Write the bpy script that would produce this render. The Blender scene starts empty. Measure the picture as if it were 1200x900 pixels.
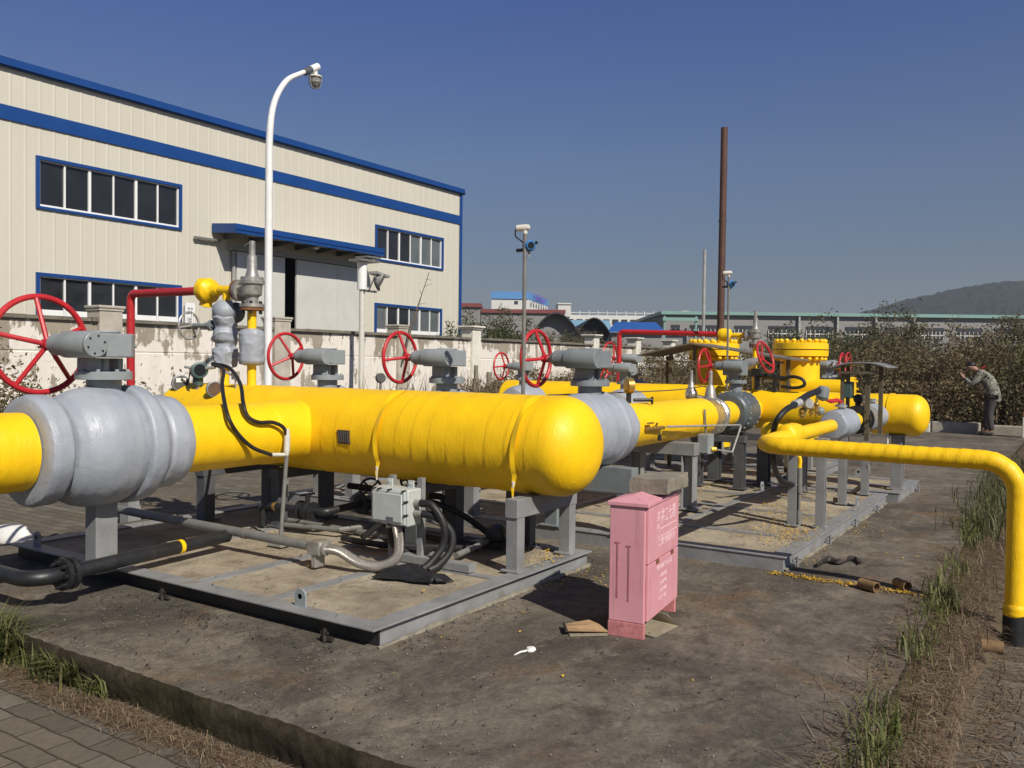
import bpy, bmesh, math, random
import numpy as np
from mathutils import Vector, Matrix, noise as mnoise
random.seed(7); rng = np.random.default_rng(11)
SC = bpy.context.scene
COL = SC.collection
PI = math.pi
GZ = -0.17            # paving level; the concrete slab's top is z = 0

# ------------------------------------------------------------------ camera (position and axes used once more for far hills and sheds)
F_PX = 1025.0; YAW = math.radians(33.35); PIT = math.radians(1.41); ROL = math.radians(0.70); EYE = 1.5
cF = Vector((math.cos(YAW)*math.cos(PIT), math.sin(YAW)*math.cos(PIT), -math.sin(PIT)))
cR0 = Vector((math.sin(YAW), -math.cos(YAW), 0)); cU0 = cR0.cross(cF)
cR = cR0*math.cos(ROL) + cU0*math.sin(ROL); cU = -cR0*math.sin(ROL) + cU0*math.cos(ROL)
def _ray(x, y): return cF + cR*((x-600)/F_PX) - cU*((y-450)/F_PX)
def onx(x, y, X): d = _ray(x, y); return Vector((0, 0, EYE)) + d*(X/d.x)
def ony(x, y, Y): d = _ray(x, y); return Vector((0, 0, EYE)) + d*(Y/d.y)
def onz(x, y, z): d = _ray(x, y); return Vector((0, 0, EYE)) + d*((z-EYE)/d.z)
def far(x, y, dep): return Vector((0, 0, EYE)) + _ray(x, y)*dep

# ------------------------------------------------------------------ materials
def newmat(name):
    m = bpy.data.materials.new(name); m.use_nodes = True
    nt = m.node_tree; nt.nodes.clear()
    out = nt.nodes.new('ShaderNodeOutputMaterial'); b = nt.nodes.new('ShaderNodeBsdfPrincipled')
    nt.links.new(b.outputs[0], out.inputs[0])
    return m, nt, b
def N(nt, t, **kw):
    n = nt.nodes.new(t)
    for k, v in kw.items(): setattr(n, k, v)
    return n
def coords(nt, kind='Object', scale=(1, 1, 1), rot=(0, 0, 0)):
    if kind == 'Position':
        g = N(nt, 'ShaderNodeNewGeometry'); o = g.outputs['Position']
    else:
        g = N(nt, 'ShaderNodeTexCoord'); o = g.outputs['Object']
    mp = N(nt, 'ShaderNodeMapping'); nt.links.new(o, mp.inputs[0])
    mp.inputs['Scale'].default_value = scale; mp.inputs['Rotation'].default_value = rot
    return mp.outputs[0]
def noise(nt, vec, scale, detail=4, rough=0.55, dist=0.0):
    n = N(nt, 'ShaderNodeTexNoise'); n.inputs['Scale'].default_value = scale; n.inputs['Detail'].default_value = detail
    n.inputs['Roughness'].default_value = rough; n.inputs['Distortion'].default_value = dist
    nt.links.new(vec, n.inputs['Vector']); return n.outputs['Fac']
def ramp(nt, fac, stops, interp='LINEAR'):
    r = N(nt, 'ShaderNodeValToRGB'); r.color_ramp.interpolation = interp
    el = r.color_ramp.elements
    while len(el) < len(stops): el.new(0.5)
    for e, (p, c) in zip(el, stops):
        e.position = p; e.color = c if len(c) == 4 else (*c, 1)
    nt.links.new(fac, r.inputs[0]); return r.outputs[0]
def gray(nt, fac, a, b): return ramp(nt, fac, [(a, (0, 0, 0)), (b, (1, 1, 1))])
def mix(nt, fac, a, b, mode='MIX'):
    m = N(nt, 'ShaderNodeMix', data_type='RGBA', blend_type=mode)
    for s, v in ((0, fac), (6, a), (7, b)):
        if hasattr(v, 'node'): nt.links.new(v, m.inputs[s])
        else: m.inputs[s].default_value = v if s == 0 else ((*v, 1) if len(v) == 3 else v)
    return m.outputs[2]
def math_(nt, op, a, b=None, c=None):
    m = N(nt, 'ShaderNodeMath', operation=op)
    for i, v in enumerate((a, b, c)):
        if v is None: continue
        if hasattr(v, 'node'): nt.links.new(v, m.inputs[i])
        else: m.inputs[i].default_value = v
    return m.outputs[0]
def bump(nt, b, h, strength, dist=0.01, prev=None):
    n = N(nt, 'ShaderNodeBump'); n.inputs['Strength'].default_value = strength; n.inputs['Distance'].default_value = dist
    nt.links.new(h, n.inputs['Height'])
    if prev is not None: nt.links.new(prev, n.inputs['Normal'])
    nt.links.new(n.outputs[0], b.inputs['Normal']); return n.outputs[0]

def painted(name, col, rough=0.45, var=0.25, dirt=None, dirt_amt=0.35, scale=6.0, bmp=0.15, bscale=40.0, metal=0.0, spec=0.5, coat=0.0, pos=False):
    m, nt, b = newmat(name)
    v = coords(nt, 'Position' if pos else 'Object')
    n1 = noise(nt, v, scale, 6, 0.6)
    dark = tuple(c*(1-var) for c in col); lite = tuple(min(1, c*(1+var*0.5)) for c in col)
    c = ramp(nt, n1, [(0.3, dark), (0.7, lite)])
    if dirt:
        n2 = noise(nt, v, scale*1.7, 8, 0.7, 0.4)
        c = mix(nt, math_(nt, 'MULTIPLY', gray(nt, n2, 0.55, 0.75), dirt_amt), c, dirt)
    nt.links.new(c, b.inputs['Base Color'])
    n3 = noise(nt, v, bscale, 4, 0.6)
    nt.links.new(math_(nt, 'MULTIPLY_ADD', n1, 0.25, rough-0.12), b.inputs['Roughness'])
    b.inputs['Metallic'].default_value = metal; b.inputs['Specular IOR Level'].default_value = spec
    b.inputs['Coat Weight'].default_value = coat; b.inputs['Coat Roughness'].default_value = 0.25
    if bmp: bump(nt, b, n3, bmp, 0.006)
    return m

M = {}
def yellow_wrap(name, col=(0.94, 0.575, 0.006), axis=1, pitch=0.14, r=0.3):
    """plastic tape wound in a helix round a pipe lying along one axis"""
    m, nt, b = newmat(name)
    v = coords(nt)
    n1 = noise(nt, v, 3.0, 5, 0.6); n2 = noise(nt, v, 14, 6, 0.65, 0.6)
    c = ramp(nt, n1, [(0.3, tuple(x*0.90 for x in col)), (0.7, tuple(min(1, x*1.06) for x in col))])
    c = mix(nt, math_(nt, 'MULTIPLY', gray(nt, n2, 0.68, 0.82), 0.25), c, (0.50, 0.30, 0.02))
    nt.links.new(c, b.inputs['Base Color'])
    nt.links.new(math_(nt, 'MULTIPLY_ADD', n2, 0.3, 0.32), b.inputs['Roughness'])
    b.inputs['Specular IOR Level'].default_value = 0.40
    sc = [9, 9, 9]; sc[axis] = 40
    v2 = coords(nt, 'Object', tuple(sc))
    w = noise(nt, v2, 1.0, 5, 0.6, 1.2)
    n0 = bump(nt, b, gray(nt, w, 0.5, 0.72), 0.28, 0.006)
    bump(nt, b, noise(nt, v, 7, 3), 0.16, 0.012, n0)
    return m
M['yel_x'] = yellow_wrap('yellow tape wrap along x', axis=0)
M['yel_y'] = yellow_wrap('yellow tape wrap along y', axis=1)
M['yel_paint'] = painted('yellow paint', (0.93, 0.58, 0.007), 0.38, 0.10, (0.35, 0.2, 0.02), 0.4, 5, 0.1, 30)
def grey_wrap():
    m, nt, b = newmat('grey tape wrap')
    v = coords(nt)
    n1 = noise(nt, v, 4, 5); n2 = noise(nt, v, 9, 8, 0.7, 1.5)
    c = ramp(nt, n1, [(0.3, (0.285, 0.31, 0.348)), (0.7, (0.365, 0.39, 0.43))])
    c = mix(nt, math_(nt, 'MULTIPLY', gray(nt, n2, 0.62, 0.8), 0.35), c, (0.20, 0.20, 0.20))
    nt.links.new(c, b.inputs['Base Color'])
    nt.links.new(math_(nt, 'MULTIPLY_ADD', n2, 0.35, 0.27), b.inputs['Roughness'])
    b.inputs['Specular IOR Level'].default_value = 0.55
    a = bump(nt, b, noise(nt, v, 6, 3, 0.5, 1.0), 0.16, 0.03)
    mg = N(nt, 'ShaderNodeTexVoronoi', feature='DISTANCE_TO_EDGE'); mg.inputs['Scale'].default_value = 5.0
    nt.links.new(v, mg.inputs['Vector'])
    a = bump(nt, b, noise(nt, v, 22, 4, 0.6, 2.5), 0.22, 0.008, a)
    vv = coords(nt, 'Object', (22, 5, 5)); bump(nt, b, gray(nt, noise(nt, vv, 1.0, 5, 0.65, 2.2), 0.57, 0.62), 0.28, 0.006, a)
    return m
M['grey_wrap'] = grey_wrap()
M['grey_dark_wrap'] = painted('dark grey coated body', (0.085, 0.105, 0.115), 0.40, 0.25, (0.25, 0.25, 0.24), 0.3, 8, 0.5, 30)
M['gear'] = painted('grey gearbox enamel', (0.27, 0.295, 0.30), 0.42, 0.15, (0.13, 0.13, 0.12), 0.35, 7, 0.08, 60)
M['gear2'] = painted('bluish grey gearbox enamel', (0.20, 0.225, 0.235), 0.42, 0.18, (0.12, 0.12, 0.11), 0.35, 7, 0.08, 60)
M['red'] = painted('red enamel', (0.50, 0.022, 0.028), 0.38, 0.18, (0.25, 0.06, 0.04), 0.35, 9, 0.08, 50)
M['red_tape'] = painted('red tape', (0.45, 0.022, 0.026), 0.34, 0.15, (0.3, 0.05, 0.05), 0.3, 9, 0.4, 35)
M['skid'] = painted('grey steel paint', (0.245, 0.25, 0.25), 0.55, 0.25, (0.15, 0.11, 0.08), 0.75, 4.5, 0.2, 35)
M['skid_dark'] = painted('dark grey and shade toned steel paint', (0.085, 0.09, 0.095), 0.5, 0.3, (0.13, 0.10, 0.08), 0.5, 6, 0.15, 35)  # also colours the supports beneath the thick header, as if shaded
M['black'] = painted('black rubber', (0.014, 0.014, 0.015), 0.55, 0.3, (0.07, 0.06, 0.05), 0.35, 12, 0.15, 60)
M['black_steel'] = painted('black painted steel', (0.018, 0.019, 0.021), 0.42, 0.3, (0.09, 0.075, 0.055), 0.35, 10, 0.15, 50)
M['galv'] = painted('galvanised steel', (0.42, 0.42, 0.40), 0.42, 0.25, (0.26, 0.24, 0.20), 0.4, 14, 0.1, 60, metal=0.35)
M['galv_dull'] = painted('dull galvanised conduit', (0.21, 0.205, 0.19), 0.5, 0.25, (0.13, 0.11, 0.085), 0.5, 10, 0.1, 60, metal=0.2)
M['steel'] = painted('cast steel', (0.42, 0.405, 0.37), 0.42, 0.35, (0.15, 0.13, 0.10), 0.5, 14, 0.2, 60, metal=0.55)
M['rust'] = painted('rusty steel', (0.20, 0.085, 0.03), 0.75, 0.45, (0.07, 0.035, 0.02), 0.6, 18, 0.3, 50)
M['rust_pole'] = painted('rust brown pole', (0.095, 0.045, 0.030), 0.7, 0.35, (0.05, 0.03, 0.025), 0.5, 5, 0.2, 40)
M['white'] = painted('white enamel', (0.78, 0.78, 0.76), 0.4, 0.07, (0.5, 0.47, 0.4), 0.25, 4, 0.05, 40)
M['offwhite'] = painted('off white plastic', (0.62, 0.60, 0.53), 0.45, 0.1, (0.4, 0.36, 0.28), 0.4, 12, 0.05, 40)
M['jbox'] = painted('pale grey green enclosure paint', (0.47, 0.50, 0.47), 0.45, 0.1, (0.28, 0.24, 0.18), 0.4, 10, 0.08, 40)
M['blue_trans'] = painted('blue transmitter enamel', (0.03, 0.15, 0.36), 0.4, 0.15, None, 0, 12, 0.1, 60)
M['green_trans'] = painted('dark green transmitter enamel', (0.055, 0.10, 0.095), 0.4, 0.2, None, 0, 12, 0.1, 60)
M['glass_dark'] = newmat('dark dial glass')[0]
_b = M['glass_dark'].node_tree.nodes['Principled BSDF']; _b.inputs['Base Color'].default_value = (0.012, 0.015, 0.015, 1); _b.inputs['Roughness'].default_value = 0.3; _b.inputs['Specular IOR Level'].default_value = 0.2
M['dial'] = painted('grey dial', (0.10, 0.098, 0.092), 0.75, 0.15, None, 0, 10, 0, 1, spec=0.1)
M['brass'] = painted('brass', (0.42, 0.27, 0.07), 0.4, 0.25, (0.2, 0.12, 0.05), 0.4, 20, 0.1, 60, metal=0.6)
M['cord'] = painted('white cord', (0.62, 0.60, 0.55), 0.8, 0.2, None, 0, 30, 0.3, 200)
M['foil'] = painted('silver foil tape', (0.55, 0.53, 0.48), 0.3, 0.3, (0.25, 0.2, 0.13), 0.5, 22, 1.0, 40, metal=0.7)
M['sheet'] = painted('weathered shelter sheet', (0.175, 0.155, 0.135), 0.6, 0.3, (0.10, 0.085, 0.07), 0.5, 4, 0.2, 25)
M['sheet2'] = painted('grey shelter sheet', (0.20, 0.195, 0.20), 0.5, 0.25, (0.12, 0.11, 0.10), 0.5, 6, 0.15, 30)
M['post_oliv'] = painted('olive steel post', (0.115, 0.10, 0.065), 0.55, 0.35, (0.16, 0.09, 0.03), 0.4, 12, 0.2, 40)
M['pink'] = None
def pink():
    m, nt, b = newmat('sun faded red cabinet paint')
    v = coords(nt)
    vs = coords(nt, 'Object', (26, 26, 1.2))
    n1 = noise(nt, v, 5, 5)
    c = ramp(nt, n1, [(0.3, (0.60, 0.265, 0.30)), (0.7, (0.67, 0.325, 0.36))])
    st = noise(nt, vs, 1.0, 3)
    c = mix(nt, math_(nt, 'MULTIPLY', gray(nt, st, 0.60, 0.72), 0.35), c, (0.36, 0.13, 0.13))
    n2 = noise(nt, v, 26, 8, 0.75)
    c = mix(nt, math_(nt, 'MULTIPLY', gray(nt, n2, 0.66, 0.70), 0.7), c, (0.17, 0.06, 0.035))
    nt.links.new(c, b.inputs['Base Color']); b.inputs['Roughness'].default_value = 0.55
    bump(nt, b, noise(nt, v, 30, 4), 0.08, 0.005)
    return m
M['pink'] = pink()
M['pink_foot'] = painted('scuffed red cabinet base', (0.54, 0.20, 0.20), 0.6, 0.25, (0.16, 0.06, 0.04), 0.8, 14, 0.2, 40)
M['pink_print'] = painted('faded white print', (0.84, 0.62, 0.65), 0.6, 0.12, None, 0, 40, 0, 1)
M['card'] = painted('cardboard', (0.36, 0.23, 0.12), 0.8, 0.2, (0.22, 0.14, 0.08), 0.5, 12, 0.1, 40)
M['card_pale'] = painted('worn cardboard', (0.30, 0.26, 0.18), 0.8, 0.25, (0.15, 0.12, 0.08), 0.5, 12, 0.1, 40)
M['tube_brown'] = painted('brown paper tube', (0.21, 0.13, 0.06), 0.8, 0.25, (0.5, 0.3, 0.03), 0.35, 20, 0.1, 40)
M['cloth_black'] = painted('black tarpaulin', (0.010, 0.010, 0.012), 0.6, 0.3, None, 0, 10, 0.4, 30)
M['debris'] = painted('dark dried strip', (0.035, 0.027, 0.022), 0.6, 0.4, (0.2, 0.18, 0.16), 0.4, 20, 0.4, 40)
M['plastic'] = painted('white plastic scrap', (0.75, 0.74, 0.70), 0.45, 0.1, None, 0, 10, 0.3, 40)
M['flake'] = painted('yellow tape flakes', (0.72, 0.44, 0.03), 0.5, 0.25, (0.4, 0.27, 0.06), 0.5, 30, 0, 1)
M['blockstone'] = painted('concrete block', (0.24, 0.215, 0.165), 0.85, 0.3, (0.12, 0.10, 0.075), 0.6, 14, 0.6, 60)
M['kerb'] = painted('kerb concrete', (0.38, 0.34, 0.265), 0.85, 0.3, (0.13, 0.11, 0.08), 0.6, 3, 0.5, 30)

def slab_mat():
    m, nt, b = newmat('stained concrete slab')
    v = coords(nt, 'Position')
    n1 = noise(nt, v, 0.75, 9, 0.68, 0.6); n2 = noise(nt, v, 3.6, 9, 0.72, 0.7); n3 = noise(nt, v, 38, 6, 0.75); n4 = noise(nt, v, 1.3, 6, 0.6, 0.8)
    c = ramp(nt, n1, [(0.33, (0.056, 0.048, 0.038)), (0.49, (0.104, 0.090, 0.071)), (0.65, (0.178, 0.153, 0.118)), (0.80, (0.24, 0.208, 0.162))])
    c = mix(nt, math_(nt, 'MULTIPLY', gray(nt, n2, 0.50, 0.66), 0.7), c, (0.050, 0.041, 0.031))
    c = mix(nt, math_(nt, 'MULTIPLY', gray(nt, n4, 0.56, 0.70), 0.6), c, (0.155, 0.095, 0.052))
    vs = coords(nt, 'Position', (1, 1.5, 1), (0, 0, 0.6))
    n5 = noise(nt, vs, 1.9, 12, 0.82, 0.3); n6 = noise(nt, v, 13, 8, 0.8); n7 = noise(nt, v, 120, 3, 0.7)
    c = mix(nt, math_(nt, 'MULTIPLY', gray(nt, n5, 0.50, 0.66), 0.68), c, (0.245, 0.212, 0.160))
    c = mix(nt, 0.55, c, ramp(nt, n6, [(0.28, (0.22, 0.22, 0.22)), (0.72, (0.80, 0.80, 0.80))]), 'OVERLAY')
    c = mix(nt, 0.5, c, ramp(nt, n3, [(0.25, (0.22, 0.22, 0.22)), (0.75, (0.82, 0.82, 0.82))]), 'OVERLAY')
    c = mix(nt, 0.4, c, ramp(nt, n7, [(0.25, (0.2, 0.2, 0.2)), (0.75, (0.85, 0.85, 0.85))]), 'OVERLAY')
    sp = N(nt, 'ShaderNodeTexVoronoi'); sp.inputs['Scale'].default_value = 26; nt.links.new(v, sp.inputs['Vector'])
    c = mix(nt, math_(nt, 'MULTIPLY', math_(nt, 'LESS_THAN', sp.outputs['Distance'], 0.07), 0.45), c, (0.30, 0.26, 0.20))
    # cracks
    vo = N(nt, 'ShaderNodeTexVoronoi', feature='DISTANCE_TO_EDGE'); vo.inputs['Scale'].default_value = 0.42
    vd = N(nt, 'ShaderNodeVectorMath', operation='ADD'); nz = N(nt, 'ShaderNodeTexNoise'); nz.inputs['Scale'].default_value = 2.0; nz.inputs['Detail'].default_value = 5
    nt.links.new(v, nz.inputs['Vector']); nt.links.new(v, vd.inputs[0]); nt.links.new(nz.outputs['Color'], vd.inputs[1]); nt.links.new(vd.outputs[0], vo.inputs['Vector'])
    cr = math_(nt, 'LESS_THAN', vo.outputs['Distance'], 0.0022)
    c = mix(nt, math_(nt, 'MULTIPLY', cr, 0.3), c, (0.04, 0.033, 0.026))
    nt.links.new(c, b.inputs['Base Color']); b.inputs['Roughness'].default_value = 0.9; b.inputs['Specular IOR Level'].default_value = 0.25
    a = bump(nt, b, n3, 0.5, 0.008); a = bump(nt, b, n6, 0.35, 0.012, a); bump(nt, b, n2, 0.3, 0.02, a)
    return m
M['slab'] = slab_mat()
def deck_mat():
    m, nt, b = newmat('dusty concrete deck')
    v = coords(nt, 'Position')
    n1 = noise(nt, v, 1.7, 9, 0.70, 0.5); n2 = noise(nt, v, 6, 9, 0.78, 0.7); n3 = noise(nt, v, 60, 4, 0.7)
    c = ramp(nt, n1, [(0.3, (0.17, 0.14, 0.098)), (0.48, (0.30, 0.255, 0.185)), (0.72, (0.44, 0.385, 0.29))])
    c = mix(nt, math_(nt, 'MULTIPLY', gray(nt, n2, 0.50, 0.66), 0.65), c, (0.115, 0.088, 0.06))
    c = mix(nt, 0.45, c, ramp(nt, n3, [(0.25, (0.3, 0.3, 0.3)), (0.75, (0.72, 0.72, 0.72))]), 'OVERLAY')
    nt.links.new(c, b.inputs['Base Color']); b.inputs['Roughness'].default_value = 0.92; b.inputs['Specular IOR Level'].default_value = 0.2
    a = bump(nt, b, n3, 0.3, 0.005); bump(nt, b, n2, 0.3, 0.015, a)
    return m
M['deck'] = deck_mat()
def soil_mat(name, c1, c2, c3):
    m, nt, b = newmat(name)
    v = coords(nt, 'Position')
    n1 = noise(nt, v, 1.1, 8, 0.65, 0.5); n2 = noise(nt, v, 12, 8, 0.75)
    c = ramp(nt, n1, [(0.3, c1), (0.7, c2)])
    c = mix(nt, math_(nt, 'MULTIPLY', gray(nt, n2, 0.5, 0.7), 0.6), c, c3)
    nt.links.new(c, b.inputs['Base Color']); b.inputs['Roughness'].default_value = 0.95; b.inputs['Specular IOR Level'].default_value = 0.1
    bump(nt, b, n2, 0.7, 0.03)
    return m
M['soil'] = soil_mat('dry soil', (0.075, 0.055, 0.035), (0.15, 0.115, 0.075), (0.21, 0.17, 0.11))
M['land'] = soil_mat('rough ground', (0.055, 0.052, 0.028), (0.12, 0.10, 0.06), (0.16, 0.13, 0.08))
M['hill'] = soil_mat('wooded hill', (0.010, 0.022, 0.014), (0.022, 0.036, 0.022), (0.008, 0.014, 0.011))
def paver_mat():
    m, nt, b = newmat('concrete pavers')
    v = coords(nt, 'Position', (1, 1, 1), (0, 0, PI/2))
    vn = coords(nt, 'Position')
    wob = N(nt, 'ShaderNodeTexNoise'); wob.inputs['Scale'].default_value = 7; nt.links.new(vn, wob.inputs['Vector'])
    va = N(nt, 'ShaderNodeVectorMath', operation='MULTIPLY_ADD'); nt.links.new(wob.outputs['Color'], va.inputs[0]); va.inputs[1].default_value = (0.030, 0.030, 0); nt.links.new(v, va.inputs[2])
    br = N(nt, 'ShaderNodeTexBrick'); br.offset = 0.5
    br.inputs['Scale'].default_value = 1.0; br.inputs['Brick Width'].default_value = 0.235; br.inputs['Row Height'].default_value = 0.125
    br.inputs['Mortar Size'].default_value = 0.0065; br.inputs['Mortar Smooth'].default_value = 0.8; br.inputs['Bias'].default_value = 0.0
    br.inputs['Color1'].default_value = (0.165, 0.146, 0.115, 1); br.inputs['Color2'].default_value = (0.092, 0.081, 0.064, 1); br.inputs['Mortar'].default_value = (0.066, 0.055, 0.034, 1)
    nt.links.new(va.outputs[0], br.inputs['Vector'])
    n1 = noise(nt, vn, 2.2, 7, 0.65, 0.4); n2 = noise(nt, vn, 34, 6, 0.7)
    c = br.outputs['Color']
    c = mix(nt, math_(nt, 'MULTIPLY', gray(nt, n1, 0.44, 0.64), 0.72), c, (0.125, 0.100, 0.066))
    c = mix(nt, 0.45, c, ramp(nt, n2, [(0.25, (0.28, 0.28, 0.28)), (0.75, (0.78, 0.78, 0.78))]), 'OVERLAY')
    nt.links.new(c, b.inputs['Base Color']); b.inputs['Roughness'].default_value = 0.9; b.inputs['Specular IOR Level'].default_value = 0.25
    a = bump(nt, b, n2, 0.35, 0.006)
    bump(nt, b, math_(nt, 'SUBTRACT', 1.0, br.outputs['Fac']), 0.9, 0.012, a)
    return m
M['paver'] = paver_mat()
def wall_mat():
    m, nt, b = newmat('peeling whitewash on concrete')
    v = coords(nt, 'Position'); vs = coords(nt, 'Position', (3.2, 3.2, 0.55))
    n1 = noise(nt, v, 1.0, 10, 0.72, 0.6); n2 = noise(nt, vs, 1.5, 8, 0.7, 0.3); n3 = noise(nt, v, 30, 5, 0.7)
    z = N(nt, 'ShaderNodeSeparateXYZ'); nt.links.new(v, z.inputs[0])
    top = N(nt, 'ShaderNodeMapRange'); nt.links.new(z.outputs[2], top.inputs[0]); top.inputs[1].default_value = 1.45; top.inputs[2].default_value = 2.2; top.inputs[3].default_value = 0.0; top.inputs[4].default_value = 0.085
    f = math_(nt, 'ADD', math_(nt, 'MULTIPLY_ADD', n2, 0.50, math_(nt, 'MULTIPLY', n1, 0.58)), top.outputs[0])
    peel = gray(nt, f, 0.578, 0.604)
    white = ramp(nt, n2, [(0.3, (0.66, 0.61, 0.53)), (0.7, (0.78, 0.74, 0.67))])
    conc = ramp(nt, n1, [(0.35, (0.24, 0.205, 0.155)), (0.7, (0.36, 0.315, 0.245))])
    c = mix(nt, peel, white, conc)
    c = mix(nt, 0.3, c, ramp(nt, n3, [(0.25, (0.3, 0.3, 0.3)), (0.75, (0.7, 0.7, 0.7))]), 'OVERLAY')
    nt.links.new(c, b.inputs['Base Color']); b.inputs['Roughness'].default_value = 0.9; b.inputs['Specular IOR Level'].default_value = 0.2
    a = bump(nt, b, peel, 0.5, 0.012); bump(nt, b, n3, 0.2, 0.006, a)
    return m
M['wall'] = wall_mat()
M['wall_cap'] = painted('mossy concrete coping', (0.17, 0.15, 0.115), 0.9, 0.35, (0.42, 0.37, 0.28), 0.5, 4, 0.5, 30, pos=True)
M['pillar'] = painted('weathered pillar render', (0.46, 0.42, 0.35), 0.9, 0.25, (0.22, 0.19, 0.145), 0.7, 3, 0.4, 30, pos=True)
M['pillar_white'] = painted('whitewashed pillar', (0.70, 0.67, 0.58), 0.9, 0.15, (0.38, 0.34, 0.26), 0.5, 3, 0.3, 30, pos=True)
def cladding():
    m, nt, b = newmat('cream metal cladding')
    v = coords(nt, 'Position', (1.1, 1, 0.12)); v2 = coords(nt, 'Position')
    n1 = noise(nt, v, 1.2, 6, 0.6); n2 = noise(nt, v2, 0.5, 4)
    c = ramp(nt, n1, [(0.3, (0.560, 0.530, 0.437)), (0.7, (0.590, 0.560, 0.465))])
    c = mix(nt, math_(nt, 'MULTIPLY', gray(nt, n2, 0.55, 0.75), 0.25), c, (0.50, 0.47, 0.38))
    nt.links.new(c, b.inputs['Base Color']); b.inputs['Roughness'].default_value = 0.5
    return m
M['clad'] = cladding()
M['clad_door'] = painted('pale grey door cladding', (0.55, 0.545, 0.50), 0.5, 0.06, (0.42, 0.4, 0.34), 0.3, 1.5, 0.03, 10, pos=True)
M['blue_trim'] = painted('blue metal trim', (0.005, 0.052, 0.215), 0.42, 0.10, (0.012, 0.06, 0.20), 0.3, 1.5, 0.03, 10, pos=True)
M['soffit'] = painted('grey soffit', (0.32, 0.31, 0.29), 0.7, 0.15, None, 0, 2, 0.05, 20, pos=True)
M['pvc'] = painted('white window frame', (0.80, 0.80, 0.78), 0.4, 0.04, None, 0, 3, 0, 1, pos=True)
def pane_mat(name, col, spec=0.5, rough=0.04):
    m, nt, b = newmat(name)
    v = coords(nt, 'Position'); n = noise(nt, v, 1.3, 3)
    nt.links.new(ramp(nt, n, [(0.35, tuple(c*0.7 for c in col)), (0.65, col)]), b.inputs['Base Color'])
    b.inputs['Roughness'].default_value = rough; b.inputs['Specular IOR Level'].default_value = spec
    bump(nt, b, noise(nt, v, 0.8, 2), 0.03, 0.05)
    return m
M['pane'] = pane_mat('dark window glass', (0.022, 0.024, 0.028))
M['pane_reflect'] = pane_mat('window glass with painted reflection', (0.13, 0.145, 0.15))  # paler base colour stands in for light reflected in some panes
M['dark_in'] = painted('dark interior', (0.006, 0.007, 0.012), 0.9, 0.2, None, 0, 2, 0, 1)

def leaf_mat(name, cols, rough=0.6, trans=0.35):
    m, nt, b = newmat(name)
    g = N(nt, 'ShaderNodeNewGeometry')
    st = [(i/(max(1, len(cols)-1)), c) for i, c in enumerate(cols)]
    c = ramp(nt, g.outputs['Random Per Island'], st)
    nt.links.new(c, b.inputs['Base Color']); b.inputs['Roughness'].default_value = rough; b.inputs['Specular IOR Level'].default_value = 0.25
    t = N(nt, 'ShaderNodeBsdfTranslucent'); nt.links.new(c, t.inputs[0])
    ms = N(nt, 'ShaderNodeMixShader'); ms.inputs[0].default_value = trans
    nt.links.new(b.outputs[0], ms.inputs[1]); nt.links.new(t.outputs[0], ms.inputs[2])
    nt.links.new(ms.outputs[0], [n for n in nt.nodes if n.type == 'OUTPUT_MATERIAL'][0].inputs[0])
    return m
M['leaf_green'] = leaf_mat('shrub leaves green', [(0.055, 0.068, 0.030), (0.090, 0.105, 0.050), (0.140, 0.150, 0.078), (0.11, 0.095, 0.052)])
M['leaf_olive'] = leaf_mat('shrub leaves olive', [(0.070, 0.068, 0.034), (0.12, 0.11, 0.056), (0.18, 0.155, 0.085), (0.10, 0.074, 0.045)])
M['leaf_brown'] = leaf_mat('withered brown leaves', [(0.105, 0.072, 0.039), (0.165, 0.120, 0.066), (0.225, 0.172, 0.098), (0.155, 0.138, 0.066), (0.30, 0.245, 0.15)])
M['leaf_mixed'] = leaf_mat('half withered leaves', [(0.096, 0.080, 0.040), (0.15, 0.125, 0.064), (0.175, 0.162, 0.076), (0.20, 0.152, 0.084), (0.13, 0.132, 0.060)])
M['stem'] = painted('dry brown stems', (0.13, 0.095, 0.064), 0.8, 0.35, None, 0, 5, 0, 1)
M['grass'] = leaf_mat('grass blades', [(0.075, 0.095, 0.026), (0.115, 0.140, 0.040), (0.165, 0.175, 0.062), (0.26, 0.22, 0.11)], 0.55, 0.35)
M['grass_dark'] = leaf_mat('darker grass blades', [(0.055, 0.066, 0.024), (0.08, 0.092, 0.032), (0.12, 0.125, 0.052), (0.20, 0.165, 0.09)], 0.55, 0.35)
M['straw'] = leaf_mat('dry straw', [(0.13, 0.080, 0.048), (0.20, 0.135, 0.085), (0.32, 0.25, 0.165), (0.075, 0.044, 0.027)], 0.8, 0.2)
def camo():
    m, nt, b = newmat('camouflage cloth')
    v = coords(nt, 'Object', (1, 1, 1.8))
    n1 = noise(nt, v, 13, 2, 0.5, 1.5); n2 = noise(nt, v, 17, 2, 0.5, 1.0)
    c = ramp(nt, n1, [(0.0, (0.018, 0.019, 0.016)), (0.45, (0.28, 0.27, 0.215)), (0.56, (0.07, 0.075, 0.052))], 'CONSTANT')
    c = mix(nt, math_(nt, 'GREATER_THAN', n2, 0.60), c, (0.37, 0.355, 0.295))
    nt.links.new(c, b.inputs['Base Color']); b.inputs['Roughness'].default_value = 0.85
    bump(nt, b, noise(nt, coords(nt), 9, 3), 0.5, 0.03)
    return m
M['camo'] = camo()
M['trouser'] = painted('dark cloth', (0.055, 0.05, 0.048), 0.85, 0.3, None, 0, 8, 0.4, 20)
M['skin'] = painted('skin', (0.32, 0.18, 0.12), 0.55, 0.1, None, 0, 10, 0.05, 60)
M['hair'] = painted('black hair', (0.015, 0.012, 0.010), 0.5, 0.3, None, 0, 30, 0.4, 80)
M['shoe'] = painted('dark shoe', (0.03, 0.028, 0.026), 0.6, 0.3, None, 0, 12, 0.1, 40)
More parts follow.
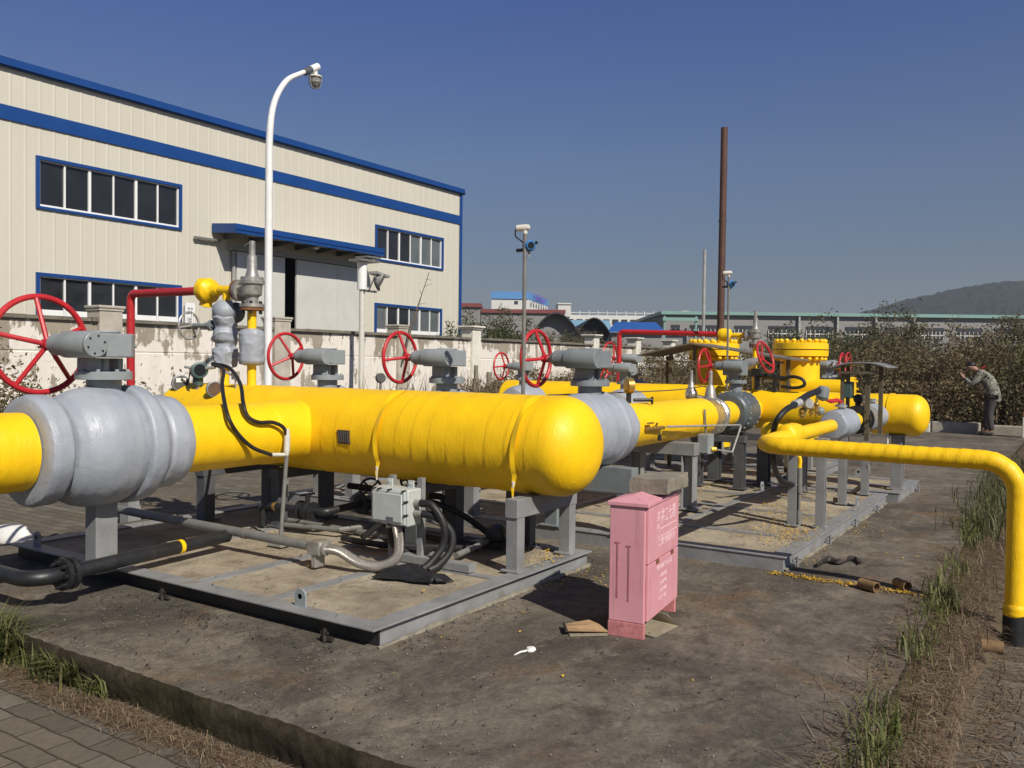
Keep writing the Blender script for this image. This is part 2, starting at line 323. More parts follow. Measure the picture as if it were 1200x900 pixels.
M['far_grey'] = painted('grey factory wall', (0.24, 0.235, 0.225), 0.8, 0.1, None, 0, 0.3, 0, 1, pos=True)
M['far_pil'] = painted('grey white pilaster', (0.38, 0.38, 0.36), 0.8, 0.1, None, 0, 0.3, 0, 1, pos=True)
M['far_mint'] = painted('mint metal roof', (0.19, 0.33, 0.29), 0.5, 0.06, None, 0, 0.2, 0, 1, pos=True)
M['far_white'] = painted('white factory render', (0.62, 0.61, 0.57), 0.8, 0.08, None, 0, 0.2, 0, 1, pos=True)
M['far_blue'] = painted('blue factory parapet', (0.10, 0.26, 0.52), 0.5, 0.08, None, 0, 0.2, 0, 1, pos=True)
M['far_blue_deep'] = painted('deep blue metal roof', (0.02, 0.10, 0.34), 0.5, 0.08, None, 0, 0.2, 0, 1, pos=True)
M['far_sky'] = painted('pale blue metal roof', (0.20, 0.36, 0.46), 0.5, 0.08, None, 0, 0.2, 0, 1, pos=True)
M['far_black'] = painted('black arched sheeting', (0.022, 0.022, 0.026), 0.6, 0.3, None, 0, 0.3, 0, 1, pos=True)
M['far_red'] = painted('dull red roof', (0.19, 0.045, 0.04), 0.6, 0.1, None, 0, 0.2, 0, 1, pos=True)
M['far_glass'] = painted('far dark window', (0.035, 0.04, 0.045), 0.3, 0.2, None, 0, 0.3, 0, 1, pos=True)
M['far_purple'] = painted('violet sign letters', (0.16, 0.08, 0.42), 0.5, 0.1, None, 0, 1, 0, 1)
M['sign_ink'] = painted('grey sign ink', (0.12, 0.12, 0.15), 0.6, 0.1, None, 0, 1, 0, 1)
M['braid'] = None
def braid():
    m, nt, b = newmat('braided steel hose')
    v = coords(nt)
    w = N(nt, 'ShaderNodeTexWave'); w.inputs['Scale'].default_value = 190; w.inputs['Distortion'].default_value = 2.0; nt.links.new(v, w.inputs['Vector'])
    nt.links.new(ramp(nt, w.outputs['Fac'], [(0.2, (0.20, 0.185, 0.16)), (0.8, (0.60, 0.56, 0.50))]), b.inputs['Base Color'])
    b.inputs['Metallic'].default_value = 0.6; b.inputs['Roughness'].default_value = 0.35
    bump(nt, b, w.outputs['Fac'], 0.5, 0.004); return m
M['braid'] = braid()

# ------------------------------------------------------------------ mesh builder
ORIG = {}
class MB:
    def __init__(s): s.v = []; s.f = []
    def add(s, vs, fs):
        o = len(s.v); s.v.extend([tuple(v) for v in vs]); s.f.extend([tuple(i+o for i in f) for f in fs]); return s
    def box(s, lo, hi, rot=None, piv=None):
        x0, y0, z0 = lo; x1, y1, z1 = hi
        vs = [Vector(p) for p in ((x0,y0,z0),(x1,y0,z0),(x1,y1,z0),(x0,y1,z0),(x0,y0,z1),(x1,y0,z1),(x1,y1,z1),(x0,y1,z1))]
        if rot is not None:
            c = Vector(piv) if piv is not None else sum(vs, Vector())/8
            vs = [c + rot @ (v-c) for v in vs]
        return s.add(vs, [(0,3,2,1),(4,5,6,7),(0,1,5,4),(1,2,6,5),(2,3,7,6),(3,0,4,7)])
    def cbox(s, c, size, rot=None):
        c = Vector(c); h = Vector(size)/2
        return s.box(c-h, c+h, rot)
    def cyl(s, p0, p1, r0, r1=None, n=20, caps=True):
        r1 = r0 if r1 is None else r1
        return s.lathe([(0, r0), (1, r1)], p0, Vector(p1)-Vector(p0), n, caps, unit=False)
    def lathe(s, prof, p0, axis, n=32, caps=True, unit=True, disp=None):
        p0 = Vector(p0); a = Vector(axis); L = a.length; d = a/L
        if unit: a = d
        u = d.orthogonal().normalized() if abs(d.z) < 0.9 else Vector((1, 0, 0)); u = (u - d*u.dot(d)).normalized(); w = d.cross(u)
        vs = []; fs = []
        for (t, r) in prof:
            c = p0 + a*t
            for k in range(n):
                th = 2*PI*k/n; dirv = u*math.cos(th) + w*math.sin(th)
                rr = r
                if disp: rr += disp(c + dirv*r, t, th)
                vs.append(c + dirv*rr)
        m = len(prof)
        for i in range(m-1):
            for k in range(n):
                k2 = (k+1) % n
                fs.append((i*n+k, i*n+k2, (i+1)*n+k2, (i+1)*n+k))
        if caps:
            fs.append(tuple(range(n-1, -1, -1))); fs.append(tuple((m-1)*n+k for k in range(n)))
        return s.add(vs, fs)
    def tube(s, pts, r, n=10, closed=False, caps=True, disp=None):
        pts = [Vector(p) for p in pts]; m = len(pts)
        rs = r if isinstance(r, (list, tuple)) else [r]*m
        tang = []
        for i in range(m):
            if closed: t = pts[(i+1) % m]-pts[i-1]
            else: t = pts[min(i+1, m-1)]-pts[max(i-1, 0)]
            tang.append(t.normalized())
        u = tang[0].orthogonal().normalized()
        if abs(tang[0].z) < 0.95: u = (Vector((0, 0, 1)) - tang[0]*tang[0].z).normalized()
        vs = []; fs = []; L = 0
        for i in range(m):
            if i: L += (pts[i]-pts[i-1]).length
            u = (u - tang[i]*u.dot(tang[i])).normalized(); w = tang[i].cross(u)
            for k in range(n):
                th = 2*PI*k/n; dv = u*math.cos(th)+w*math.sin(th); rr = rs[i]
                if disp: rr += disp(pts[i]+dv*rr, L, th)
                vs.append(pts[i]+dv*rr)
        for i in range(m if closed else m-1):
            j = (i+1) % m
            for k in range(n):
                k2 = (k+1) % n; fs.append((i*n+k, i*n+k2, j*n+k2, j*n+k))
        if caps and not closed:
            fs.append(tuple(range(n-1, -1, -1))); fs.append(tuple((m-1)*n+k for k in range(n)))
        return s.add(vs, fs)
    def torus(s, c, axis, R, r, n=48, m=10, arc=(0, 2*PI)):
        c = Vector(c); d = Vector(axis).normalized(); u = d.orthogonal().normalized(); w = d.cross(u)
        pts = [c + u*(R*math.cos(2*PI*k/n)) + w*(R*math.sin(2*PI*k/n)) for k in range(n)]
        return s.tube(pts, r, m, closed=True)
    def ball(s, c, r, sc=(1, 1, 1), n=16, m=10):
        prof = [(-r*math.cos(PI*i/m), max(1e-4, r*math.sin(PI*i/m))) for i in range(m+1)]
        o = len(s.v); s.lathe(prof, (0, 0, 0), (0, 0, 1), n)
        for i in range(o, len(s.v)):
            v = s.v[i]; s.v[i] = (c[0]+v[0]*sc[0], c[1]+v[1]*sc[1], c[2]+v[2]*sc[2])
        return s
    def prism(s, poly, ax, lo, hi):
        """2D outline extruded along axis ax ('x': outline is (y,z); 'y': (x,z); 'z': (x,y))"""
        n = len(poly)
        def pt(p, t): return (t, p[0], p[1]) if ax == 'x' else ((p[0], t, p[1]) if ax == 'y' else (p[0], p[1], t))
        vs = [pt(p, lo) for p in poly] + [pt(p, hi) for p in poly]
        fs = [tuple(range(n)), tuple(range(2*n-1, n-1, -1))] + [(i, i+n, (i+1) % n+n, (i+1) % n) for i in range(n)]
        return s.add(vs, fs)
    def bolts(s, c, axis, R, n, r, h, ph=0.0):
        c = Vector(c); d = Vector(axis).normalized(); u = d.orthogonal().normalized(); w = d.cross(u)
        for k in range(n):
            a = 2*PI*k/n+ph; p = c + u*(R*math.cos(a)) + w*(R*math.sin(a))
            s.cyl(p - d*h/2, p + d*h/2, r, n=6)
        return s
    def move(s, f):
        s.v = [tuple(f(Vector(v))) for v in s.v]; return s
    def build(s, name, mat, parent=None, smooth=True, bevel=0.0, ang=35, loc=None):
        o = Vector(loc) if loc is not None else (ORIG[parent.name] if parent else Vector((0, 0, 0)))
        me = bpy.data.meshes.new(name)
        me.from_pydata([(v[0]-o.x, v[1]-o.y, v[2]-o.z) for v in s.v], [], s.f)
        bm = bmesh.new(); bm.from_mesh(me); bmesh.ops.recalc_face_normals(bm, faces=bm.faces); bm.to_mesh(me); bm.free()
        me.update()
        if smooth:
            me.polygons.foreach_set('use_smooth', [True]*len(me.polygons)); me.set_sharp_from_angle(angle=math.radians(ang))
        me.materials.append(mat)
        ob = bpy.data.objects.new(name, me); COL.objects.link(ob)
        if parent: ob.parent = parent
        else: ob.location = o
        ORIG[ob.name] = o.copy()
        if bevel:
            b = ob.modifiers.new('bevel', 'BEVEL'); b.width = bevel; b.segments = 2; b.limit_method = 'ANGLE'; b.angle_limit = math.radians(40)
        return ob
def tag(o, label, cat, group=None, kind=None):
    o['label'] = label; o['category'] = cat
    if group: o['group'] = group
    if kind: o['kind'] = kind
    return o
def struct(o): o['kind'] = 'structure'; return o
def thing(name, label, cat, loc, group=None):
    o = bpy.data.objects.new(name, None); COL.objects.link(o); o.location = loc; o.empty_display_size = 0.1
    ORIG[o.name] = Vector(loc); return tag(o, label, cat, group)
def spline(pts, k=8):
    pts = [Vector(p) for p in pts]; out = []
    P = [pts[0]*2-pts[1]] + pts + [pts[-1]*2-pts[-2]]
    for i in range(1, len(P)-2):
        for j in range(k):
            t = j/k; a, b, c, d = P[i-1], P[i], P[i+1], P[i+2]
            out.append(0.5*((2*b)+(c-a)*t+(2*a-5*b+4*c-d)*t*t+(3*b-a-3*c+d)*t**3))
    out.append(pts[-1]); return out
def rounded(pts, R, k=8, step=None):
    """polyline with its corners rounded at radius R (and optionally resampled)"""
    pts = [Vector(p) for p in pts]; out = [pts[0]]
    for i in range(1, len(pts)-1):
        a = (pts[i-1]-pts[i]); b = (pts[i+1]-pts[i]); la, lb = a.length, b.length; a /= la; b /= lb
        ang = a.angle(b); t = min(R/math.tan(ang/2), la*0.49, lb*0.49)
        p0 = pts[i]+a*t; p1 = pts[i]+b*t
        bis = (a+b).normalized(); rr = t*math.tan(ang/2); cen = pts[i]+bis*math.sqrt(t*t+rr*rr)
        v0 = (p0-cen).normalized(); v1 = (p1-cen).normalized(); tot = v0.angle(v1)
        for j in range(k+1):
            f = j/k; out.append(cen + (v0*math.sin((1-f)*tot)+v1*math.sin(f*tot))/math.sin(tot)*rr)
    out.append(pts[-1])
    if step:
        res = [out[0]]
        for p, q in zip(out, out[1:]):
            L = (q-p).length; n = max(1, int(L/step))
            for j in range(1, n+1): res.append(p+(q-p)*(j/n))
        out = res
    return out
def nz(p, s): return mnoise.noise(Vector(p)*s)
def wrapdisp(pitch, amp, wr=0.003, ph=0.0):
    def f(p, t, th):
        x = (t/pitch + th/(2*PI) + ph + 0.18*nz(p, 1.1)) % 1.0
        saw = x if x < 0.94 else (1-x)/0.06*0.94
        n = nz(p, 3.0)
        return amp*saw*max(0.12, 0.55+1.5*nz(p+Vector((7, 3, 1)), 1.5)) + wr*n + wr*0.8*nz(p, 9)
    return f
def crease(amp, s=4.0):
    def f(p, t, th):
        q = Vector((p.x*s*0.8, p.y*s*0.8, p.z*s*0.8))
        a = 1-abs(mnoise.noise(q)); b = 1-abs(mnoise.noise(q*2.3+Vector((3, 1, 7))))
        return amp*(a**4) + amp*0.6*(b**6) + amp*0.6*mnoise.noise(q*0.7)
    return f
def leafmesh(name, mat, C, size, parent=None, aspect=0.45, loc=None, up=0.0, sizevar=0.5):
    """many small pointed leaf faces at centres C (n,3), each a kite of random orientation"""
    C = np.asarray(C, float); n = len(C)
    a = rng.normal(size=(n, 3)); a[:, 2] = a[:, 2]*(1-up) + up*1.2; a /= np.linalg.norm(a, axis=1)[:, None]
    b = rng.normal(size=(n, 3)); b -= a*np.sum(a*b, axis=1)[:, None]; b /= np.linalg.norm(b, axis=1)[:, None]
    L = size*(1-sizevar+2*sizevar*rng.random(n))[:, None]
    nrm = np.cross(a, b)
    v = np.stack([C-a*L*0.5, C+b*L*aspect*0.5+nrm*L*0.06, C+a*L*0.5, C-b*L*aspect*0.5+nrm*L*0.06], axis=1).reshape(-1, 3)
    o = np.array(loc if loc is not None else (ORIG[parent.name] if parent else (0, 0, 0)))
    me = bpy.data.meshes.new(name); me.vertices.add(4*n); me.vertices.foreach_set('co', (v-o).astype(np.float32).ravel())
    me.loops.add(4*n); me.loops.foreach_set('vertex_index', np.arange(4*n, dtype=np.int32))
    me.polygons.add(n); me.polygons.foreach_set('loop_start', np.arange(0, 4*n, 4, dtype=np.int32))
    me.update(calc_edges=True); me.validate(); me.materials.append(mat)
    ob = bpy.data.objects.new(name, me); COL.objects.link(ob)
    if parent: ob.parent = parent
    else: ob.location = o
    ORIG[ob.name] = Vector(o); return ob
def blademesh(name, mat, base, h, w, lean=0.5, loc=(0, 0, 0), flat=False, parent=None):
    """tapered bent blades; base (n,3), h (n,)"""
    base = np.asarray(base, float); n = len(base); h = np.asarray(h, float)[:, None]
    th = rng.random(n)*2*PI; d = np.stack([np.cos(th), np.sin(th), np.zeros(n)], 1)
    s = np.stack([-np.sin(th), np.cos(th), np.zeros(n)], 1)
    ln = (lean*(0.3+rng.random(n)))[:, None]; z = np.array([0, 0, 1.0])
    if flat:
        p0 = base; p1 = base + d*h*0.5 + z*h*0.12*rng.random((n, 1)); p2 = base + d*h + z*h*0.05*rng.random((n, 1)); p0 = p0+z*0.004
    else:
        p0 = base; p1 = base + z*h*0.55 + d*h*ln*0.25; p2 = base + z*h*(1-0.35*ln) + d*h*ln
    ww = w*(0.6+0.8*rng.random(n))[:, None]
    v = np.stack([p0-s*ww*0.5, p0+s*ww*0.5, p1+s*ww*0.42, p1-s*ww*0.42, p2], axis=1).reshape(-1, 3) - np.array(loc)
    i = np.arange(n)*5
    loops = np.stack([i, i+1, i+2, i+3, i+3, i+2, i+4], 1).ravel().astype(np.int32)
    st = np.stack([np.arange(n)*7, np.arange(n)*7+4], 1).ravel().astype(np.int32)
    me = bpy.data.meshes.new(name); me.vertices.add(5*n); me.vertices.foreach_set('co', v.astype(np.float32).ravel())
    me.loops.add(7*n); me.loops.foreach_set('vertex_index', loops); me.polygons.add(2*n); me.polygons.foreach_set('loop_start', st)
    me.update(calc_edges=True); me.validate(); me.materials.append(mat)
    ob = bpy.data.objects.new(name, me); COL.objects.link(ob)
    if parent: ob.parent = parent
    else: ob.location = loc
    return ob
def sheet(name, mat, x0, x1, y0, y1, z, nx=1, ny=1, amp=0.0, s=1.0):
    b = MB(); vs = []; fs = []
    for j in range(ny+1):
        for i in range(nx+1):
            x = x0+(x1-x0)*i/nx; y = y0+(y1-y0)*j/ny
            vs.append((x, y, z + (amp*mnoise.noise(Vector((x*s, y*s, 0))) if amp else 0)))
    for j in range(ny):
        for i in range(nx): a = j*(nx+1)+i; fs.append((a, a+1, a+nx+2, a+nx+1))
    b.add(vs, fs); return struct(b.build(name, mat))

exec_order = []
# ================================================================== SETTING
struct(sheet('land', M['land'], -295, 1690, -890, 1490, GZ-0.06, 1, 1))
sheet('pavement', M['paver'], -9, 24, -9, 16, GZ)
b = MB()
edge = []
for i in range(520):
    y = 7.3-(7.3-0.62)*i/519; edge.append((2.470+0.014*nz((0, y, 0), 2.0), y))
for i in range(160):
    t = i/159; x = 2.47+(22.35-2.47)*t; edge.append((x, 0.66+0.40*min(1, t*1.6)+0.02*nz((x, 0, 4), 4)))
edge += [(22.35, 7.3)]
def slab(edge, z0, z1):
    n = len(edge)
    def chip(x, y, k): return (0.010*mnoise.noise(Vector((x*5, y*17, k)))+0.007*mnoise.noise(Vector((x*9, y*45, k+3))) + 0.016*max(0, mnoise.noise(Vector((x*3, y*6, 8)))))
    top = [(x+(chip(x, y, 0)+0.004 if x < 2.7 else 0), y, z1) for x, y in edge]
    b = MB(); b.add(top, [tuple(range(n))]); o = struct(b.build('concrete_slab', M['slab'], smooth=False))
    b = MB(); vs = list(top); fs = []; K = 9
    for k in range(1, K+1):
        f = k/K; zz = z1+(z0-z1)*f
        for x, y in edge: vs.append((x-(0.012*mnoise.noise(Vector((1, y*4, zz*10)))+0.007*mnoise.noise(Vector((4, y*26, zz*30)))+0.012*(1-abs(2*f-0.5)) if x < 2.7 else 0), y, zz))
    for k in range(K):
        for i in range(n): j = (i+1) % n; fs.append((k*n+i, (k+1)*n+i, (k+1)*n+j, k*n+j))
    b.add(vs, fs); e = b.build('slab_edge', M['moss'], o, smooth=True, ang=60)
def moss_mat():
    m, nt, b = newmat('mossy broken concrete edge')
    v = coords(nt, 'Position'); n1 = noise(nt, v, 4, 8, 0.7); n2 = noise(nt, v, 28, 8, 0.8); n3 = noise(nt, v, 1.3, 5)
    c = ramp(nt, n1, [(0.35, (0.030, 0.024, 0.016)), (0.55, (0.062, 0.050, 0.034)), (0.75, (0.12, 0.10, 0.072))])
    c = mix(nt, math_(nt, 'MULTIPLY', gray(nt, n3, 0.5, 0.7), 0.5), c, (0.045, 0.045, 0.018))
    c = mix(nt, 0.6, c, ramp(nt, n2, [(0.25, (0.2, 0.2, 0.2)), (0.75, (0.85, 0.85, 0.85))]), 'OVERLAY')
    nt.links.new(c, b.inputs['Base Color']); b.inputs['Roughness'].default_value = 0.95; b.inputs['Specular IOR Level'].default_value = 0.1
    a = bump(nt, b, n2, 0.9, 0.02); bump(nt, b, n1, 0.6, 0.03, a); return m
M['moss'] = moss_mat()
slab(edge, GZ-0.03, 0)
# dry soil verge along the right edge of the slab
b = MB(); vs = []; fs = []; nx, ny = 160, 14
for j in range(ny+1):
    for i in range(nx+1):
        x = 1.9+20.4*i/nx; t = j/ny
        y0 = (0.43 if x < 5.5 else 0.43-0.27*min(1, (x-5.5)/2))+0.08*nz((x, 0, 9), 1.1); y1 = 0.74+0.42*min(1, (x-2.4)/12) if x > 2.4 else 0.74
        y = y0+(y1-y0)*t
        h = GZ-0.012 + (0.115)*min(1, t*2.2)**0.8*(1 if x > 2.3 else max(0, (x-1.9)/0.4)) + 0.014*nz((x, y, 0), 7)*min(1, t*4)
        vs.append((x, y, h))
for j in range(ny):
    for i in range(nx): a = j*(nx+1)+i; fs.append((a, a+1, a+nx+2, a+nx+1))
b.add(vs, fs); struct(b.build('soil_verge', M['soil']))

# wooded hill on the horizon
def fpt_(x, dep): p = far(x, 430, dep); return Vector((p.x, p.y, 0))
def hill():
    DH = 900.0; c0 = fpt_(1200, DH); r = Vector((cR0.x, cR0.y, 0)); f = Vector((cF.x, cF.y, 0)).normalized()
    key = [(780, -4), (860, 12), (950, 42), (1000, 55), (1040, 63.5), (1070, 71), (1100, 78), (1150, 87), (1200, 91), (1260, 94), (1400, 96), (1600, 80), (1900, 40), (2100, -4)]
    b = MB(); vs = []; fs = []; n, m = 420, 60
    for j in range(m+1):
        for i in range(n+1):
            px_ = 780+1320*i/n; u = (px_-1200)*DH/F_PX; w = (j/m*2-1)*260
            for (xa, za), (xc, zc) in zip(key, key[1:]):
                if xa <= px_ <= xc: h = za+(zc-za)*(px_-xa)/(xc-xa); break
            h = h*max(0, 1-(abs(w)/260)**2) + (3.0*nz((u, w, 0), 0.045)+3.2*abs(nz((u, w, 5), 0.11))+3.0*abs(nz((u, w, 9), 0.24)))*(1 if h > 4 else 0)
            p = c0 + r*u + f*w
            vs.append((p.x, p.y, GZ-1+max(0, h)))
    for j in range(m):
        for i in range(n): a = j*(n+1)+i; fs.append((a, a+1, a+n+2, a+n+1))
    b.add(vs, fs); struct(b.build('hill', M['hill'], smooth=False))
hill()

# ================================================================== WAREHOUSE
def warehouse():
    Yf = 22.0; X0, X1 = 1.0, 29.42; ZT = 8.50
    T = thing('warehouse', 'large cream metal clad warehouse with blue eaves band and sliding door behind the wall', 'warehouse', (15, 22, GZ))
    holes = [(11.76, 15.89, 5.24, 6.47), (24.17, 28.16, 5.24, 6.47), (11.76, 15.89, 1.75, 3.57), (24.17, 28.10, 1.75, 3.60), (17.76, 22.14, GZ, 4.86)]
    xb = sorted({X0, X1} | {h[0] for h in holes} | {h[1] for h in holes}); zb = sorted({GZ, ZT} | {h[2] for h in holes} | {h[3] for h in holes})
    prof = [(0, 0), (0.29, 0), (0.305, -0.007), (0.345, -0.007), (0.36, 0)]
    def ribs(x0, x1):
        pts = []; k = math.floor(x0/0.36)-1
        while k*0.36 < x1:
            pts += [(k*0.36+p, q) for p, q in prof[:-1]]; k += 1
        out = []
        def yat(x):
            for (a, qa), (c, qc) in zip(pts, pts[1:]):
                if a <= x <= c: return qa+(qc-qa)*((x-a)/(c-a) if c > a else 0)
            return 0
        out = [(x0, yat(x0))] + [p for p in pts if x0 < p[0] < x1] + [(x1, yat(x1))]
        return out
    b = MB()
    for xa, xc in zip(xb, xb[1:]):
        pr = ribs(xa, xc)
        for za, zc in zip(zb, zb[1:]):
            xm, zm = (xa+xc)/2, (za+zc)/2
            if any(h[0] < xm < h[1] and h[2] < zm < h[3] for h in holes): continue
            n = len(pr); b.add([(x, Yf+q, za) for x, q in pr]+[(x, Yf+q, zc) for x, q in pr], [(i, i+1, n+i+1, n+i) for i in range(n-1)])
    b.box((X0, Yf+0.25, GZ), (X0+0.1, 44, ZT)); b.box((X1-0.12, Yf+0.02, GZ), (X1-0.02, 44, ZT)); b.box((X0, 43.9, GZ), (X1, 44, ZT))
    b.build('wall', M['clad'], T, smooth=False)
    b = MB(); b.prism([(21.85, 8.50), (21.85, 8.56), (33, 9.3), (44.2, 8.56), (44.2, 8.50), (33, 9.24)], 'x', X0-0.2, X1+0.1); b.build('roof', M['blue_trim'], T, smooth=False)
    b = MB(); b.box((X0-0.2, Yf-0.10, 8.47), (X1+0.12, Yf-0.055, 8.70)); b.box((X0-0.2, Yf-0.055, 8.47), (X1+0.12, Yf+0.1, 8.495)); b.build('roof_trim', M['blue_trim'], T, smooth=False)
    b = MB(); b.box((X0, Yf-0.045, 7.22), (X1-0.14, Yf-0.030, 7.57)); b.build('blue_band', M['blue_trim'], T, smooth=False)
    b = MB(); b.box((X1-0.14, Yf-0.05, GZ), (X1+0.02, Yf-0.028, 8.46)); b.box((X1-0.002, Yf-0.028, GZ), (X1+0.02, Yf+0.14, 8.46)); b.build('corner_trim', M['blue_trim'], T, smooth=False)
    def window(x0, x1, z0, z1, n, transom=None, pale=()):
        fr = MB(); t = 0.075; y0, y1 = Yf-0.06, Yf+0.10
        fr.box((x0-0.03, y0, z1-t+0.03), (x1+0.03, y1, z1+0.04)); fr.box((x0-0.03, y0, z0-0.04), (x1+0.03, y1, z0+t-0.05))
        fr.box((x0-0.03, y0, z0+t-0.05), (x0+t-0.02, y1, z1-t+0.03)); fr.box((x1-t+0.02, y0, z0+t-0.05), (x1+0.03, y1, z1-t+0.03))
        f = fr.build('window', M['blue_trim'], T, smooth=False)
        s = MB(); xi0, xi1, zi0, zi1 = x0+t-0.02, x1-t+0.02, z0+t-0.05, z1-t+0.03; w = 0.055
        s.box((xi0, Yf+0.0, zi0), (xi1, Yf+0.07, zi0+w)); s.box((xi0, Yf+0.0, zi1-0.03), (xi1, Yf+0.07, zi1))
        for k in range(n+1):
            xc = xi0+(xi1-xi0)*k/n; ww = w*(0.75 if k % 2 else 1.3)
            xa, xc2 = max(xi0, xc-ww/2), min(xi1, xc+ww/2)
            s.box((xa, Yf+0.002, zi0+w), (xc2, Yf+0.072, zi1-0.03))
        if transom:
            for k in range(n):
                a = xi0+(xi1-xi0)*k/n+w*0.66; c = xi0+(xi1-xi0)*(k+1)/n-w*0.66
                s.box((a, Yf+0.004, transom-0.07), (c, Yf+0.068, transom+0.07))
        s.build('sash', M['pvc'], f, smooth=False)
        for k in range(n):
            a = xi0+(xi1-xi0)*k/n+0.02; c = xi0+(xi1-xi0)*(k+1)/n-0.02
            g = MB(); tl = 0.012*((k*37) % 5-2)/2
            g.add([(a, Yf+0.045+tl, zi0+0.02), (c, Yf+0.045-tl, zi0+0.02), (c, Yf+0.047-tl, zi1-0.01), (a, Yf+0.047+tl, zi1-0.01), (a, Yf+0.058+tl, zi0+0.02), (c, Yf+0.058-tl, zi0+0.02), (c, Yf+0.06-tl, zi1-0.01), (a, Yf+0.06+tl, zi1-0.01)], [(0, 1, 2, 3), (7, 6, 5, 4), (0, 4, 5, 1), (3, 2, 6, 7), (0, 3, 7, 4), (1, 5, 6, 2)])
            g.build('pane', M['pane_reflect'] if k in pale else M['pane'], f, smooth=False)
    window(11.76, 15.89, 5.24, 6.47, 6); window(24.17, 28.16, 5.24, 6.47, 6, None, (3, 4, 5))
    window(11.76, 15.89, 1.75, 3.57, 6, 2.62); window(24.17, 28.10, 1.75, 3.60, 6, 2.62, (0, 3, 4, 5))
    b = MB(); b.box((X0+0.2, Yf+1.2, GZ), (X1-0.2, Yf+1.3, ZT)); b.build('unlit_backdrop', M['dark_in'], T, smooth=False)  # near-black sheet painting the unlit inside behind the door gap
    # sliding door: two leaves, a dark gap between them
    for (a, c) in ((17.80, 19.72), (20.22, 23.20)):
        d = MB(); d.box((a, Yf-0.14, GZ+0.05), (c, Yf-0.07, 4.80))
        k = a+0.3
        while k < c: d.box((k-0.006, Yf-0.1425, GZ+0.06), (k+0.006, Yf-0.141, 4.78)); k += 0.96
        if a > 20: d.box((22.10, Yf-0.158, GZ+0.06), (22.14, Yf-0.142, 4.79))
        d.build('door', M['clad_door'], T, smooth=False)
    b = MB(); b.box((17.55, Yf-0.22, 4.82), (23.3, Yf-0.05, 4.95)); b.build('door_rail', M['soffit'], T, smooth=False)
    b = MB(); b.cyl((17.70, Yf-0.12, GZ), (17.70, Yf-0.12, 4.8), 0.055, n=10); b.build('door_post', M['soffit'], T)
    # canopy
    cx0, cx1, p = 16.98, 23.42, 1.08
    c = MB(); c.prism([(Yf-0.03, 5.30), (Yf-0.03, 5.50), (Yf-p+0.02, 5.44), (Yf-p+0.02, 5.24)], 'x', cx0+0.02, cx1-0.02); cn = c.build('canopy', M['soffit'], T, smooth=False)
    c = MB(); c.box((cx0-0.02, Yf-p-0.02, 5.20), (cx1+0.02, Yf-p+0.018, 5.47)); c.box((cx0-0.02, Yf-p-0.045, 5.30), (cx1+0.02, Yf-p-0.021, 5.33))
    c.prism([(Yf-0.04, 5.27), (Yf-0.04, 5.55), (Yf-p+0.019, 5.47), (Yf-p+0.019, 5.20)], 'x', cx0-0.02, cx0+0.018); c.prism([(Yf-0.04, 5.27), (Yf-0.04, 5.55), (Yf-p+0.019, 5.47), (Yf-p+0.019, 5.20)], 'x', cx1-0.018, cx1+0.02)
    c.build('fascia', M['blue_trim'], cn, smooth=False)
    for k in range(7): x = cx0+0.4+k*0.95; c = MB(); c.prism([(Yf-0.05, 5.12), (Yf-0.05, 5.29), (Yf-p+0.08, 5.24), (Yf-p+0.08, 5.18)], 'x', x, x+0.07); c.build('bracket', M['skid_dark'], cn, smooth=False)
    c = MB(); c.box((16.30, Yf-0.16, 5.02), (17.2, Yf-0.06, 5.08)); c.build('door_rail', M['galv_dull'], T, smooth=False)
    c = MB(); c.lathe([(0, 0.12), (0.06, 0.10), (0.09, 0.04)], (20.6, Yf-0.65, 5.235), (0, 0, -1), 14); c.build('canopy_lamp', M['white'], T)
    return T
warehouse()

def textmesh(name, body, size, mat, parent, o, ex, ez, depth=0.004, align='CENTER', sx=1.0):
    """flat letters standing on point o, written along ex with their tops towards ez"""
    cu = bpy.data.curves.new(name, 'FONT'); cu.body = body; cu.size = size; cu.align_x = align; cu.align_y = 'CENTER'; cu.extrude = depth/2; cu.resolution_u = 2
    ob = bpy.data.objects.new(name, cu); COL.objects.link(ob)
    dg = bpy.context.evaluated_depsgraph_get(); me = bpy.data.meshes.new_from_object(ob.evaluated_get(dg))
    bpy.data.objects.remove(ob)
    ex = Vector(ex).normalized(); ez = Vector(ez).normalized(); ny = ex.cross(ez)
    org = Vector(o) - ORIG[parent.name]
    for v in me.vertices:
        c = v.co.copy(); v.co = org + ex*(c.x*sx) + ez*c.y + ny*c.z
    me.materials.clear(); me.materials.append(mat); me.name = name
    ob = bpy.data.objects.new(name, me); COL.objects.link(ob); ob.parent = parent; ORIG[ob.name] = ORIG[parent.name]; return ob

# sign board standing on the wall coping by the lower window
T = thing('sign_board', 'narrow white upright sign board with grey characters beside the warehouse window', 'sign', (16.08, 21.95, 1.6))
b = MB(); b.box((15.97, 21.86, 1.6), (16.30, 21.90, 3.12)); b.build('board', M['white'], T, smooth=False)
b = MB(); b.box((16.04, 21.90, 1.0), (16.10, 21.96, 3.0)); b.build('bracket', M['galv_dull'], T, smooth=False)
for k, ch in enumerate('又湖信日'):
    textmesh('lettering', ch, 0.24, M['sign_ink'], T, (16.135, 21.855, 2.86-k*0.29), (1, 0, 0), (0, 0, 1))

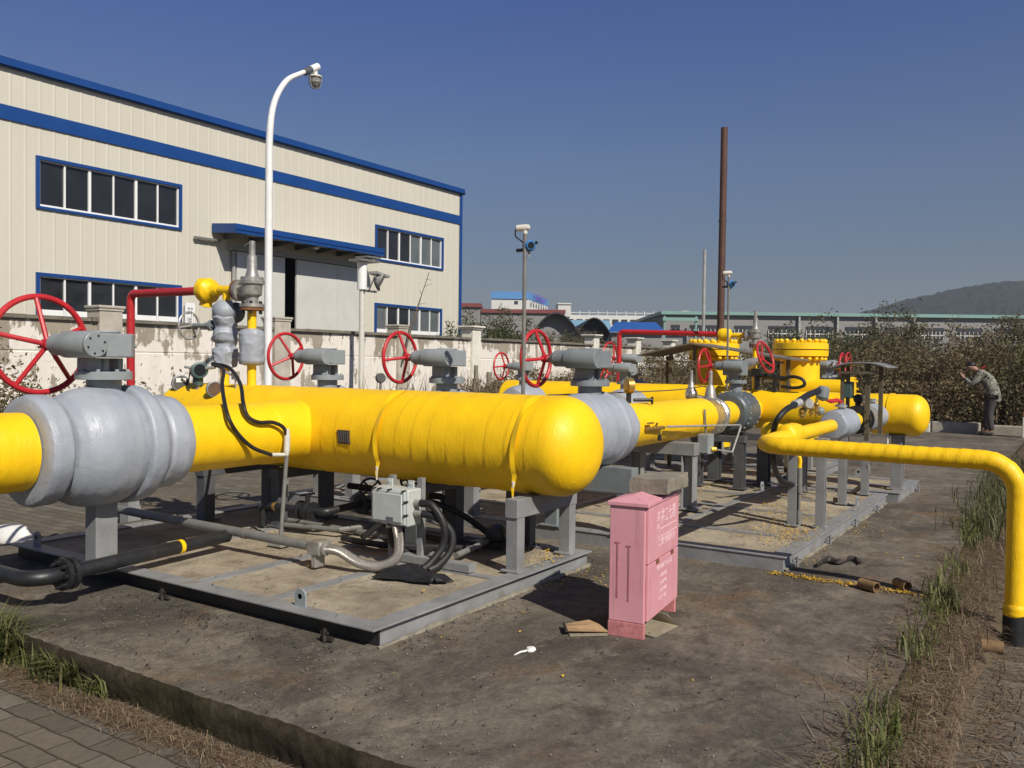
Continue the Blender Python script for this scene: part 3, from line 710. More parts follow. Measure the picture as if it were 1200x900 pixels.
# ================================================================== BOUNDARY WALL
def boundary_wall():
    Y = 16.0; T = thing('boundary_wall', 'long boundary wall with peeling whitewash and mossy coping in front of the warehouse', 'wall', (20, Y, GZ))
    b = MB(); vs = []; fs = []; n = 240; x0, x1 = 2.0, 52.0; zs = [GZ, 0.4, 0.9, 1.585, 1.60, 1.612, 1.627, 2.0, 2.19]
    off = [0, 0, 0, 0, 0.014, 0.014, 0, 0, 0]
    for j, z in enumerate(zs):
        for i in range(n+1):
            x = x0+(x1-x0)*i/n; vs.append((x, Y + off[j] + 0.012*nz((x, z, 0), 0.8), z))
    for j in range(len(zs)-1):
        for i in range(n): a = j*(n+1)+i; fs.append((a, a+1, a+n+2, a+n+1))
    b.add(vs, fs); b.box((x0, Y+0.05, GZ), (x1, Y+0.24, 2.188)); b.build('masonry', M['wall'], T, smooth=False)
    b = MB(); x = x0
    while x < x1:
        L = 0.9+random.random()*0.6; dz = random.uniform(-0.012, 0.012); dy = random.uniform(-0.012, 0.012)
        b.box((x+0.006, Y-0.075+dy, 2.192), (min(x1, x+L)-0.006, Y+0.30, 2.262+dz)); x += L
    b.build('coping', M['wall_cap'], T, smooth=False)
    for k, X in enumerate((6.1, 9.95, 14.3, 18.7, 22.15, 30.1, 33.9, 37.6, 41.5, 45.3)):
        h = 2.50 + (0.11 if X > 20 else 0); w = 0.24 if X < 20 else 0.22
        p = MB(); p.box((X-w, Y-0.10, GZ), (X+w, Y+0.34, h-0.10)); ov = 0.02 if X < 20 else 0.05; p.box((X-w-ov, Y-0.10-ov, h-0.098), (X+w+ov, Y+0.34+ov, h-0.045)); p.box((X-w-2*ov, Y-0.10-2*ov, h-0.043), (X+w+2*ov, Y+0.34+2*ov, h+0.01))
        p.build('pillar', M['pillar'] if X < 20 else M['pillar_white'], T, smooth=False, bevel=0.012)
boundary_wall()

# ================================================================== POLES AND LAMPS
def street_lamp():
    X, Y = 9.58, 11.0; T = thing('street_lamp', 'tall white swan neck street lamp with caged glass lantern', 'street lamp', (X, Y, GZ))
    d = (ony(369, 80, Y)-Vector((X, Y, 6.41))); tip = Vector((10.62, Y, 6.36))
    pts = spline([(X, Y, GZ), (X, Y, 2), (X, Y, 4.2), (X+0.01, Y, 5.1), (X+0.10, Y, 5.62), (X+0.34, Y, 6.02), (X+0.66, Y, 6.24), (X+0.88, Y, 6.36)], 10)
    rs = [0.069-0.033*(i/(len(pts)-1)) for i in range(len(pts))]
    MB().tube(pts, rs, 18).build('pole', M['white'], T)
    a, c = Vector((X+0.74, Y, 6.28)), Vector((X+0.96, Y, 6.415))
    MB().cyl(a, c, 0.058, n=14).build('arm_clamp', M['skid_dark'], T)
    b = MB(); b.cyl((X+0.88, Y, 6.365), (X+1.04, Y, 6.46), 0.062, n=14); b.build('arm_end', M['white'], T)
    L = Vector((X+0.985, Y, 6.39)); q = L
    k_ = 0.72
    h = MB(); h.lathe([(t*k_, r*k_) for t, r in ((0, 0.05), (0.06, 0.055), (0.11, 0.065), (0.14, 0.15), (0.165, 0.165), (0.18, 0.16))], q, (0, 0, -1), 24); hd = h.build('lamp_hood', M['offwhite'], T)
    g = MB(); g.lathe([(t*k_, r*k_) for t, r in ((0.18, 0.125), (0.26, 0.13), (0.34, 0.115), (0.39, 0.08), (0.415, 0.02))], q, (0, 0, -1), 20); g.build('lamp_globe', M['lamp_glass'], T)
    c = MB()
    for k in range(6):
        th = k*PI/3; u = Vector((math.cos(th), math.sin(th), 0))*k_
        c.tube([q+u*0.15+Vector((0, 0, -0.17))*k_, q+u*0.155+Vector((0, 0, -0.30))*k_, q+u*0.11+Vector((0, 0, -0.41))*k_, q+Vector((0, 0, -0.45))*k_], 0.006, 6)
    c.torus(q+Vector((0, 0, -0.29))*k_, (0, 0, 1), 0.155*k_, 0.006, 24, 6); c.build('lamp_cage', M['galv'], T)
_m, _nt, _b = newmat('lamp glass'); _b.inputs['Base Color'].default_value = (0.35, 0.34, 0.29, 1); _b.inputs['Roughness'].default_value = 0.12; _b.inputs['Transmission Weight'].default_value = 0.35; M['lamp_glass'] = _m
street_lamp()

def flood_post():
    X, Y = 16.44, 15.4; T = thing('floodlight_post', 'thin white post carrying a floodlight and a flat cap in front of the wall', 'floodlight', (X, Y, GZ))
    MB().cyl((X, Y, GZ), (X, Y, 3.3), 0.075, 0.07, 12).build('pole', M['offwhite'], T)
    MB().cyl((X, Y, 3.3), (X, Y, 4.0), 0.125, n=14).build('pole_sleeve', M['white'], T)
    b = MB(); b.box((X-0.28, Y-0.22, 4.0), (X+0.42, Y+0.2, 4.05)); b.box((X-0.05, Y-0.22, 4.1), (X+0.45, Y+0.2, 4.14)); b.build('cap_plate', M['galv_dull'], T, smooth=False)
    b = MB(); b.box((X-0.03, Y-0.14, 3.24), (X+0.40, Y-0.09, 3.29)); b.tube([(X+0.08, Y-0.16, 3.28), (X+0.2, Y-0.2, 3.55), (X+0.42, Y-0.2, 3.62)], 0.022, 6); b.torus((X+0.32, Y-0.2, 3.46), (1, -0.8, 0.5), 0.17, 0.025, 20, 6); f = b.build('bracket', M['skid_dark'], T)
    b = MB(); b.lathe([(0, 0.08), (0.10, 0.13), (0.16, 0.19), (0.18, 0.2), (0.185, 0.17)], (X+0.36, Y-0.12, 3.62), (0.5, -0.75, -0.45), 18); b.box((X+0.22, Y-0.3, 3.68), (X+0.72, Y+0.02, 3.74), Matrix.Rotation(0.15, 3, 'Y')); b.build('floodlight', M['galv'], T)
flood_post()

def detector_pole(X, Y, z0, ztop, label, r=0.016, flip=1):
    T = thing('detector_pole', label, 'detector pole', (X, Y, z0), 'gas detector poles with blue transmitters')
    MB().cyl((X, Y, z0), (X, Y, ztop-0.07), r, n=10).build('pole', M['galv_dull'], T)
    s = Vector((-0.4, 0.92, 0))   # s points to the left in the view
    a = Vector((X, Y, ztop-0.03))+s*0.075; c = Vector((X, Y, ztop-0.025))-s*0.035; h = MB()
    h.lathe([(0, 0.012), (0.008, 0.024), (0.08, 0.027), (0.105, 0.023), (0.115, 0.01)], a, c-a, 14); h.cyl((X, Y, ztop-0.075), (X, Y, ztop-0.03), r*1.15, n=10); h.build('sensor_head', M['offwhite'], T)
    t = Vector((X, Y, ztop-0.165))-s*0.032-Vector((0.8, 0.5, 0))*(-0.03); fd = Vector((-0.62, -0.78, 0))
    b = MB(); b.lathe([(-0.042, 0.034), (-0.036, 0.045), (0.030, 0.045), (0.036, 0.036), (0.046, 0.035)], t, fd, 18); tr = b.build('transmitter', M['blue_trans'], T)
    b = MB(); b.cyl(t+fd*0.044, t+fd*0.049, 0.027, n=16); b.build('window', M['glass_dark'], tr)
    b = MB(); b.cyl(t-s*0.035+Vector((0, 0, 0.014)), t-s*0.066+Vector((0, 0, 0.030)), 0.012, n=8); b.build('cable_gland', M['black_steel'], tr)
    b = MB(); b.box(t+s*0.035+Vector((-0.02, -0.01, -0.045)), t+s*0.085+Vector((0.02, 0.02, -0.02))); b.build('bracket', M['black_steel'], tr, smooth=False)
    b = MB(); b.cyl(t-Vector((0, 0, 0.04)), t-Vector((0, 0, 0.085)), 0.010, n=8); b.build('stub', M['galv'], tr)
    pts = spline([a+Vector((0, 0, -0.01)), a+Vector((0, 0, -0.06)), t+s*0.075+Vector((0, 0, 0.05)), t+s*0.03+Vector((0, 0, 0.015))], 6)
    MB().tube(pts, 0.006, 6).build('cable', M['black'], T)
p = onx(613, 461, 5.75)
detector_pole(5.75, p.y, 0.0, 2.575, 'grey gas detector pole with blue transmitter standing behind the near yellow header')
detector_pole(10.55, 3.745, 1.2, 2.67, 'smaller gas detector pole with blue transmitter beside the tall rusty pole', 0.013)
T = thing('vent_pole', 'very tall rust brown steel pole rising behind the far valves', 'pole', (14.55, 5.30, GZ))
b = MB(); b.cyl((14.55, 5.30, GZ), (14.52, 5.28, 5.55), 0.064, 0.058, 14); b.build('pole', M['rust_pole'], T)
b = MB(); b.lathe([(0, 0.075), (0.03, 0.075)], (14.55, 5.30, 2.3), (0, 0, 1), 14); b.lathe([(0, 0.07), (0.03, 0.07)], (14.54, 5.29, 3.95), (0, 0, 1), 14); b.build('joint_collar', M['rust_pole'], T)
tag(MB().cyl((13.42, 5.17, GZ), (13.42, 5.17, 3.34), 0.026, n=10).build('pole', M['galv'], loc=(13.42, 5.17, GZ)), 'thin plain grey steel pole left of the tall rusty pole', 'pole')
# ================================================================== SKIDS
def lug(b, c, along, w=0.085, h=0.10, t=0.014):
    """lifting ear with a hole, standing on c, its plate lying along the given axis"""
    n = 14; R = w/2; cz = h-R
    out = [(-R, 0), (-R, cz)] + [(R*math.cos(PI-PI*k/n), cz+R*math.sin(PI*k/n)) for k in range(1, n)] + [(R, cz), (R, 0)]
    hole = [(0.38*R*math.cos(2*PI*k/n), cz+0.38*R*math.sin(2*PI*k/n)) for k in range(n)]
    # outline and hole bridged into one loop
    j = min(range(len(out)), key=lambda i: (out[i][0]-hole[0][0])**2+(out[i][1]-hole[0][1])**2)
    loop = out[j:]+out[:j]+[out[j]]+[hole[0]]+hole[:0:-1]+[hole[0]]
    ax = 'y' if along == 'x' else 'x'
    q = MB(); q.prism([(p[0]+(c[0] if along == 'x' else c[1]), p[1]+c[2]) for p in loop], ax, (c[1] if along == 'x' else c[0])-t/2, (c[1] if along == 'x' else c[0])+t/2)
    return b.add(q.v, q.f)
def skid(x0, x1, y0, y1, zt, label, cross, lugs, recess_x, recess_y, clips, fm='skid', posts=()):
    T = thing('pipe_skid', label, 'steel skid', ((x0+x1)/2, (y0+y1)/2, 0), 'low steel skids under the pipework')
    w = 0.125; t = 0.012
    b = MB()
    b.box((x0, y0, zt-t), (x1, y0+w, zt)); b.box((x0, y1-w, zt-t), (x1, y1, zt)); b.box((x0, y0+w, zt-t), (x0+w, y1-w, zt)); b.box((x1-w, y0+w, zt-t), (x1, y1-w, zt))
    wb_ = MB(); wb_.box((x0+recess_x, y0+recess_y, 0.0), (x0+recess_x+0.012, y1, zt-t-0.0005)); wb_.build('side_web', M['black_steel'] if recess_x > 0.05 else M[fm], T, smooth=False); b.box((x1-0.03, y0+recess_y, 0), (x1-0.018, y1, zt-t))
    b.box((x0+recess_x+0.012, y0+recess_y, 0), (x1-0.03, y0+recess_y+0.012, zt-t)); b.box((x0+recess_x+0.012, y1-0.04, 0), (x1-0.03, y1-0.028, zt-t))
    b.build('frame', M[fm], T, smooth=False, bevel=0.003)
    d = MB(); d.box((x0+w-0.03, y0+w-0.03, 0.002), (x1-w+0.03, y1-w+0.03, zt-0.0135)); d.build('deck', M['deck'], T, smooth=False)
    for (ax, p, ww) in cross:
        b = MB()
        if ax == 'x': b.box((x0+w+0.001, p-ww/2, zt-0.0132), (x1-w-0.001, p+ww/2, zt-0.006))
        else: b.box((p-ww/2, y0+w+0.001, zt-0.0130), (p+ww/2, y1-w-0.001, zt-0.004))
        b.build('cross_beam', M[fm], T, smooth=False)
    for (c, al) in lugs:
        lug(MB(), c, al).build('lifting_lug', M[fm] if fm != 'skid_dark' else M['skid_dark'], T, smooth=False) if False else lug(MB(), c, al).build('lifting_lug', M['gear'], T, smooth=False)
    for (x, y, dx, dy) in clips:
        b = MB(); b.box((x-0.012-0.03*abs(dy), y-0.012-0.03*abs(dx), 0.012), (x+0.012+0.03*abs(dy), y+0.012+0.03*abs(dx), 0.03)); b.cyl((x+dx*0.02, y+dy*0.02, 0.0), (x+dx*0.02, y+dy*0.02, 0.075), 0.011, n=8); b.box((x-0.006+dx*0.02, y-0.006+dy*0.02-0.02, 0.05), (x+0.006+dx*0.02, y+0.006+dy*0.02+0.02, 0.062))
        b.build('anchor_bolt', M['skid'] if x > 5 else M['debris'], T, smooth=False)
    return T
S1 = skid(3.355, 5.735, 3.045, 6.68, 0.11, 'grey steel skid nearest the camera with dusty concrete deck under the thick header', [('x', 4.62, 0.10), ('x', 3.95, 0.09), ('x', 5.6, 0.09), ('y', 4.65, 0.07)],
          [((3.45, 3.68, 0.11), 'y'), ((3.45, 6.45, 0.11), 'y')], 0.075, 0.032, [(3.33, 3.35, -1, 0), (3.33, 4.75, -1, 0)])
S2 = skid(6.375, 10.27, 1.80, 7.0, 0.11, 'wide grey steel skid in the middle with yellow scraps on its deck', [('y', 7.2, 0.10), ('y', 8.4, 0.10), ('y', 9.3, 0.09), ('x', 3.0, 0.07), ('x', 4.2, 0.09), ('x', 5.6, 0.09)],
          [((9.65, 3.0, 0.11), 'x'), ((6.5, 4.25, 0.11), 'y'), ((7.9, 3.62, 0.11), 'x'), ((9.2, 1.9, 0.11), 'x')], 0.008, 0.02, [(6.62, 1.80, 0, -1), (7.62, 1.80, 0, -1), (8.6, 1.80, 0, -1), (9.6, 1.80, 0, -1)])
S3 = skid(10.40, 11.75, 1.70, 7.0, 0.11, 'small far grey steel skid under the end of the rear header', [('y', 11.0, 0.10), ('x', 3.2, 0.09), ('x', 4.8, 0.09)], [((10.5, 3.0, 0.11), 'y'), ((11.66, 2.4, 0.11), 'y')], 0.008, 0.02, [(11.55, 1.70, 0, -1)])
S4 = skid(12.0, 13.6, 2.95, 6.2, 0.11, 'farthest grey skid carrying the two flanged filter vessels', [('x', 3.9, 0.09)], [], 0.008, 0.02, [])

def ibeam(b, p, h, w=0.10, d=0.10, t=0.010, open_='x'):
    """upright H section from p; flanges lie across the open_ direction"""
    x, y, z = p
    if open_ == 'x':
        b.box((x-w/2, y-d/2, z), (x+w/2, y-d/2+t, z+h)); b.box((x-w/2, y+d/2-t, z), (x+w/2, y+d/2, z+h)); b.box((x-t/2, y-d/2+t, z), (x+t/2, y+d/2-t, z+h))
    else:
        b.box((x-w/2, y-d/2, z), (x-w/2+t, y+d/2, z+h)); b.box((x+w/2-t, y-d/2, z), (x+w/2, y+d/2, z+h)); b.box((x-w/2+t, y-t/2, z), (x+w/2-t, y+t/2, z+h))
    return b
def trestle(label, ends, ztop, beam, mat='skid', leg=0.10, z0=0.112, base=True, solid=True, open_='x', name='pipe_trestle'):
    """two legs and the beam across their tops"""
    (xa, ya), (xb, yb) = ends
    T = thing(name, label, 'pipe support', ((xa+xb)/2, (ya+yb)/2, z0), 'steel pipe supports')
    for (x, y) in ends:
        b = MB()
        if solid: b.box((x-leg/2, y-leg/2, z0), (x+leg/2, y+leg/2, ztop-beam-0.001))
        else: ibeam(b, (x, y, z0), ztop-beam-0.001-z0, leg, leg, 0.010, open_)
        if base: b.box((x-leg*0.8, y-leg*0.8, z0-0.001), (x+leg*0.8, y+leg*0.8, z0+0.012))
        b.build('leg', M[mat], T, smooth=False, bevel=0.003)
    b = MB(); e = leg*0.62
    if abs(xb-xa) > abs(yb-ya): b.box((min(xa, xb)-e, ya-leg/2-0.004, ztop-beam), (max(xa, xb)+e, ya+leg/2+0.004, ztop))
    else: b.box((xa-leg/2-0.004, min(ya, yb)-e, ztop-beam), (xa+leg/2+0.004, max(ya, yb)+e, ztop))
    b.build('beam', M[mat], T, smooth=False, bevel=0.004)
    return T
trestle('grey steel saddle under the rounded near end of the thick header', [(4.865, 3.16), (5.56, 3.16)], 0.595, 0.125, leg=0.09)
trestle('grey steel saddle just behind the front saddle of the thick header', [(5.40, 3.52), (5.60, 3.52)], 0.593, 0.10, 'skid_dark', leg=0.08)  # this and the next three: dark colour stands in for the header's shade
trestle('support toned dark for shade under the thick header right of the junction box', [(5.02, 4.15), (5.5, 4.15)], 0.593, 0.08, 'skid_dark', leg=0.11)
trestle('support toned dark for shade at the far left end of the thick header', [(4.85, 6.35), (5.56, 6.35)], 0.593, 0.10, 'skid_dark', leg=0.11)
trestle('support toned dark for shade under the middle of the thick header behind the upright conduit', [(5.02, 5.62), (5.56, 5.62)], 0.593, 0.08, 'skid_dark', leg=0.10)
trestle('grey portal support under the valve right of the thick header', [(6.46, 3.12), (6.46, 3.80)], 0.655, 0.21, 'gear2', leg=0.12)
trestle('grey trestle under the middle of the front yellow branch pipe', [(7.95, 3.18), (7.95, 3.72)], 0.75, 0.12, leg=0.12, solid=False)
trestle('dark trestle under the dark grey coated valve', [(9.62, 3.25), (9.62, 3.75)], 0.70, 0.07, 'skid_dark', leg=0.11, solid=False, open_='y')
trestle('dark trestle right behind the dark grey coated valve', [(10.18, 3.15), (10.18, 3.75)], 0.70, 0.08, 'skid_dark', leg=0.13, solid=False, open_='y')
for (x, lab) in ((6.5, 'grey support under the second valve behind the thick header'),): 
    trestle(lab, [(x, 4.7), (x, 5.15)], 0.64, 0.10, leg=0.11)
    trestle('grey support under the third valve behind the thick header', [(x, 6.2), (x, 6.65)], 0.64, 0.10, leg=0.11)
def post(label, x, y, z1, w=0.07, d=0.075, mat='skid', z0=0.112):
    T = thing('pipe_post', label, 'pipe support', (x, y, z0), 'single posts under the thin yellow pipe run')
    b = MB(); ibeam(b, (x, y, z0), z1-z0-0.014, w, d, 0.011, 'y'); b.build('post', M[mat], T, smooth=False, bevel=0.002)
    b = MB(); b.box((x-w*0.75, y-d*0.75, z1-0.0135), (x+w*0.75, y+d*0.75, z1-0.001)); b.build('top_plate', M[mat], T, smooth=False)
    b = MB(); b.box((x-w*0.75, y-d*0.75, z0-0.001), (x+w*0.75, y+d*0.75, z0+0.010)); b.build('base_plate', M[mat], T, smooth=False)
post('nearest left post under the thin yellow pipe, beside the pale conduit', 7.70, 2.12, 0.88)
post('nearest right post under the thin yellow pipe at the skid edge', 7.76, 1.90, 0.88)
post('post under the small grey ball valve in the thin run', 9.22, 2.05, 0.88)
post('farther slim post behind the pale conduit', 9.90, 2.62, 0.80)
post('far post under the flange near the rear header', 10.05, 2.0, 0.80)
post('short wide post under the rounded end of the rear header', 10.80, 1.80, 0.73, 0.17, 0.12)
post('short post under the left part of the rear header', 10.80, 4.9, 0.66, 0.15, 0.12)

# ================================================================== VALVES
def dens(prof, step=0.012):
    out = [prof[0]]
    for p, q in zip(prof, prof[1:]):
        n = max(1, int(math.hypot(q[0]-p[0], q[1]-p[1])/step))
        out += [(p[0]+(q[0]-p[0])*k/n, p[1]+(q[1]-p[1])*k/n) for k in range(1, n+1)]
    return out
def handwheel(c, axis, R, tube, nsp, ph, dish, parent, mat, name='handwheel', hubr=None):
    c = Vector(c); d = Vector(axis).normalized(); u = Vector((1, 0, 0)) if abs(d.x) < 0.9 else Vector((0, 1, 0)); u = (u-d*u.dot(d)).normalized(); w = Vector((0, 0, 1)); w = (w-d*w.dot(d)-u*w.dot(u)).normalized()
    rc = c + d*dish; n = 56
    b = MB(); b.tube([rc+u*(R*math.cos(2*PI*k/n))+w*(R*math.sin(2*PI*k/n)) for k in range(n)], tube, 10, closed=True)
    for k in range(nsp):
        a = math.radians(ph)+2*PI*k/nsp; e = rc+u*(R*math.cos(a))+w*(R*math.sin(a)); b.cyl(c, e, tube*0.85, tube*0.8, 8)
    hw = b.build(name, mat, parent)
    h = MB(); hr = hubr or tube*2.0; h.cyl(c-d*tube*1.6, c+d*tube*1.6, hr, n=14); h.build('hub', mat, hw)
    return hw
def gear_valve(label, X, Y, z, prof, zp, zg, g, wheelR, nsp=4, ph=110, bodymat='grey_wrap', gearmat='gear', wd=1, creas=0.010, group='gear operated ball valves', disk=True, wheeltube=None, foot=None, tall=0.0, dishf=1.0, neckr=0.085):
    T = thing('gear_valve', label, 'valve', (X, Y, z), group)
    MB().lathe(dens(prof), (X, Y, z), (1, 0, 0), 64, disp=crease(creas)).build('valve_body', M[bodymat], T, ang=60)
    rb = max(r for _, r in prof)
    b = MB(); b.cyl((X, Y, z+rb*0.8), (X, Y, z+zp-0.024*g), neckr*g*1.25, n=20); b.build('stem_neck', M[gearmat], T)
    b = MB(); b.lathe([(-0.026*g, 0.172*g), (0.026*g, 0.172*g)], (X, Y, z+zp), (0, 0, 1), 28); b.bolts((X, Y, z+zp+0.03*g), (0, 0, 1), 0.145*g, 8, 0.014*g, 0.022*g); b.build('mounting_flange', M[gearmat], T, bevel=0.003)
    zb = z+zg-0.085*g; b = MB()
    b.prism([(X-0.135*g, z+zp+0.027*g), (X-0.06*g, z+zp+0.027*g), (X-0.06*g, zb), (X-0.135*g, zb)], 'y', Y-0.07*g, Y+0.08*g)
    b.box((X+0.07*g, Y-0.05*g, z+zp+0.027*g), (X+0.105*g, Y+0.06*g, zb)); b.cyl((X, Y, z+zp+0.027*g), (X, Y, zb), 0.035*g, n=12); b.build('yoke', M[gearmat], T, smooth=False, bevel=0.004)
    zc = z+zg; b = MB(); h = 0.080*g
    poly = [(X-0.17*g, Y-0.145*g)] + [(X+0.185*g*math.cos(a)*0.98, Y+0.185*g*math.sin(a)) for a in [math.radians(-60+120*k/14) for k in range(15)]] + [(X-0.17*g, Y+0.16*g)]
    b.prism(poly, 'z', zc-h-tall, zc+h*0.92+tall*0.2); b.prism([(X+0.10*g*math.cos(2*PI*k/20), Y+0.10*g*math.sin(2*PI*k/20)) for k in range(20)], 'z', zc+h*0.92+tall*0.2+0.001, zc+h*1.15+tall*0.2)
    gb = b.build('gearbox', M[gearmat], T, bevel=0.012*g)
    xw = X-0.17*g; b = MB(); b.lathe([(0, 0.078*g), (0.012*g, 0.085*g), (0.30*g, 0.085*g), (0.31*g, 0.072*g), (0.42*g, 0.070*g), (0.43*g, 0.058*g), (0.455*g, 0.05*g)], (xw, Y-0.17*g*wd, zc), (0, wd, 0), 28)
    b.build('worm_housing', M[gearmat], gb)
    if disk and nsp == 5:
        b = MB(); b.lathe([(0, 0.080*g), (0.022*g, 0.080*g), (0.026*g, 0.075*g)], (xw, Y-0.171*g*wd, zc), (0, -wd, 0), 28); cp = b.build('end_cover', M[gearmat], gb)
        
        for q in range(6):
            a = 2*PI*q/6+0.3; b = MB(); cc = Vector((xw+0.056*g*math.cos(a), Y-0.199*g*wd, zc+0.056*g*math.sin(a))); b.cyl(cc-Vector((0, 0.004*g, 0)), cc+Vector((0, 0.004*g, 0)), 0.0065*g, n=6); b.build('bolt', M['black_steel'], cp)
    b = MB(); b.cyl((X+0.16*g, Y+0.02*g, zc), (X+0.24*g, Y+0.02*g, zc), 0.016*g, n=8); b.build('indicator', M['galv'], gb)
    b = MB(); b.cyl((xw, Y+0.27*g*wd, zc), (xw, Y+0.39*g*wd, zc), 0.022*g, n=10); b.build('worm_shaft', M['galv'], gb)
    handwheel((xw, Y+0.355*g*wd, zc), (0, wd, 0), wheelR, wheeltube or 0.0195*g, nsp, ph, 0.095*g*dishf, T, M['red'])
    if foot:
        for (dx, zf, w) in foot:
            b = MB(); b.box((X+dx-w/2, Y-w*0.4, zf), (X+dx+w/2, Y+w*0.4, z-rb*0.86)); b.cyl((X+dx, Y, z-rb*0.92), (X+dx, Y, z-rb*0.7), w*0.75, n=18); b.build('foot', M['skid'], T, smooth=False, bevel=0.003)
    return T
ZA = 0.932
P1 = [(-.52, .236), (-.518, .285), (-.505, .326), (-.47, .335), (-.385, .331), (-.362, .305), (-.352, .262), (-.335, .258), (-.325, .285), (-.28, .328), (-.22, .356), (-.14, .374), (-.05, .380), (.04, .372), (.095, .352), (.105, .346), (.112, .372), (.122, .384), (.19, .384), (.225, .376), (.245, .345), (.27, .318), (.30, .300), (.315, .316), (.42, .312), (.475, .295), (.497, .262), (.50, .236)]
gear_valve('big grey wrapped valve at far left with the largest red five spoke handwheel', 3.27, 5.31, ZA, P1, 0.452, 0.648, 1.0, 0.315, 5, 95, creas=0.006, foot=[(-0.015, 0.112, 0.15)])
P4 = [(-.46, .2), (-.44, .26), (-.3, .29), (-.1, .305), (.1, .305), (.115, .318), (.15, .318), (.17, .30), (.36, .285), (.44, .25), (.46, .2)]
gear_valve('grey wrapped valve hugging the rounded right end of the thick header', 6.42, 3.45, 0.945, P4, 0.392, 0.592, 0.95, 0.232, 4, 95, wheeltube=0.0168, gearmat='gear2', creas=0.008)
P3 = [(x, r*0.95) for x, r in P4]
gear_valve('grey gear valve behind the thick header, red wheel before the lower right warehouse window', 6.40, 4.93, 0.935, P3, 0.392, 0.600, 0.95, 0.232, 4, 97, wheeltube=0.0168, creas=0.008)
gear_valve('grey gear valve behind the thick header, red wheel just right of the street lamp', 6.36, 6.42, 0.935, P3, 0.392, 0.600, 0.95, 0.232, 4, 116, wheeltube=0.0168, creas=0.008)
P5 = [(-.30, .13), (-.29, .20), (-.2, .235), (-.05, .255), (.1, .255), (.2, .24), (.29, .2), (.3, .13)]
gear_valve('far small grey wrapped valve with red wheel left of the near detector pole', 9.87, 6.30, 0.95, P5, 0.33, 0.50, 0.66, 0.178, 4, 95, creas=0.006)
gear_valve('grey wrapped valve in front of the rear header behind the pressure gauge', 10.0, 4.86, 0.93, P5, 0.33, 0.52, 0.68, 0.20, 4, 70, creas=0.006)
P8 = [(-.27, .15), (-.265, .205), (-.24, .232), (-.1, .245), (.1, .245), (.22, .235), (.26, .21), (.27, .15)]
v8 = gear_valve('dark grey bare coated valve with tall gearbox at the end of the front branch pipe', 10.02, 3.45, 0.955, P8, 0.35, 0.535, 0.74, 0.195, 4, 5, 'grey_dark_wrap', 'gear2', creas=0.0, tall=0.05, dishf=1.1)
b = MB(); b.bolts((9.85, 3.45, 0.955), (1, 0, 0), 0.243, 24, 0.011, 0.03); b.bolts((10.19, 3.45, 0.955), (1, 0, 0), 0.243, 24, 0.011, 0.03); b.build('flange_bolt', M['gear'], v8)
p7 = onx(742, 440, 11.75)
gear_valve('far grey valve rising behind the rear header left of the sheet shelter', 11.75, p7.y, 1.02, P5, 0.33, 0.56, 0.72, 0.235, 4, 60, creas=0.006)
pa = onx(966, 430, 13.0)
gear_valve('small far valve with thin red wheel right of the taller looking filter vessel', 13.0, pa.y, 1.02, P5, 0.33, 0.50, 0.60, 0.17, 3, 80, wd=-1, creas=0.004, wheeltube=0.012)
gear_valve('farthest valve with thin red wheel beside a twin wheel right of the filter vessels', 13.9, pa.y+0.12, 1.02, P5, 0.33, 0.52, 0.60, 0.17, 3, 40, wd=-1, creas=0.004, wheeltube=0.012)

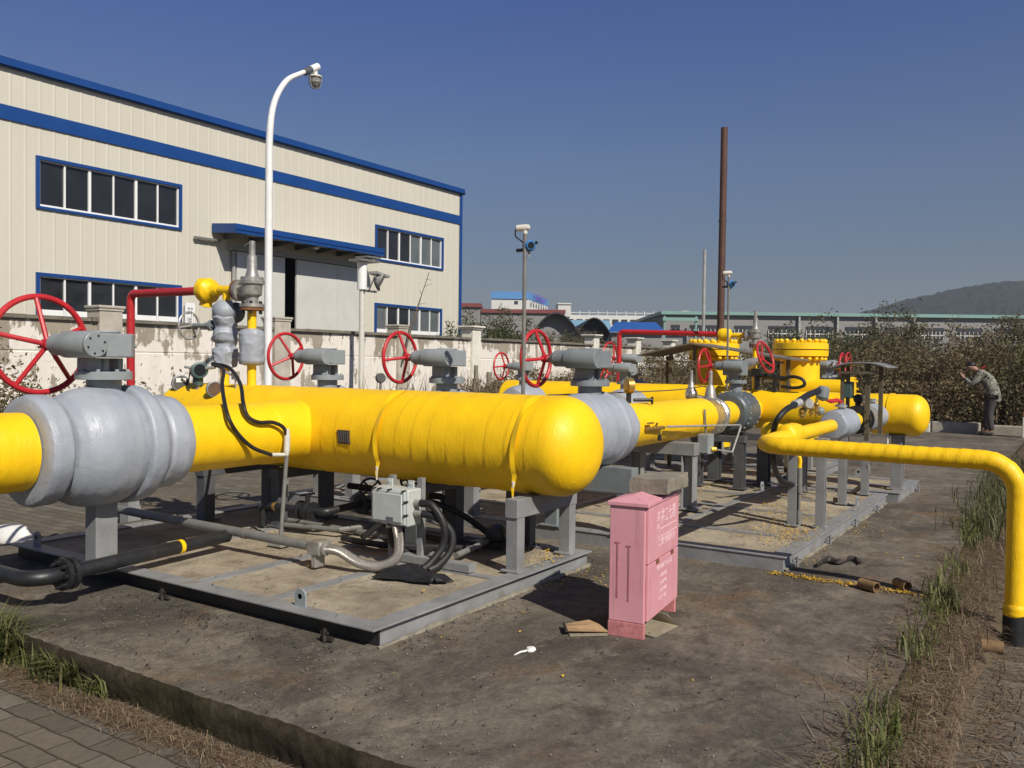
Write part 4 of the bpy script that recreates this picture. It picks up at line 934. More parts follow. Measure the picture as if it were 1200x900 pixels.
# ================================================================== HEADERS AND BRANCH PIPES
def headerA():
    X, r = 5.19, 0.342; T = thing('header_vessel', 'long thick yellow wrapped header vessel with rounded right end in the foreground', 'pipe header', (X, 5, ZA))
    y0, y1 = 2.745, 7.26; prof = []
    for k in range(15): a = PI/2*k/14; prof.append((0.24*(1-math.cos(a)), max(0.004, r*math.sin(a)**0.85)))
    n = int((y1-y0-0.48)/0.0095)
    for k in range(1, n): prof.append((0.24+(y1-y0-0.48)*k/n, r))
    for k in range(15): a = PI/2*(1-k/14); prof.append((y1-y0-0.24*(1-math.cos(a)), max(0.004, r*math.sin(a)**0.85)))
    dis = wrapdisp(0.155, 0.0038, 0.003)
    def d2(p, t, th):
        f = min(1, max(0, (t-0.16)/0.12)); return dis(p, t, th)*f + 0.002*nz(p, 4)*(1-f)
    MB().lathe(prof, (X, y0, ZA), (0, 1, 0), 96, disp=d2).build('shell', M['yel_y'], T, ang=70)
    # loose ends of the tape hanging from the wrap
    for (yt, yb, zl) in ((onx(466, 468, 5.05).y, onx(440, 522, 4.85).y, 0.12), (onx(627, 468, 5.05).y, onx(601, 540, 4.86).y, 0.16)):
        vs = []; fs = []; m = 26
        for k in range(m+1):
            a = math.radians(100+112*k/m); f = k/m; y = yt+(yb-yt)*f; w = 0.028*(0.9+0.15*math.sin(k*0.5))*(1-0.35*f); rr = r+0.010+0.012*f
            tw = 0.007*math.sin(k*0.35); vs += [(X+(rr+s*tw)*math.cos(a), y+s*w, ZA+(rr+s*tw)*math.sin(a)) for s in (-1, 1)]
        e = Vector(vs[-1]); vs += [(e.x-0.015, yb-0.010, e.z-zl*0.5), (e.x-0.02, yb+0.010, e.z-zl*0.5), (e.x-0.01, yb-0.003, e.z-zl), (e.x-0.012, yb+0.006, e.z-zl)]
        for k in range(m+2): fs.append((2*k, 2*k+1, 2*k+3, 2*k+2))
        b = MB(); b.add(vs, fs); tt = b.build('tape_tail', M['yel_paint'], T, ang=60)
        q = Vector((e.x-0.012, yb, e.z-zl*0.2)); b = MB(); b.tube([q, q+Vector((0.004, 0.003, -0.08)), q+Vector((-0.003, 0, -0.20 if yb < 4 else -0.10))], [0.011, 0.006, 0.004], 6); b.build('cord', M['cord'], tt)
    y = 5.02 - 0.0
    p = onx(404, 512, 4.855)
    b = MB(); b.cbox((0, 0, 0), (0.012, 0.125, 0.105)); b.move(lambda v: Matrix.Rotation(-0.12, 3, 'Y') @ v + Vector((4.846, p.y, p.z))); npl = b.build('nameplate', M['rust_plate'], T, smooth=False)
    b = MB()
    for k in range(5): b.cbox((0, -0.046+0.023*k, 0), (0.006, 0.010, 0.082))
    b.move(lambda v: Matrix.Rotation(-0.12, 3, 'Y') @ v + Vector((4.838, p.y, p.z))); b.build('plate_stripe', M['dial'], npl, smooth=False)
    # saddle reinforcement where the left branch joins
    MB().lathe(dens([(0, .236), (0.012, .2415), (0.30, .243), (0.36, .25)], 0.02), (4.55, 5.31, ZA), (1, 0, 0), 56, disp=lambda p, t, th: 0.002*nz(p, 6)).build('branch_collar', M['yel_x'], T, ang=50)
M['rust_plate'] = painted('browned nameplate', (0.12, 0.075, 0.05), 0.75, 0.3, (0.3, 0.22, 0.1), 0.5, 30, 0.2, 60, spec=0.15)
headerA()
def xpipe(name, label, x0, x1, y, z, r, group=None, extra=None, amp=0.0016):
    n = int((x1-x0)/0.012); prof = [((x1-x0)*k/n, r) for k in range(n+1)]
    o = MB().lathe(prof, (x0, y, z), (1, 0, 0), 64, disp=wrapdisp(0.13, amp, 0.003, y)).build(name, M['yel_x'], ang=70, loc=((x0+x1)/2, y, z))
    return tag(o, label, 'pipe', group)
xpipe('branch_pipe', 'thick yellow wrapped pipe entering the big grey valve from the left edge', -0.6, 2.74, 5.31, ZA, 0.236)
xpipe('branch_pipe', 'yellow wrapped pipe between the big grey valve and the thick header', 3.74, 4.90, 5.31, ZA, 0.237)
def branch4():
    Y, z = 3.45, 0.945; T = thing('branch_pipe', 'front yellow branch pipe running back from the thick header to the dark grey valve', 'pipe', (8, Y, z))
    n = 190; prof = [(2.05*k/n, 0.198) for k in range(n+1)] + [(2.05+0.16*k/10, 0.198-0.05*k/10) for k in range(1, 11)] + [(2.24, 0.135), (2.25, 0.12)]
    MB().lathe(prof, (6.85, Y, z), (1, 0, 0), 64, disp=wrapdisp(0.13, 0.002, 0.003)).build('pipe_wall', M['yel_x'], T, ang=60)
    pr = dens([(0, .12), (0.003, .185), (0.03, .2), (0.07, .19), (0.085, .17), (0.11, .175), (0.125, .2), (0.17, .195), (0.185, .12)], 0.01)
    MB().lathe(pr, (9.11, Y, z), (1, 0, 0), 48, disp=crease(0.014, 9)).build('foil_joint', M['foil'], T, ang=60)
    MB().lathe(dens([(0, .12), (0.006, .14), (0.46, .142), (0.48, .12)], 0.012), (9.295, Y, z), (1, 0, 0), 48, disp=wrapdisp(0.1, 0.006, 0.004)).build('pipe_wall', M['yel_x'], T, ang=60)
    b = MB(); b.lathe([(0, 0.07), (0.05, 0.06), (0.13, 0.045), (0.16, 0.022), (0.30, 0.020), (0.31, 0.012)], (9.2, Y, z+0.18), (0, 0, 1), 16); b.build('thermowell', M['steel'], T)
branch4()
xpipe('branch_pipe', 'middle yellow branch pipe behind the front one leading to the gauge valve', 6.8, 9.72, 4.88, 0.93, 0.17, 'rear yellow branch pipes between the headers')
xpipe('branch_pipe', 'rear yellow branch pipe leading to the small valve by the detector pole', 6.8, 9.60, 6.34, 0.90, 0.13, 'rear yellow branch pipes between the headers')
xpipe('branch_pipe', 'short yellow stub joining the dark grey valve to the rear header', 10.28, 10.62, 3.45, 0.955, 0.15)
T = thing('foil_thermowell', 'foil wrapped ball with upright grey spindle on the middle branch pipe', 'thermowell', (9.2, 4.55, 1.1))
pp = onx(810, 462, 9.3); b = MB(); b.ball((pp.x, pp.y, pp.z), 0.07, (1, 1, 1.1)); b.build('foil_ball', M['foil'], T)
b = MB(); b.lathe([(0, 0.05), (0.07, 0.03), (0.10, 0.018), (0.22, 0.016)], (pp.x, pp.y, pp.z+0.05), (0, 0, 1), 12); b.build('spindle', M['steel'], T)
b = MB(); b.tube(spline([(pp.x, pp.y, pp.z-0.02), (pp.x+0.1, pp.y-0.12, pp.z-0.06), (pp.x+0.15, pp.y-0.16, pp.z-0.16)], 6), 0.03, 8); b.build('elbow', M['black_steel'], T)

def headerB():
    X, z = 10.80, 0.955; T = thing('header_vessel', 'rear yellow wrapped header vessel with rounded right end behind the valves', 'pipe header', (X, 4, z))
    y0 = 1.475; prof = []
    r = 0.236
    for k in range(13): a = PI/2*k/12; prof.append((0.16*(1-math.cos(a)), max(0.004, r*math.sin(a)**0.85)))
    for k in range(1, 140): prof.append((0.16+1.9*k/140, r))
    for k in range(0, 22): f = k/21; prof.append((2.06+0.25*f, r+(0.285-r)*(3*f*f-2*f**3)))
    for k in range(1, 160): prof.append((2.31+3.4*k/160, 0.285))
    prof.append((5.75, 0.2)); prof.append((5.77, 0.01))
    MB().lathe(prof, (X, y0, z), (0, 1, 0), 64, disp=wrapdisp(0.16, 0.0025, 0.003)).build('shell', M['yel_y'], T, ang=60)
    y = 1.86; vs = []; fs = []
    for k in range(17):
        a = math.radians(90+150*k/16); rr = r+0.010; w = 0.03*(1-0.4*k/16)
        for s in (-1, 1): vs.append((X+rr*math.cos(a), y+0.03*k/16+s*w, z+rr*math.sin(a)))
    for k in range(16): fs.append((2*k, 2*k+1, 2*k+3, 2*k+2))
    b = MB(); b.add(vs, fs); tt = b.build('tape_tail', M['yel_paint'], T, ang=60)
    b = MB(); b.tube([(X-0.13, y+0.03, z-0.2), (X-0.13, y+0.03, z-0.45)], 0.012, 6); b.build('cord', M['cord'], tt)
headerB()
def filt(Y, label):
    X = 12.3; T = thing('filter_vessel', label, 'filter vessel', (X, Y, 0.3), 'upright yellow flanged filter vessels')
    b = MB(); b.lathe(dens([(0, .15), (0.02, .262), (1.28, .262), (1.30, .28), (1.33, .28)], 0.04), (X, Y, 0.30), (0, 0, 1), 40); b.build('vessel_body', M['yel_paint'], T, ang=40)
    b = MB(); b.lathe([(0, .28), (0.005, .368), (0.085, .372), (0.088, .30), (0.098, .30), (0.100, .372), (0.18, .368), (0.19, .34)], (X, Y, 1.63), (0, 0, 1), 48); b.build('flange', M['yel_paint'], T)
    for zc, h in ((1.60, 0.05), (1.842, 0.055)):
        b = MB()
        for k in range(20):
            a = 2*PI*k/20; p = (X+0.322*math.cos(a), Y+0.322*math.sin(a), zc); b.ball(p, 0.036, (1, 1, 0.85), 10, 6)
        b.build('capped_nut', M['yel_paint'], T, ang=60)
    b = MB(); b.lathe([(0, 0.17), (1.3, 0.17)], (X-1.3, Y, 0.955), (1, 0, 0), 36); b.build('inlet_pipe', M['yel_paint'], T)
    for (dx, dy) in ((-.2, -.2), (.2, -.2), (0, .25)): b = MB(); b.box((X+dx-.04, Y+dy-.04, 0.112), (X+dx+.04, Y+dy+.04, 0.42)); b.build('leg', M['skid'], T, smooth=False)
filt(3.33, 'right hand upright yellow filter vessel with bolted flange cover before the thicket')
filt(4.58, 'left hand upright yellow filter vessel half hidden behind the sheet shelter')
T = thing('outlet_pipe', 'short flanged yellow pipe right of the filter vessels above the rear header', 'pipe', (12.2, 2.9, 1.2))
b = MB(); b.lathe([(0, .10), (0.02, .125), (0.75, .125)], (12.15, 2.62, 1.20), (0, 1, 0), 30); b.build('pipe_wall', M['yel_paint'], T)
b = MB(); b.lathe([(0, .125), (0.004, .165), (0.04, .165), (0.044, .12)], (12.15, 2.58, 1.20), (0, 1, 0), 30); b.bolts((12.15, 2.57, 1.2), (0, 1, 0), 0.145, 8, 0.014, 0.03); b.build('flange', M['yel_paint'], T)

# thin yellow run: up out of the ground at the right edge, level, elbow, then back through the ball valve
def run():
    T = thing('thin_pipe', 'thin yellow wrapped pipe rising at the right edge and turning back past the pink cabinet', 'pipe', (6.07, 1.2, 0))
    path = rounded([(6.08, 0.335, 0.03), (6.08, 0.335, 0.935), (6.07, 1.915, 0.945), (8.30, 1.955, 0.955)], 0.19, 12, 0.012)
    MB().tube(path, 0.0585, 28, disp=lambda p, L, th: wrapdisp(0.085, 0.0034, 0.0026)(p, L, th)).build('pipe_wall', M['yel_run'], T, ang=60)
    b = MB(); b.tube([(6.08, 0.335, GZ), (6.08, 0.335, 0.035)], 0.066, 24, disp=lambda p, L, th: 0.002*nz(p, 12)); b.build('black_sleeve', M['black'], T)
    b = MB(); b.lathe(dens([(0, .064), (0.01, .070), (0.05, .068), (0.07, .06)], 0.008), (6.08, 0.335, 0.005), (0, 0, 1), 24, disp=lambda p, t, th: 0.006*nz(p, 14)); b.build('tape_skirt', M['yel_paint'], T)
    # side tee with capped stub
    b = MB(); b.tube(rounded([(7.0, 1.95, 0.95), (7.0, 2.12, 0.975)], 0.05, 6, 0.012), 0.072, 24, disp=crease(0.008, 9)); b.ball((7.0, 2.125, 0.975), 0.073); b.build('tee_stub', M['yel_run'], T, ang=60)
    b = MB(); b.lathe(dens([(0, .06), (0.02, .085), (0.28, .088), (0.31, .062)], 0.012), (6.78, 1.94, 0.955), (1, 0, 0), 28, disp=crease(0.008, 9)); b.build('tee_body', M['yel_run'], T, ang=60)
M['yel_run'] = yellow_wrap('yellow tape wrap on thin pipe', axis=1)
run()
def ball_valve(x, r, L, label, handle=True):
    Y, z = 1.965, 0.957; T = thing('ball_valve', label, 'valve', (x, Y, z), 'small ball valves in the thin yellow run')
    pr = dens([(-L/2, .06), (-L/2+0.01, r*.86), (-L/2+0.06, r*.96), (-0.02, r), (L/2-0.1, r), (L/2-0.05, r*.9), (L/2, .06)], 0.012)
    MB().lathe(pr, (x, Y, z), (1, 0, 0), 44, disp=crease(0.007, 8)).build('valve_body', M['grey_wrap'], T, ang=60)
    b = MB(); b.cyl((x, Y, z+r*0.9), (x, Y, z+r+0.055), 0.03, n=12); b.lathe([(0, .055), (0.02, .055)], (x, Y, z+r+0.02), (0, 0, 1), 14); b.bolts((x, Y, z+r+0.045), (0, 0, 1), 0.042, 4, 0.008, 0.016); b.build('stem', M['galv'], T)
    if handle:
        b = MB(); q = Vector((x, Y, z+r+0.06)); b.tube(spline([q, q+Vector((-0.06, 0.02, 0.025)), q+Vector((-0.18, 0.06, 0.02)), q+Vector((-0.30, 0.10, 0.05))], 6), [0.02]*13+[0.014]*6, 8); b.ball(q+Vector((-0.30, 0.10, 0.05)), 0.028); b.build('lever', M['red'], T)
    return T
ball_valve(8.72, 0.135, 0.62, 'small grey wrapped ball valve with red lever in the thin yellow run')
ball_valve(10.18, 0.14, 0.42, 'second small grey wrapped ball valve touching the rear header', False)
xp = MB().lathe(dens([(0, .07), (0.01, .075), (0.32, .075), (0.33, .06)], 0.012), (9.02, 1.965, 0.957), (1, 0, 0), 28, disp=wrapdisp(0.09, .004, .003)).build('branch_pipe', M['yel_x'], loc=(9.2, 1.965, 0.957), ang=60)
tag(xp, 'short yellow spool between the small ball valve and the flow meter', 'pipe')
T = thing('flow_meter', 'dark flanged flow meter with grey transmitter box under the small shelter', 'flow meter', (9.6, 1.965, 0.957))
b = MB(); b.lathe([(0, .08), (0.005, .145), (0.05, .145), (0.055, .09), (0.16, .09), (0.165, .145), (0.21, .145), (0.215, .08)], (9.36, 1.965, 0.957), (1, 0, 0), 30); b.bolts((9.385, 1.965, .957), (1, 0, 0), 0.12, 8, 0.014, 0.09); b.bolts((9.55, 1.965, .957), (1, 0, 0), 0.12, 8, 0.014, 0.09); b.build('meter_body', M['black_steel'], T)
b = MB(); b.lathe([(0, .06), (0.005, .125), (0.03, .125), (0.035, .07), (0.36, .07)], (9.60, 1.965, 0.957), (1, 0, 0), 30); b.build('yellow_flange', M['yel_paint'], T)
b = MB(); b.cyl((9.46, 1.965, 1.04), (9.46, 1.965, 1.17), 0.03, n=12); b.ball((9.46, 1.965, 1.17), 0.05); b.build('neck', M['black_steel'], T)
q = onx(977+20, 463, 9.3); b = MB(); b.cbox((9.42, 2.06, 1.26), (0.13, 0.10, 0.17)); b.build('transmitter_box', M['green_trans'], T, smooth=False, bevel=0.012)
b = MB(); b.cyl((9.75, 1.965, 1.03), (9.75, 1.965, 1.16), 0.018, n=8); b.cyl((9.75, 1.965, 1.16), (9.75, 1.965, 1.22), 0.035, n=12); b.cyl((9.68, 1.9, 1.10), (9.82, 2.03, 1.12), 0.015, n=8); b.build('sensor_fitting', M['steel'], T)

# ================================================================== RELIEF VALVE ASSEMBLIES
def relief(X, Y, z0, zf, s, label, sleeve=True):
    """riser, flange, cast body, bonnet, cap; outlet to the left (+y)"""
    T = thing('relief_valve', label, 'relief valve', (X, Y, z0), 'spring relief valves on yellow risers')
    b = MB(); b.tube([(X, Y, z0-0.05), (X, Y, zf-0.03)], 0.040*s, 18, disp=lambda p, L, t: 0.002*nz(p, 12)); b.build('riser', M['yel_paint'], T)
    if sleeve:
        MB().lathe(dens([(0, .045), (0.01, .085), (0.04, .098), (0.28, .100), (0.31, .09), (0.325, .045)], 0.01), (X, Y, z0+0.175), (0, 0, 1), 36, disp=crease(0.012, 9)).build('wrapped_valve', M['grey_wrap'], T, ang=60)
    b = MB(); b.lathe([(0, .045*s), (0.002, .105*s), (0.026*s, .105*s), (0.027*s, .085*s)], (X, Y, zf-0.028*s), (0, 0, 1), 26); b.build('lower_flange', M['rust'], T)
    b = MB(); b.lathe([(0, .06*s), (0.002, .105*s), (0.03*s, .105*s), (0.034*s, .055*s), (0.09*s, .055*s), (0.11*s, .085*s), (0.20*s, .092*s), (0.205*s, .108*s), (0.235*s, .108*s), (0.237*s, .10*s), (0.265*s, .10*s), (0.27*s, .06*s), (0.33*s, .045*s), (0.45*s, .040*s), (0.46*s, .028*s), (0.58*s, .027*s), (0.585*s, .015*s)], (X, Y, zf+0.001), (0, 0, 1), 30)
    b.lathe([(0, .07*s), (0.13*s, .065*s), (0.135*s, .095*s), (0.165*s, .095*s)], (X, Y, zf+0.155*s), (0, 1, 0), 26)
    bd = b.build('valve_casting', M['steel'], T)
    def studs(c, axis, R, n, r, h, ph=0.0):
        c = Vector(c); d = Vector(axis); u = d.orthogonal().normalized(); w = d.cross(u)
        for k in range(n):
            a = 2*PI*k/n+ph; p = c+u*(R*math.cos(a))+w*(R*math.sin(a)); MB().cyl(p-d*h/2, p+d*h/2, r, n=6).build('stud_bolt', M['rust'] if s < 0.9 else M['black_steel'], bd)
    studs((X, Y, zf), (0, 0, 1), 0.085*s, 6, 0.013*s, 0.11*s); studs((X, Y+0.175*s, zf+0.155*s), (0, 1, 0), 0.075*s, 6, 0.013*s, 0.08*s, 0.4)
    b = MB(); b.tube([(X, Y, zf+0.55*s), (X+0.01, Y+0.05*s, zf+0.575*s), (X, Y+0.10*s, zf+0.55*s)], 0.006*s, 6); b.build('lifting_lever', M['steel'], bd)
    return T
r1 = relief(5.18, 6.16, 1.27, 1.955, 1.0, 'tall near relief valve with grey wrapped sleeve on the left end of the thick header')
ZB = 2.125
T = thing('vent_line', 'yellow outlet pipe with bulb joining the near relief valve to the red vent pipe', 'pipe', (5.18, 6.5, ZB))
b = MB(); b.lathe([(0, .05), (0.002, .095), (0.026, .095), (0.028, .05)], (5.18, 6.33, ZB-0.012), (0, 1, 0), 24); b.build('flange', M['rust'], T)
b = MB(); b.tube([(5.18, 6.35, ZB-0.012), (5.18, 6.62, ZB)], 0.042, 16); b.build('pipe_wall', M['yel_paint'], T)
b = MB(); b.lathe(dens([(0, .042), (0.07, .052), (0.11, .088), (0.13, .108), (0.20, .112), (0.235, .095), (0.255, .05), (0.26, .04)], 0.012), (5.18, 6.60, ZB), (0, 1, 0.0), 30, disp=crease(0.012, 9)); b.lathe([(0, .05), (0.05, .06), (0.06, .03)], (5.18, 6.78, ZB-0.09), (0, 0.3, -1), 14); b.build('bulb', M['yel_paint'], T, ang=60)
b = MB(); b.tube([(5.18, 6.50, ZB), (5.18, 6.50, ZB-0.10)], 0.036, 14); b.build('drop_leg', M['yel_paint'], T)
T = thing('vent_pipe', 'red wrapped vent pipe running left and down behind the big grey valve', 'pipe', (5.18, 8, 0))
b = MB(); b.tube(rounded([(5.18, 6.84, ZB), (5.18, 7.95, ZB+0.01), (5.18, 7.95, 0.13)], 0.07, 8, 0.03), 0.039, 18, disp=lambda p, L, t: 0.0025*nz(p, 14)); b.build('pipe_wall', M['red_tape'], T, ang=60)
b = MB(); b.box((5.11, 7.88, GZ), (5.25, 8.02, 0.131)); b.build('support_post', M['skid'], T, smooth=False)
# wrapped bypass valve with its small grey wheel, left of the relief riser
T = thing('bypass_valve', 'lumpy grey wrapped bypass valve with small grey handwheel left of the relief riser', 'valve', (5.18, 6.52, 1.3))
b = MB(); b.lathe(dens([(0, .04), (0.01, .085), (0.10, .092), (0.17, .09), (0.19, .072), (0.22, .075), (0.25, .098), (0.32, .10), (0.36, .08), (0.40, .085), (0.45, .10), (0.50, .09), (0.56, .085), (0.60, .05), (0.61, .02)], 0.01), (5.18, 6.52, 1.42), (0, 0, 1), 40, disp=crease(0.020, 8)); b.ball((5.15, 6.50, 1.93), 0.10, (1, 1.1, 1)); b.build('wrapped_body', M['grey_wrap'], T, ang=60)
b = MB(); b.ball((5.24, 6.44, 1.92), 0.085, (1, 0.8, 1.1)); b.build('flange_bulge', M['grey_dark_wrap'], T)
b = MB(); b.cyl((5.18, 6.52, 1.22), (5.18, 6.52, 1.44), 0.04, n=16); b.build('riser', M['yel_paint'], T)
b = MB(); b.cyl((5.10, 6.58, 1.80), (5.06, 6.84, 1.80), 0.02, n=10); b.lathe([(0, .05), (0.03, .05), (0.04, .03), (0.09, .028)], (5.11, 6.6, 1.80), (-0.15, 1, 0), 12); b.build('bonnet', M['gear2'], T)
handwheel((5.06, 6.83, 1.80), (-0.15, 1, 0), 0.122, 0.0105, 3, 70, 0.035, T, M['galv'])
r2 = relief(10.80, 3.48, 1.2, 1.76, 0.72, 'far relief valve on a yellow riser above the rear header', False)
T = thing('vent_line', 'far red vent pipe with yellow bulb leading left from the far relief valve', 'pipe', (10.8, 4.5, 1.9))
b = MB(); b.tube([(10.8, 3.6, 1.872), (10.8, 3.80, 1.88)], 0.030, 12); b.lathe(dens([(0, .03), (0.03, .075), (0.12, .085), (0.16, .075), (0.18, .03)], 0.015), (10.8, 3.78, 1.885), (0, 1, 0), 22); b.cyl((10.8, 3.68, 1.87), (10.8, 3.68, 1.77), 0.025, n=10); b.build('bulb', M['yel_paint'], T)
b = MB(); b.tube(rounded([(10.8, 3.95, 1.895), (10.8, 5.36, 1.94), (10.8, 5.36, 1.2)], 0.06, 6, 0.05), 0.033, 14); b.build('pipe_wall', M['red'], T)
# ================================================================== INSTRUMENTS AND HOSES ON THE NEAR HEADER
def gauge(label, c, n, r, stem_to, dial='dial', white=False):
    c = Vector(c); n = Vector(n).normalized(); T = thing('pressure_gauge', label, 'gauge', stem_to)
    b = MB(); b.lathe([(-0.045, r*0.9), (-0.04, r), (0.0, r), (0.004, r*0.88)], c, n, 26); cs = b.build('gauge_case', M['gear2'], T)
    b = MB(); b.cyl(c+n*0.0045, c+n*0.007, r*0.85, n=24); b.build('dial', M[dial], cs)
    if white:
        b = MB(); ux = Vector((0, 0, 1)).cross(n).normalized(); q = c+n*0.008+Vector((0, 0, r*0.35))
        b.add([q-ux*r*0.55-Vector((0, 0, r*.25)), q+ux*r*0.55-Vector((0, 0, r*.25)), q+ux*r*0.55+Vector((0, 0, r*.25)), q-ux*r*0.55+Vector((0, 0, r*.25))], [(0, 1, 2, 3)]); b.build('label_plate', M['white'], cs)
    b = MB(); b.cyl(c-n*0.02-Vector((0, 0, r*0.9)), Vector(stem_to), 0.011, n=8); b.build('stem', M['brass'], T)
    return T
nv = Vector((-0.42, -0.9, 0.08))
pg = onx(212, 449, 5.02); g1 = gauge('round grey gauge with a white label beside the big grey valve', (pg.x, pg.y, pg.z), nv, 0.078, (pg.x+0.03, pg.y+0.02, pg.z-0.16), 'dial', True)
q = Vector((pg.x+0.02, pg.y-0.01, pg.z-0.135)); handwheel(q, nv, 0.045, 0.009, 4, 20, 0.0, g1, M['black_steel'], 'needle_valve')
pt = onx(233, 434, 5.02); T = thing('pressure_transmitter', 'dark green round transmitter with black dial window on the near header', 'transmitter', (pt.x+0.03, pt.y, pt.z-0.2))
b = MB(); b.lathe([(-0.10, 0.055), (-0.09, 0.066), (0.02, 0.068), (0.03, 0.075), (0.045, 0.074), (0.05, 0.055)], pt, nv, 26); b.cyl(pt-Vector((0, 0, 0.05))-nv*0.03, pt-Vector((0, 0, 0.13))-nv*0.03, 0.045, n=16); h = b.build('housing', M['green_trans'], T)
b = MB(); b.cyl(pt+nv*0.047, pt+nv*0.053, 0.053, n=24); b.build('dial_window', M['glass_dark'], h)
b = MB(); b.cyl(pt-Vector((0, 0, 0.13))-nv*0.03, pt-Vector((0, 0, 0.30))-nv*0.03, 0.02, n=12); b.cyl(pt-Vector((0, 0, 0.16))-nv*0.03, pt-Vector((0, 0, 0.20))-nv*0.03, 0.032, n=6); b.cyl(pt-Vector((0.04, 0.01, 0.24)), pt-Vector((-0.02, 0.05, 0.25)), 0.016, n=8); b.build('valve_stem', M['steel'], T)
b = MB(); sd = Vector((-0.86, 0.4, 0)).normalized(); sd = Vector((-0.4, 0.9, 0)); b.cyl(pt+sd*0.07+Vector((0, 0, 0.02)), pt+sd*0.14+Vector((0, 0, 0.03)), 0.012, n=8); b.cyl(pt-sd*0.07+Vector((0, 0, 0.02)), pt-sd*0.16+Vector((0, 0, 0.03)), 0.016, n=8); b.build('cable_gland', M['galv'], h)
b = MB(); b.tube(spline([pt+sd*0.09+Vector((0, 0, -0.02)), pt+sd*0.10+Vector((0, 0, -0.16)), pt+sd*0.05+Vector((0, 0, -0.25)), pt+Vector((0, 0, -0.26))], 6), 0.006, 6); b.build('capillary', M['black'], T)
p2 = onx(252, 456, 4.95); gauge('round brown dial gauge behind the black hoses', (p2.x, p2.y, p2.z), nv, 0.072, (p2.x+0.10, p2.y+0.03, p2.z-0.14), 'rust_plate')
p3 = onx(276, 444, 5.05); T = thing('needle_valve', 'small steel needle valve between the hoses and the relief riser', 'valve', (p3.x, p3.y, p3.z-0.2))
b = MB(); b.cyl(p3, p3-Vector((0, 0, 0.20)), 0.009, n=8); b.cyl(p3-Vector((0, 0, 0.16)), p3-Vector((0, 0, 0.20)), 0.02, n=6); b.cbox(p3+Vector((0, 0, 0.03)), (0.05, 0.05, 0.07)); b.cyl(p3+Vector((0.0, 0.03, 0.03)), p3+Vector((-0.03, 0.1, 0.06)), 0.012, n=8); b.build('valve_casting', M['steel'], T)

def c1(x, y): return (x*0.3, 280+y*0.3)
def hose(pxs, depthX, label, r=0.0145, mat='black', name='cable_hose', group=None):
    pts = [onx(*p, X) for p, X in zip(pxs, depthX)]
    o = MB().tube(spline(pts, 8), r, 10).build(name, M[mat], loc=pts[0]); return tag(o, label, 'hose', group)
def hose_y(pys, label, r=0.0145, mat='black', name='cable_hose'):
    pts = [ony(x, y, Y) for x, y, Y in pys]; o = MB().tube(spline(pts, 8), r, 10).build(name, M[mat], loc=pts[0]); return tag(o, label, 'hose')
hose_y([(249, 427, 6.05), (261.6, 433, 5.80), (260.4, 452.5, 5.42), (266, 484, 5.08), (277, 506, 5.05), (295.5, 524, 5.04), (318, 533, 5.03)], 'black cable hose looping lowest across the yellow branch pipe to the white fitting')
hose_y([(249, 426, 6.05), (268.5, 431, 5.82), (281.4, 449.5, 5.45), (285, 472, 5.14), (290.4, 488, 5.08), (303, 494.8, 5.06), (319.5, 495, 5.05), (332.4, 501.4, 5.03), (337, 515.5, 5.02)], 'black cable hose draped above the other one and dropping into the upright conduit')
T = thing('upright_conduit', 'slim upright conduit with white fittings in front of the near header', 'conduit', (4.50, 5.02, 0.11))
qa, qb = ony(337, 504, 5.02), ony(336, 530, 5.02)
b = MB(); b.lathe([(0, .014), (0.02, .018), (0.05, .018), (0.055, .023), (0.16, .023), (0.18, .019), (0.20, .016)], qa+Vector((0, 0, 0.01)), qb-qa, 16); b.cyl(ony(c1(1060, 843)[0], c1(1060, 843)[1], 5.03), ony(*c1(1110, 843), 5.02), 0.014, n=10); b.build('fitting', M['offwhite'], T)
b = MB(); b.cyl(qb-Vector((0, 0, 0.02)), (4.50, 5.02, 0.14), 0.016, n=14); b.lathe([(0, .021), (0.04, .021)], (qb.x, qb.y, qb.z-0.24), (0, 0, 1), 12); b.build('conduit', M['galv_dull'], T)
b = MB(); b.box((4.44, 4.95, 0.111), (4.57, 5.09, 0.14)); b.build('base', M['galv'], T, smooth=False)

# ------------------------------------------------------------------ pipework and boxes under the near header
T = thing('cable_conduit', 'dusty grey conduit lying across the near skid with a braided flexible end', 'conduit', (4.17, 5.2, 0.25))
b = MB(); b.tube(rounded([(4.17, 6.75, 0.11), (4.17, 6.75, 0.27), (4.17, 6.2, 0.262), (4.17, 4.32, 0.245)], 0.10, 6), 0.034, 16); b.lathe([(0, .037), (0.05, .037)], (4.17, 5.0, 0.25), (0, 1, 0), 16); b.lathe([(0, .037), (0.04, .037)], (4.17, 5.75, 0.257), (0, 1, 0), 16); b.build('conduit', M['galv_dull'], T)
b = MB(); b.box((4.12, 4.23, 0.20), (4.24, 4.34, 0.29)); b.cyl((4.17, 4.36, 0.245), (4.17, 4.20, 0.243), 0.045, n=14); b.box((4.13, 4.27, 0.112), (4.22, 4.31, 0.20)); b.build('coupling', M['steel'], T, smooth=False, bevel=0.005)
b = MB(); b.tube(spline([(4.17, 4.22, 0.243), (4.20, 4.12, 0.235), (4.25, 3.98, 0.165), (4.33, 3.86, 0.148), (4.43, 3.82, 0.19), (4.50, 3.86, 0.28), (4.52, 3.90, 0.38)], 10), 0.034, 16); b.build('flexible_hose', M['braid'], T)
T = thing('drain_pipe', 'black flanged drain pipe crossing the left corner of the near skid', 'pipe', (3.0, 5.1, 0.2))
b = MB(); b.tube(rounded([(2.66, 7.2, 0.20), (2.68, 5.08, 0.20), (4.16, 5.20, 0.215)], 0.13, 8), 0.046, 18); b.build('pipe_wall', M['black_steel'], T)
b = MB()
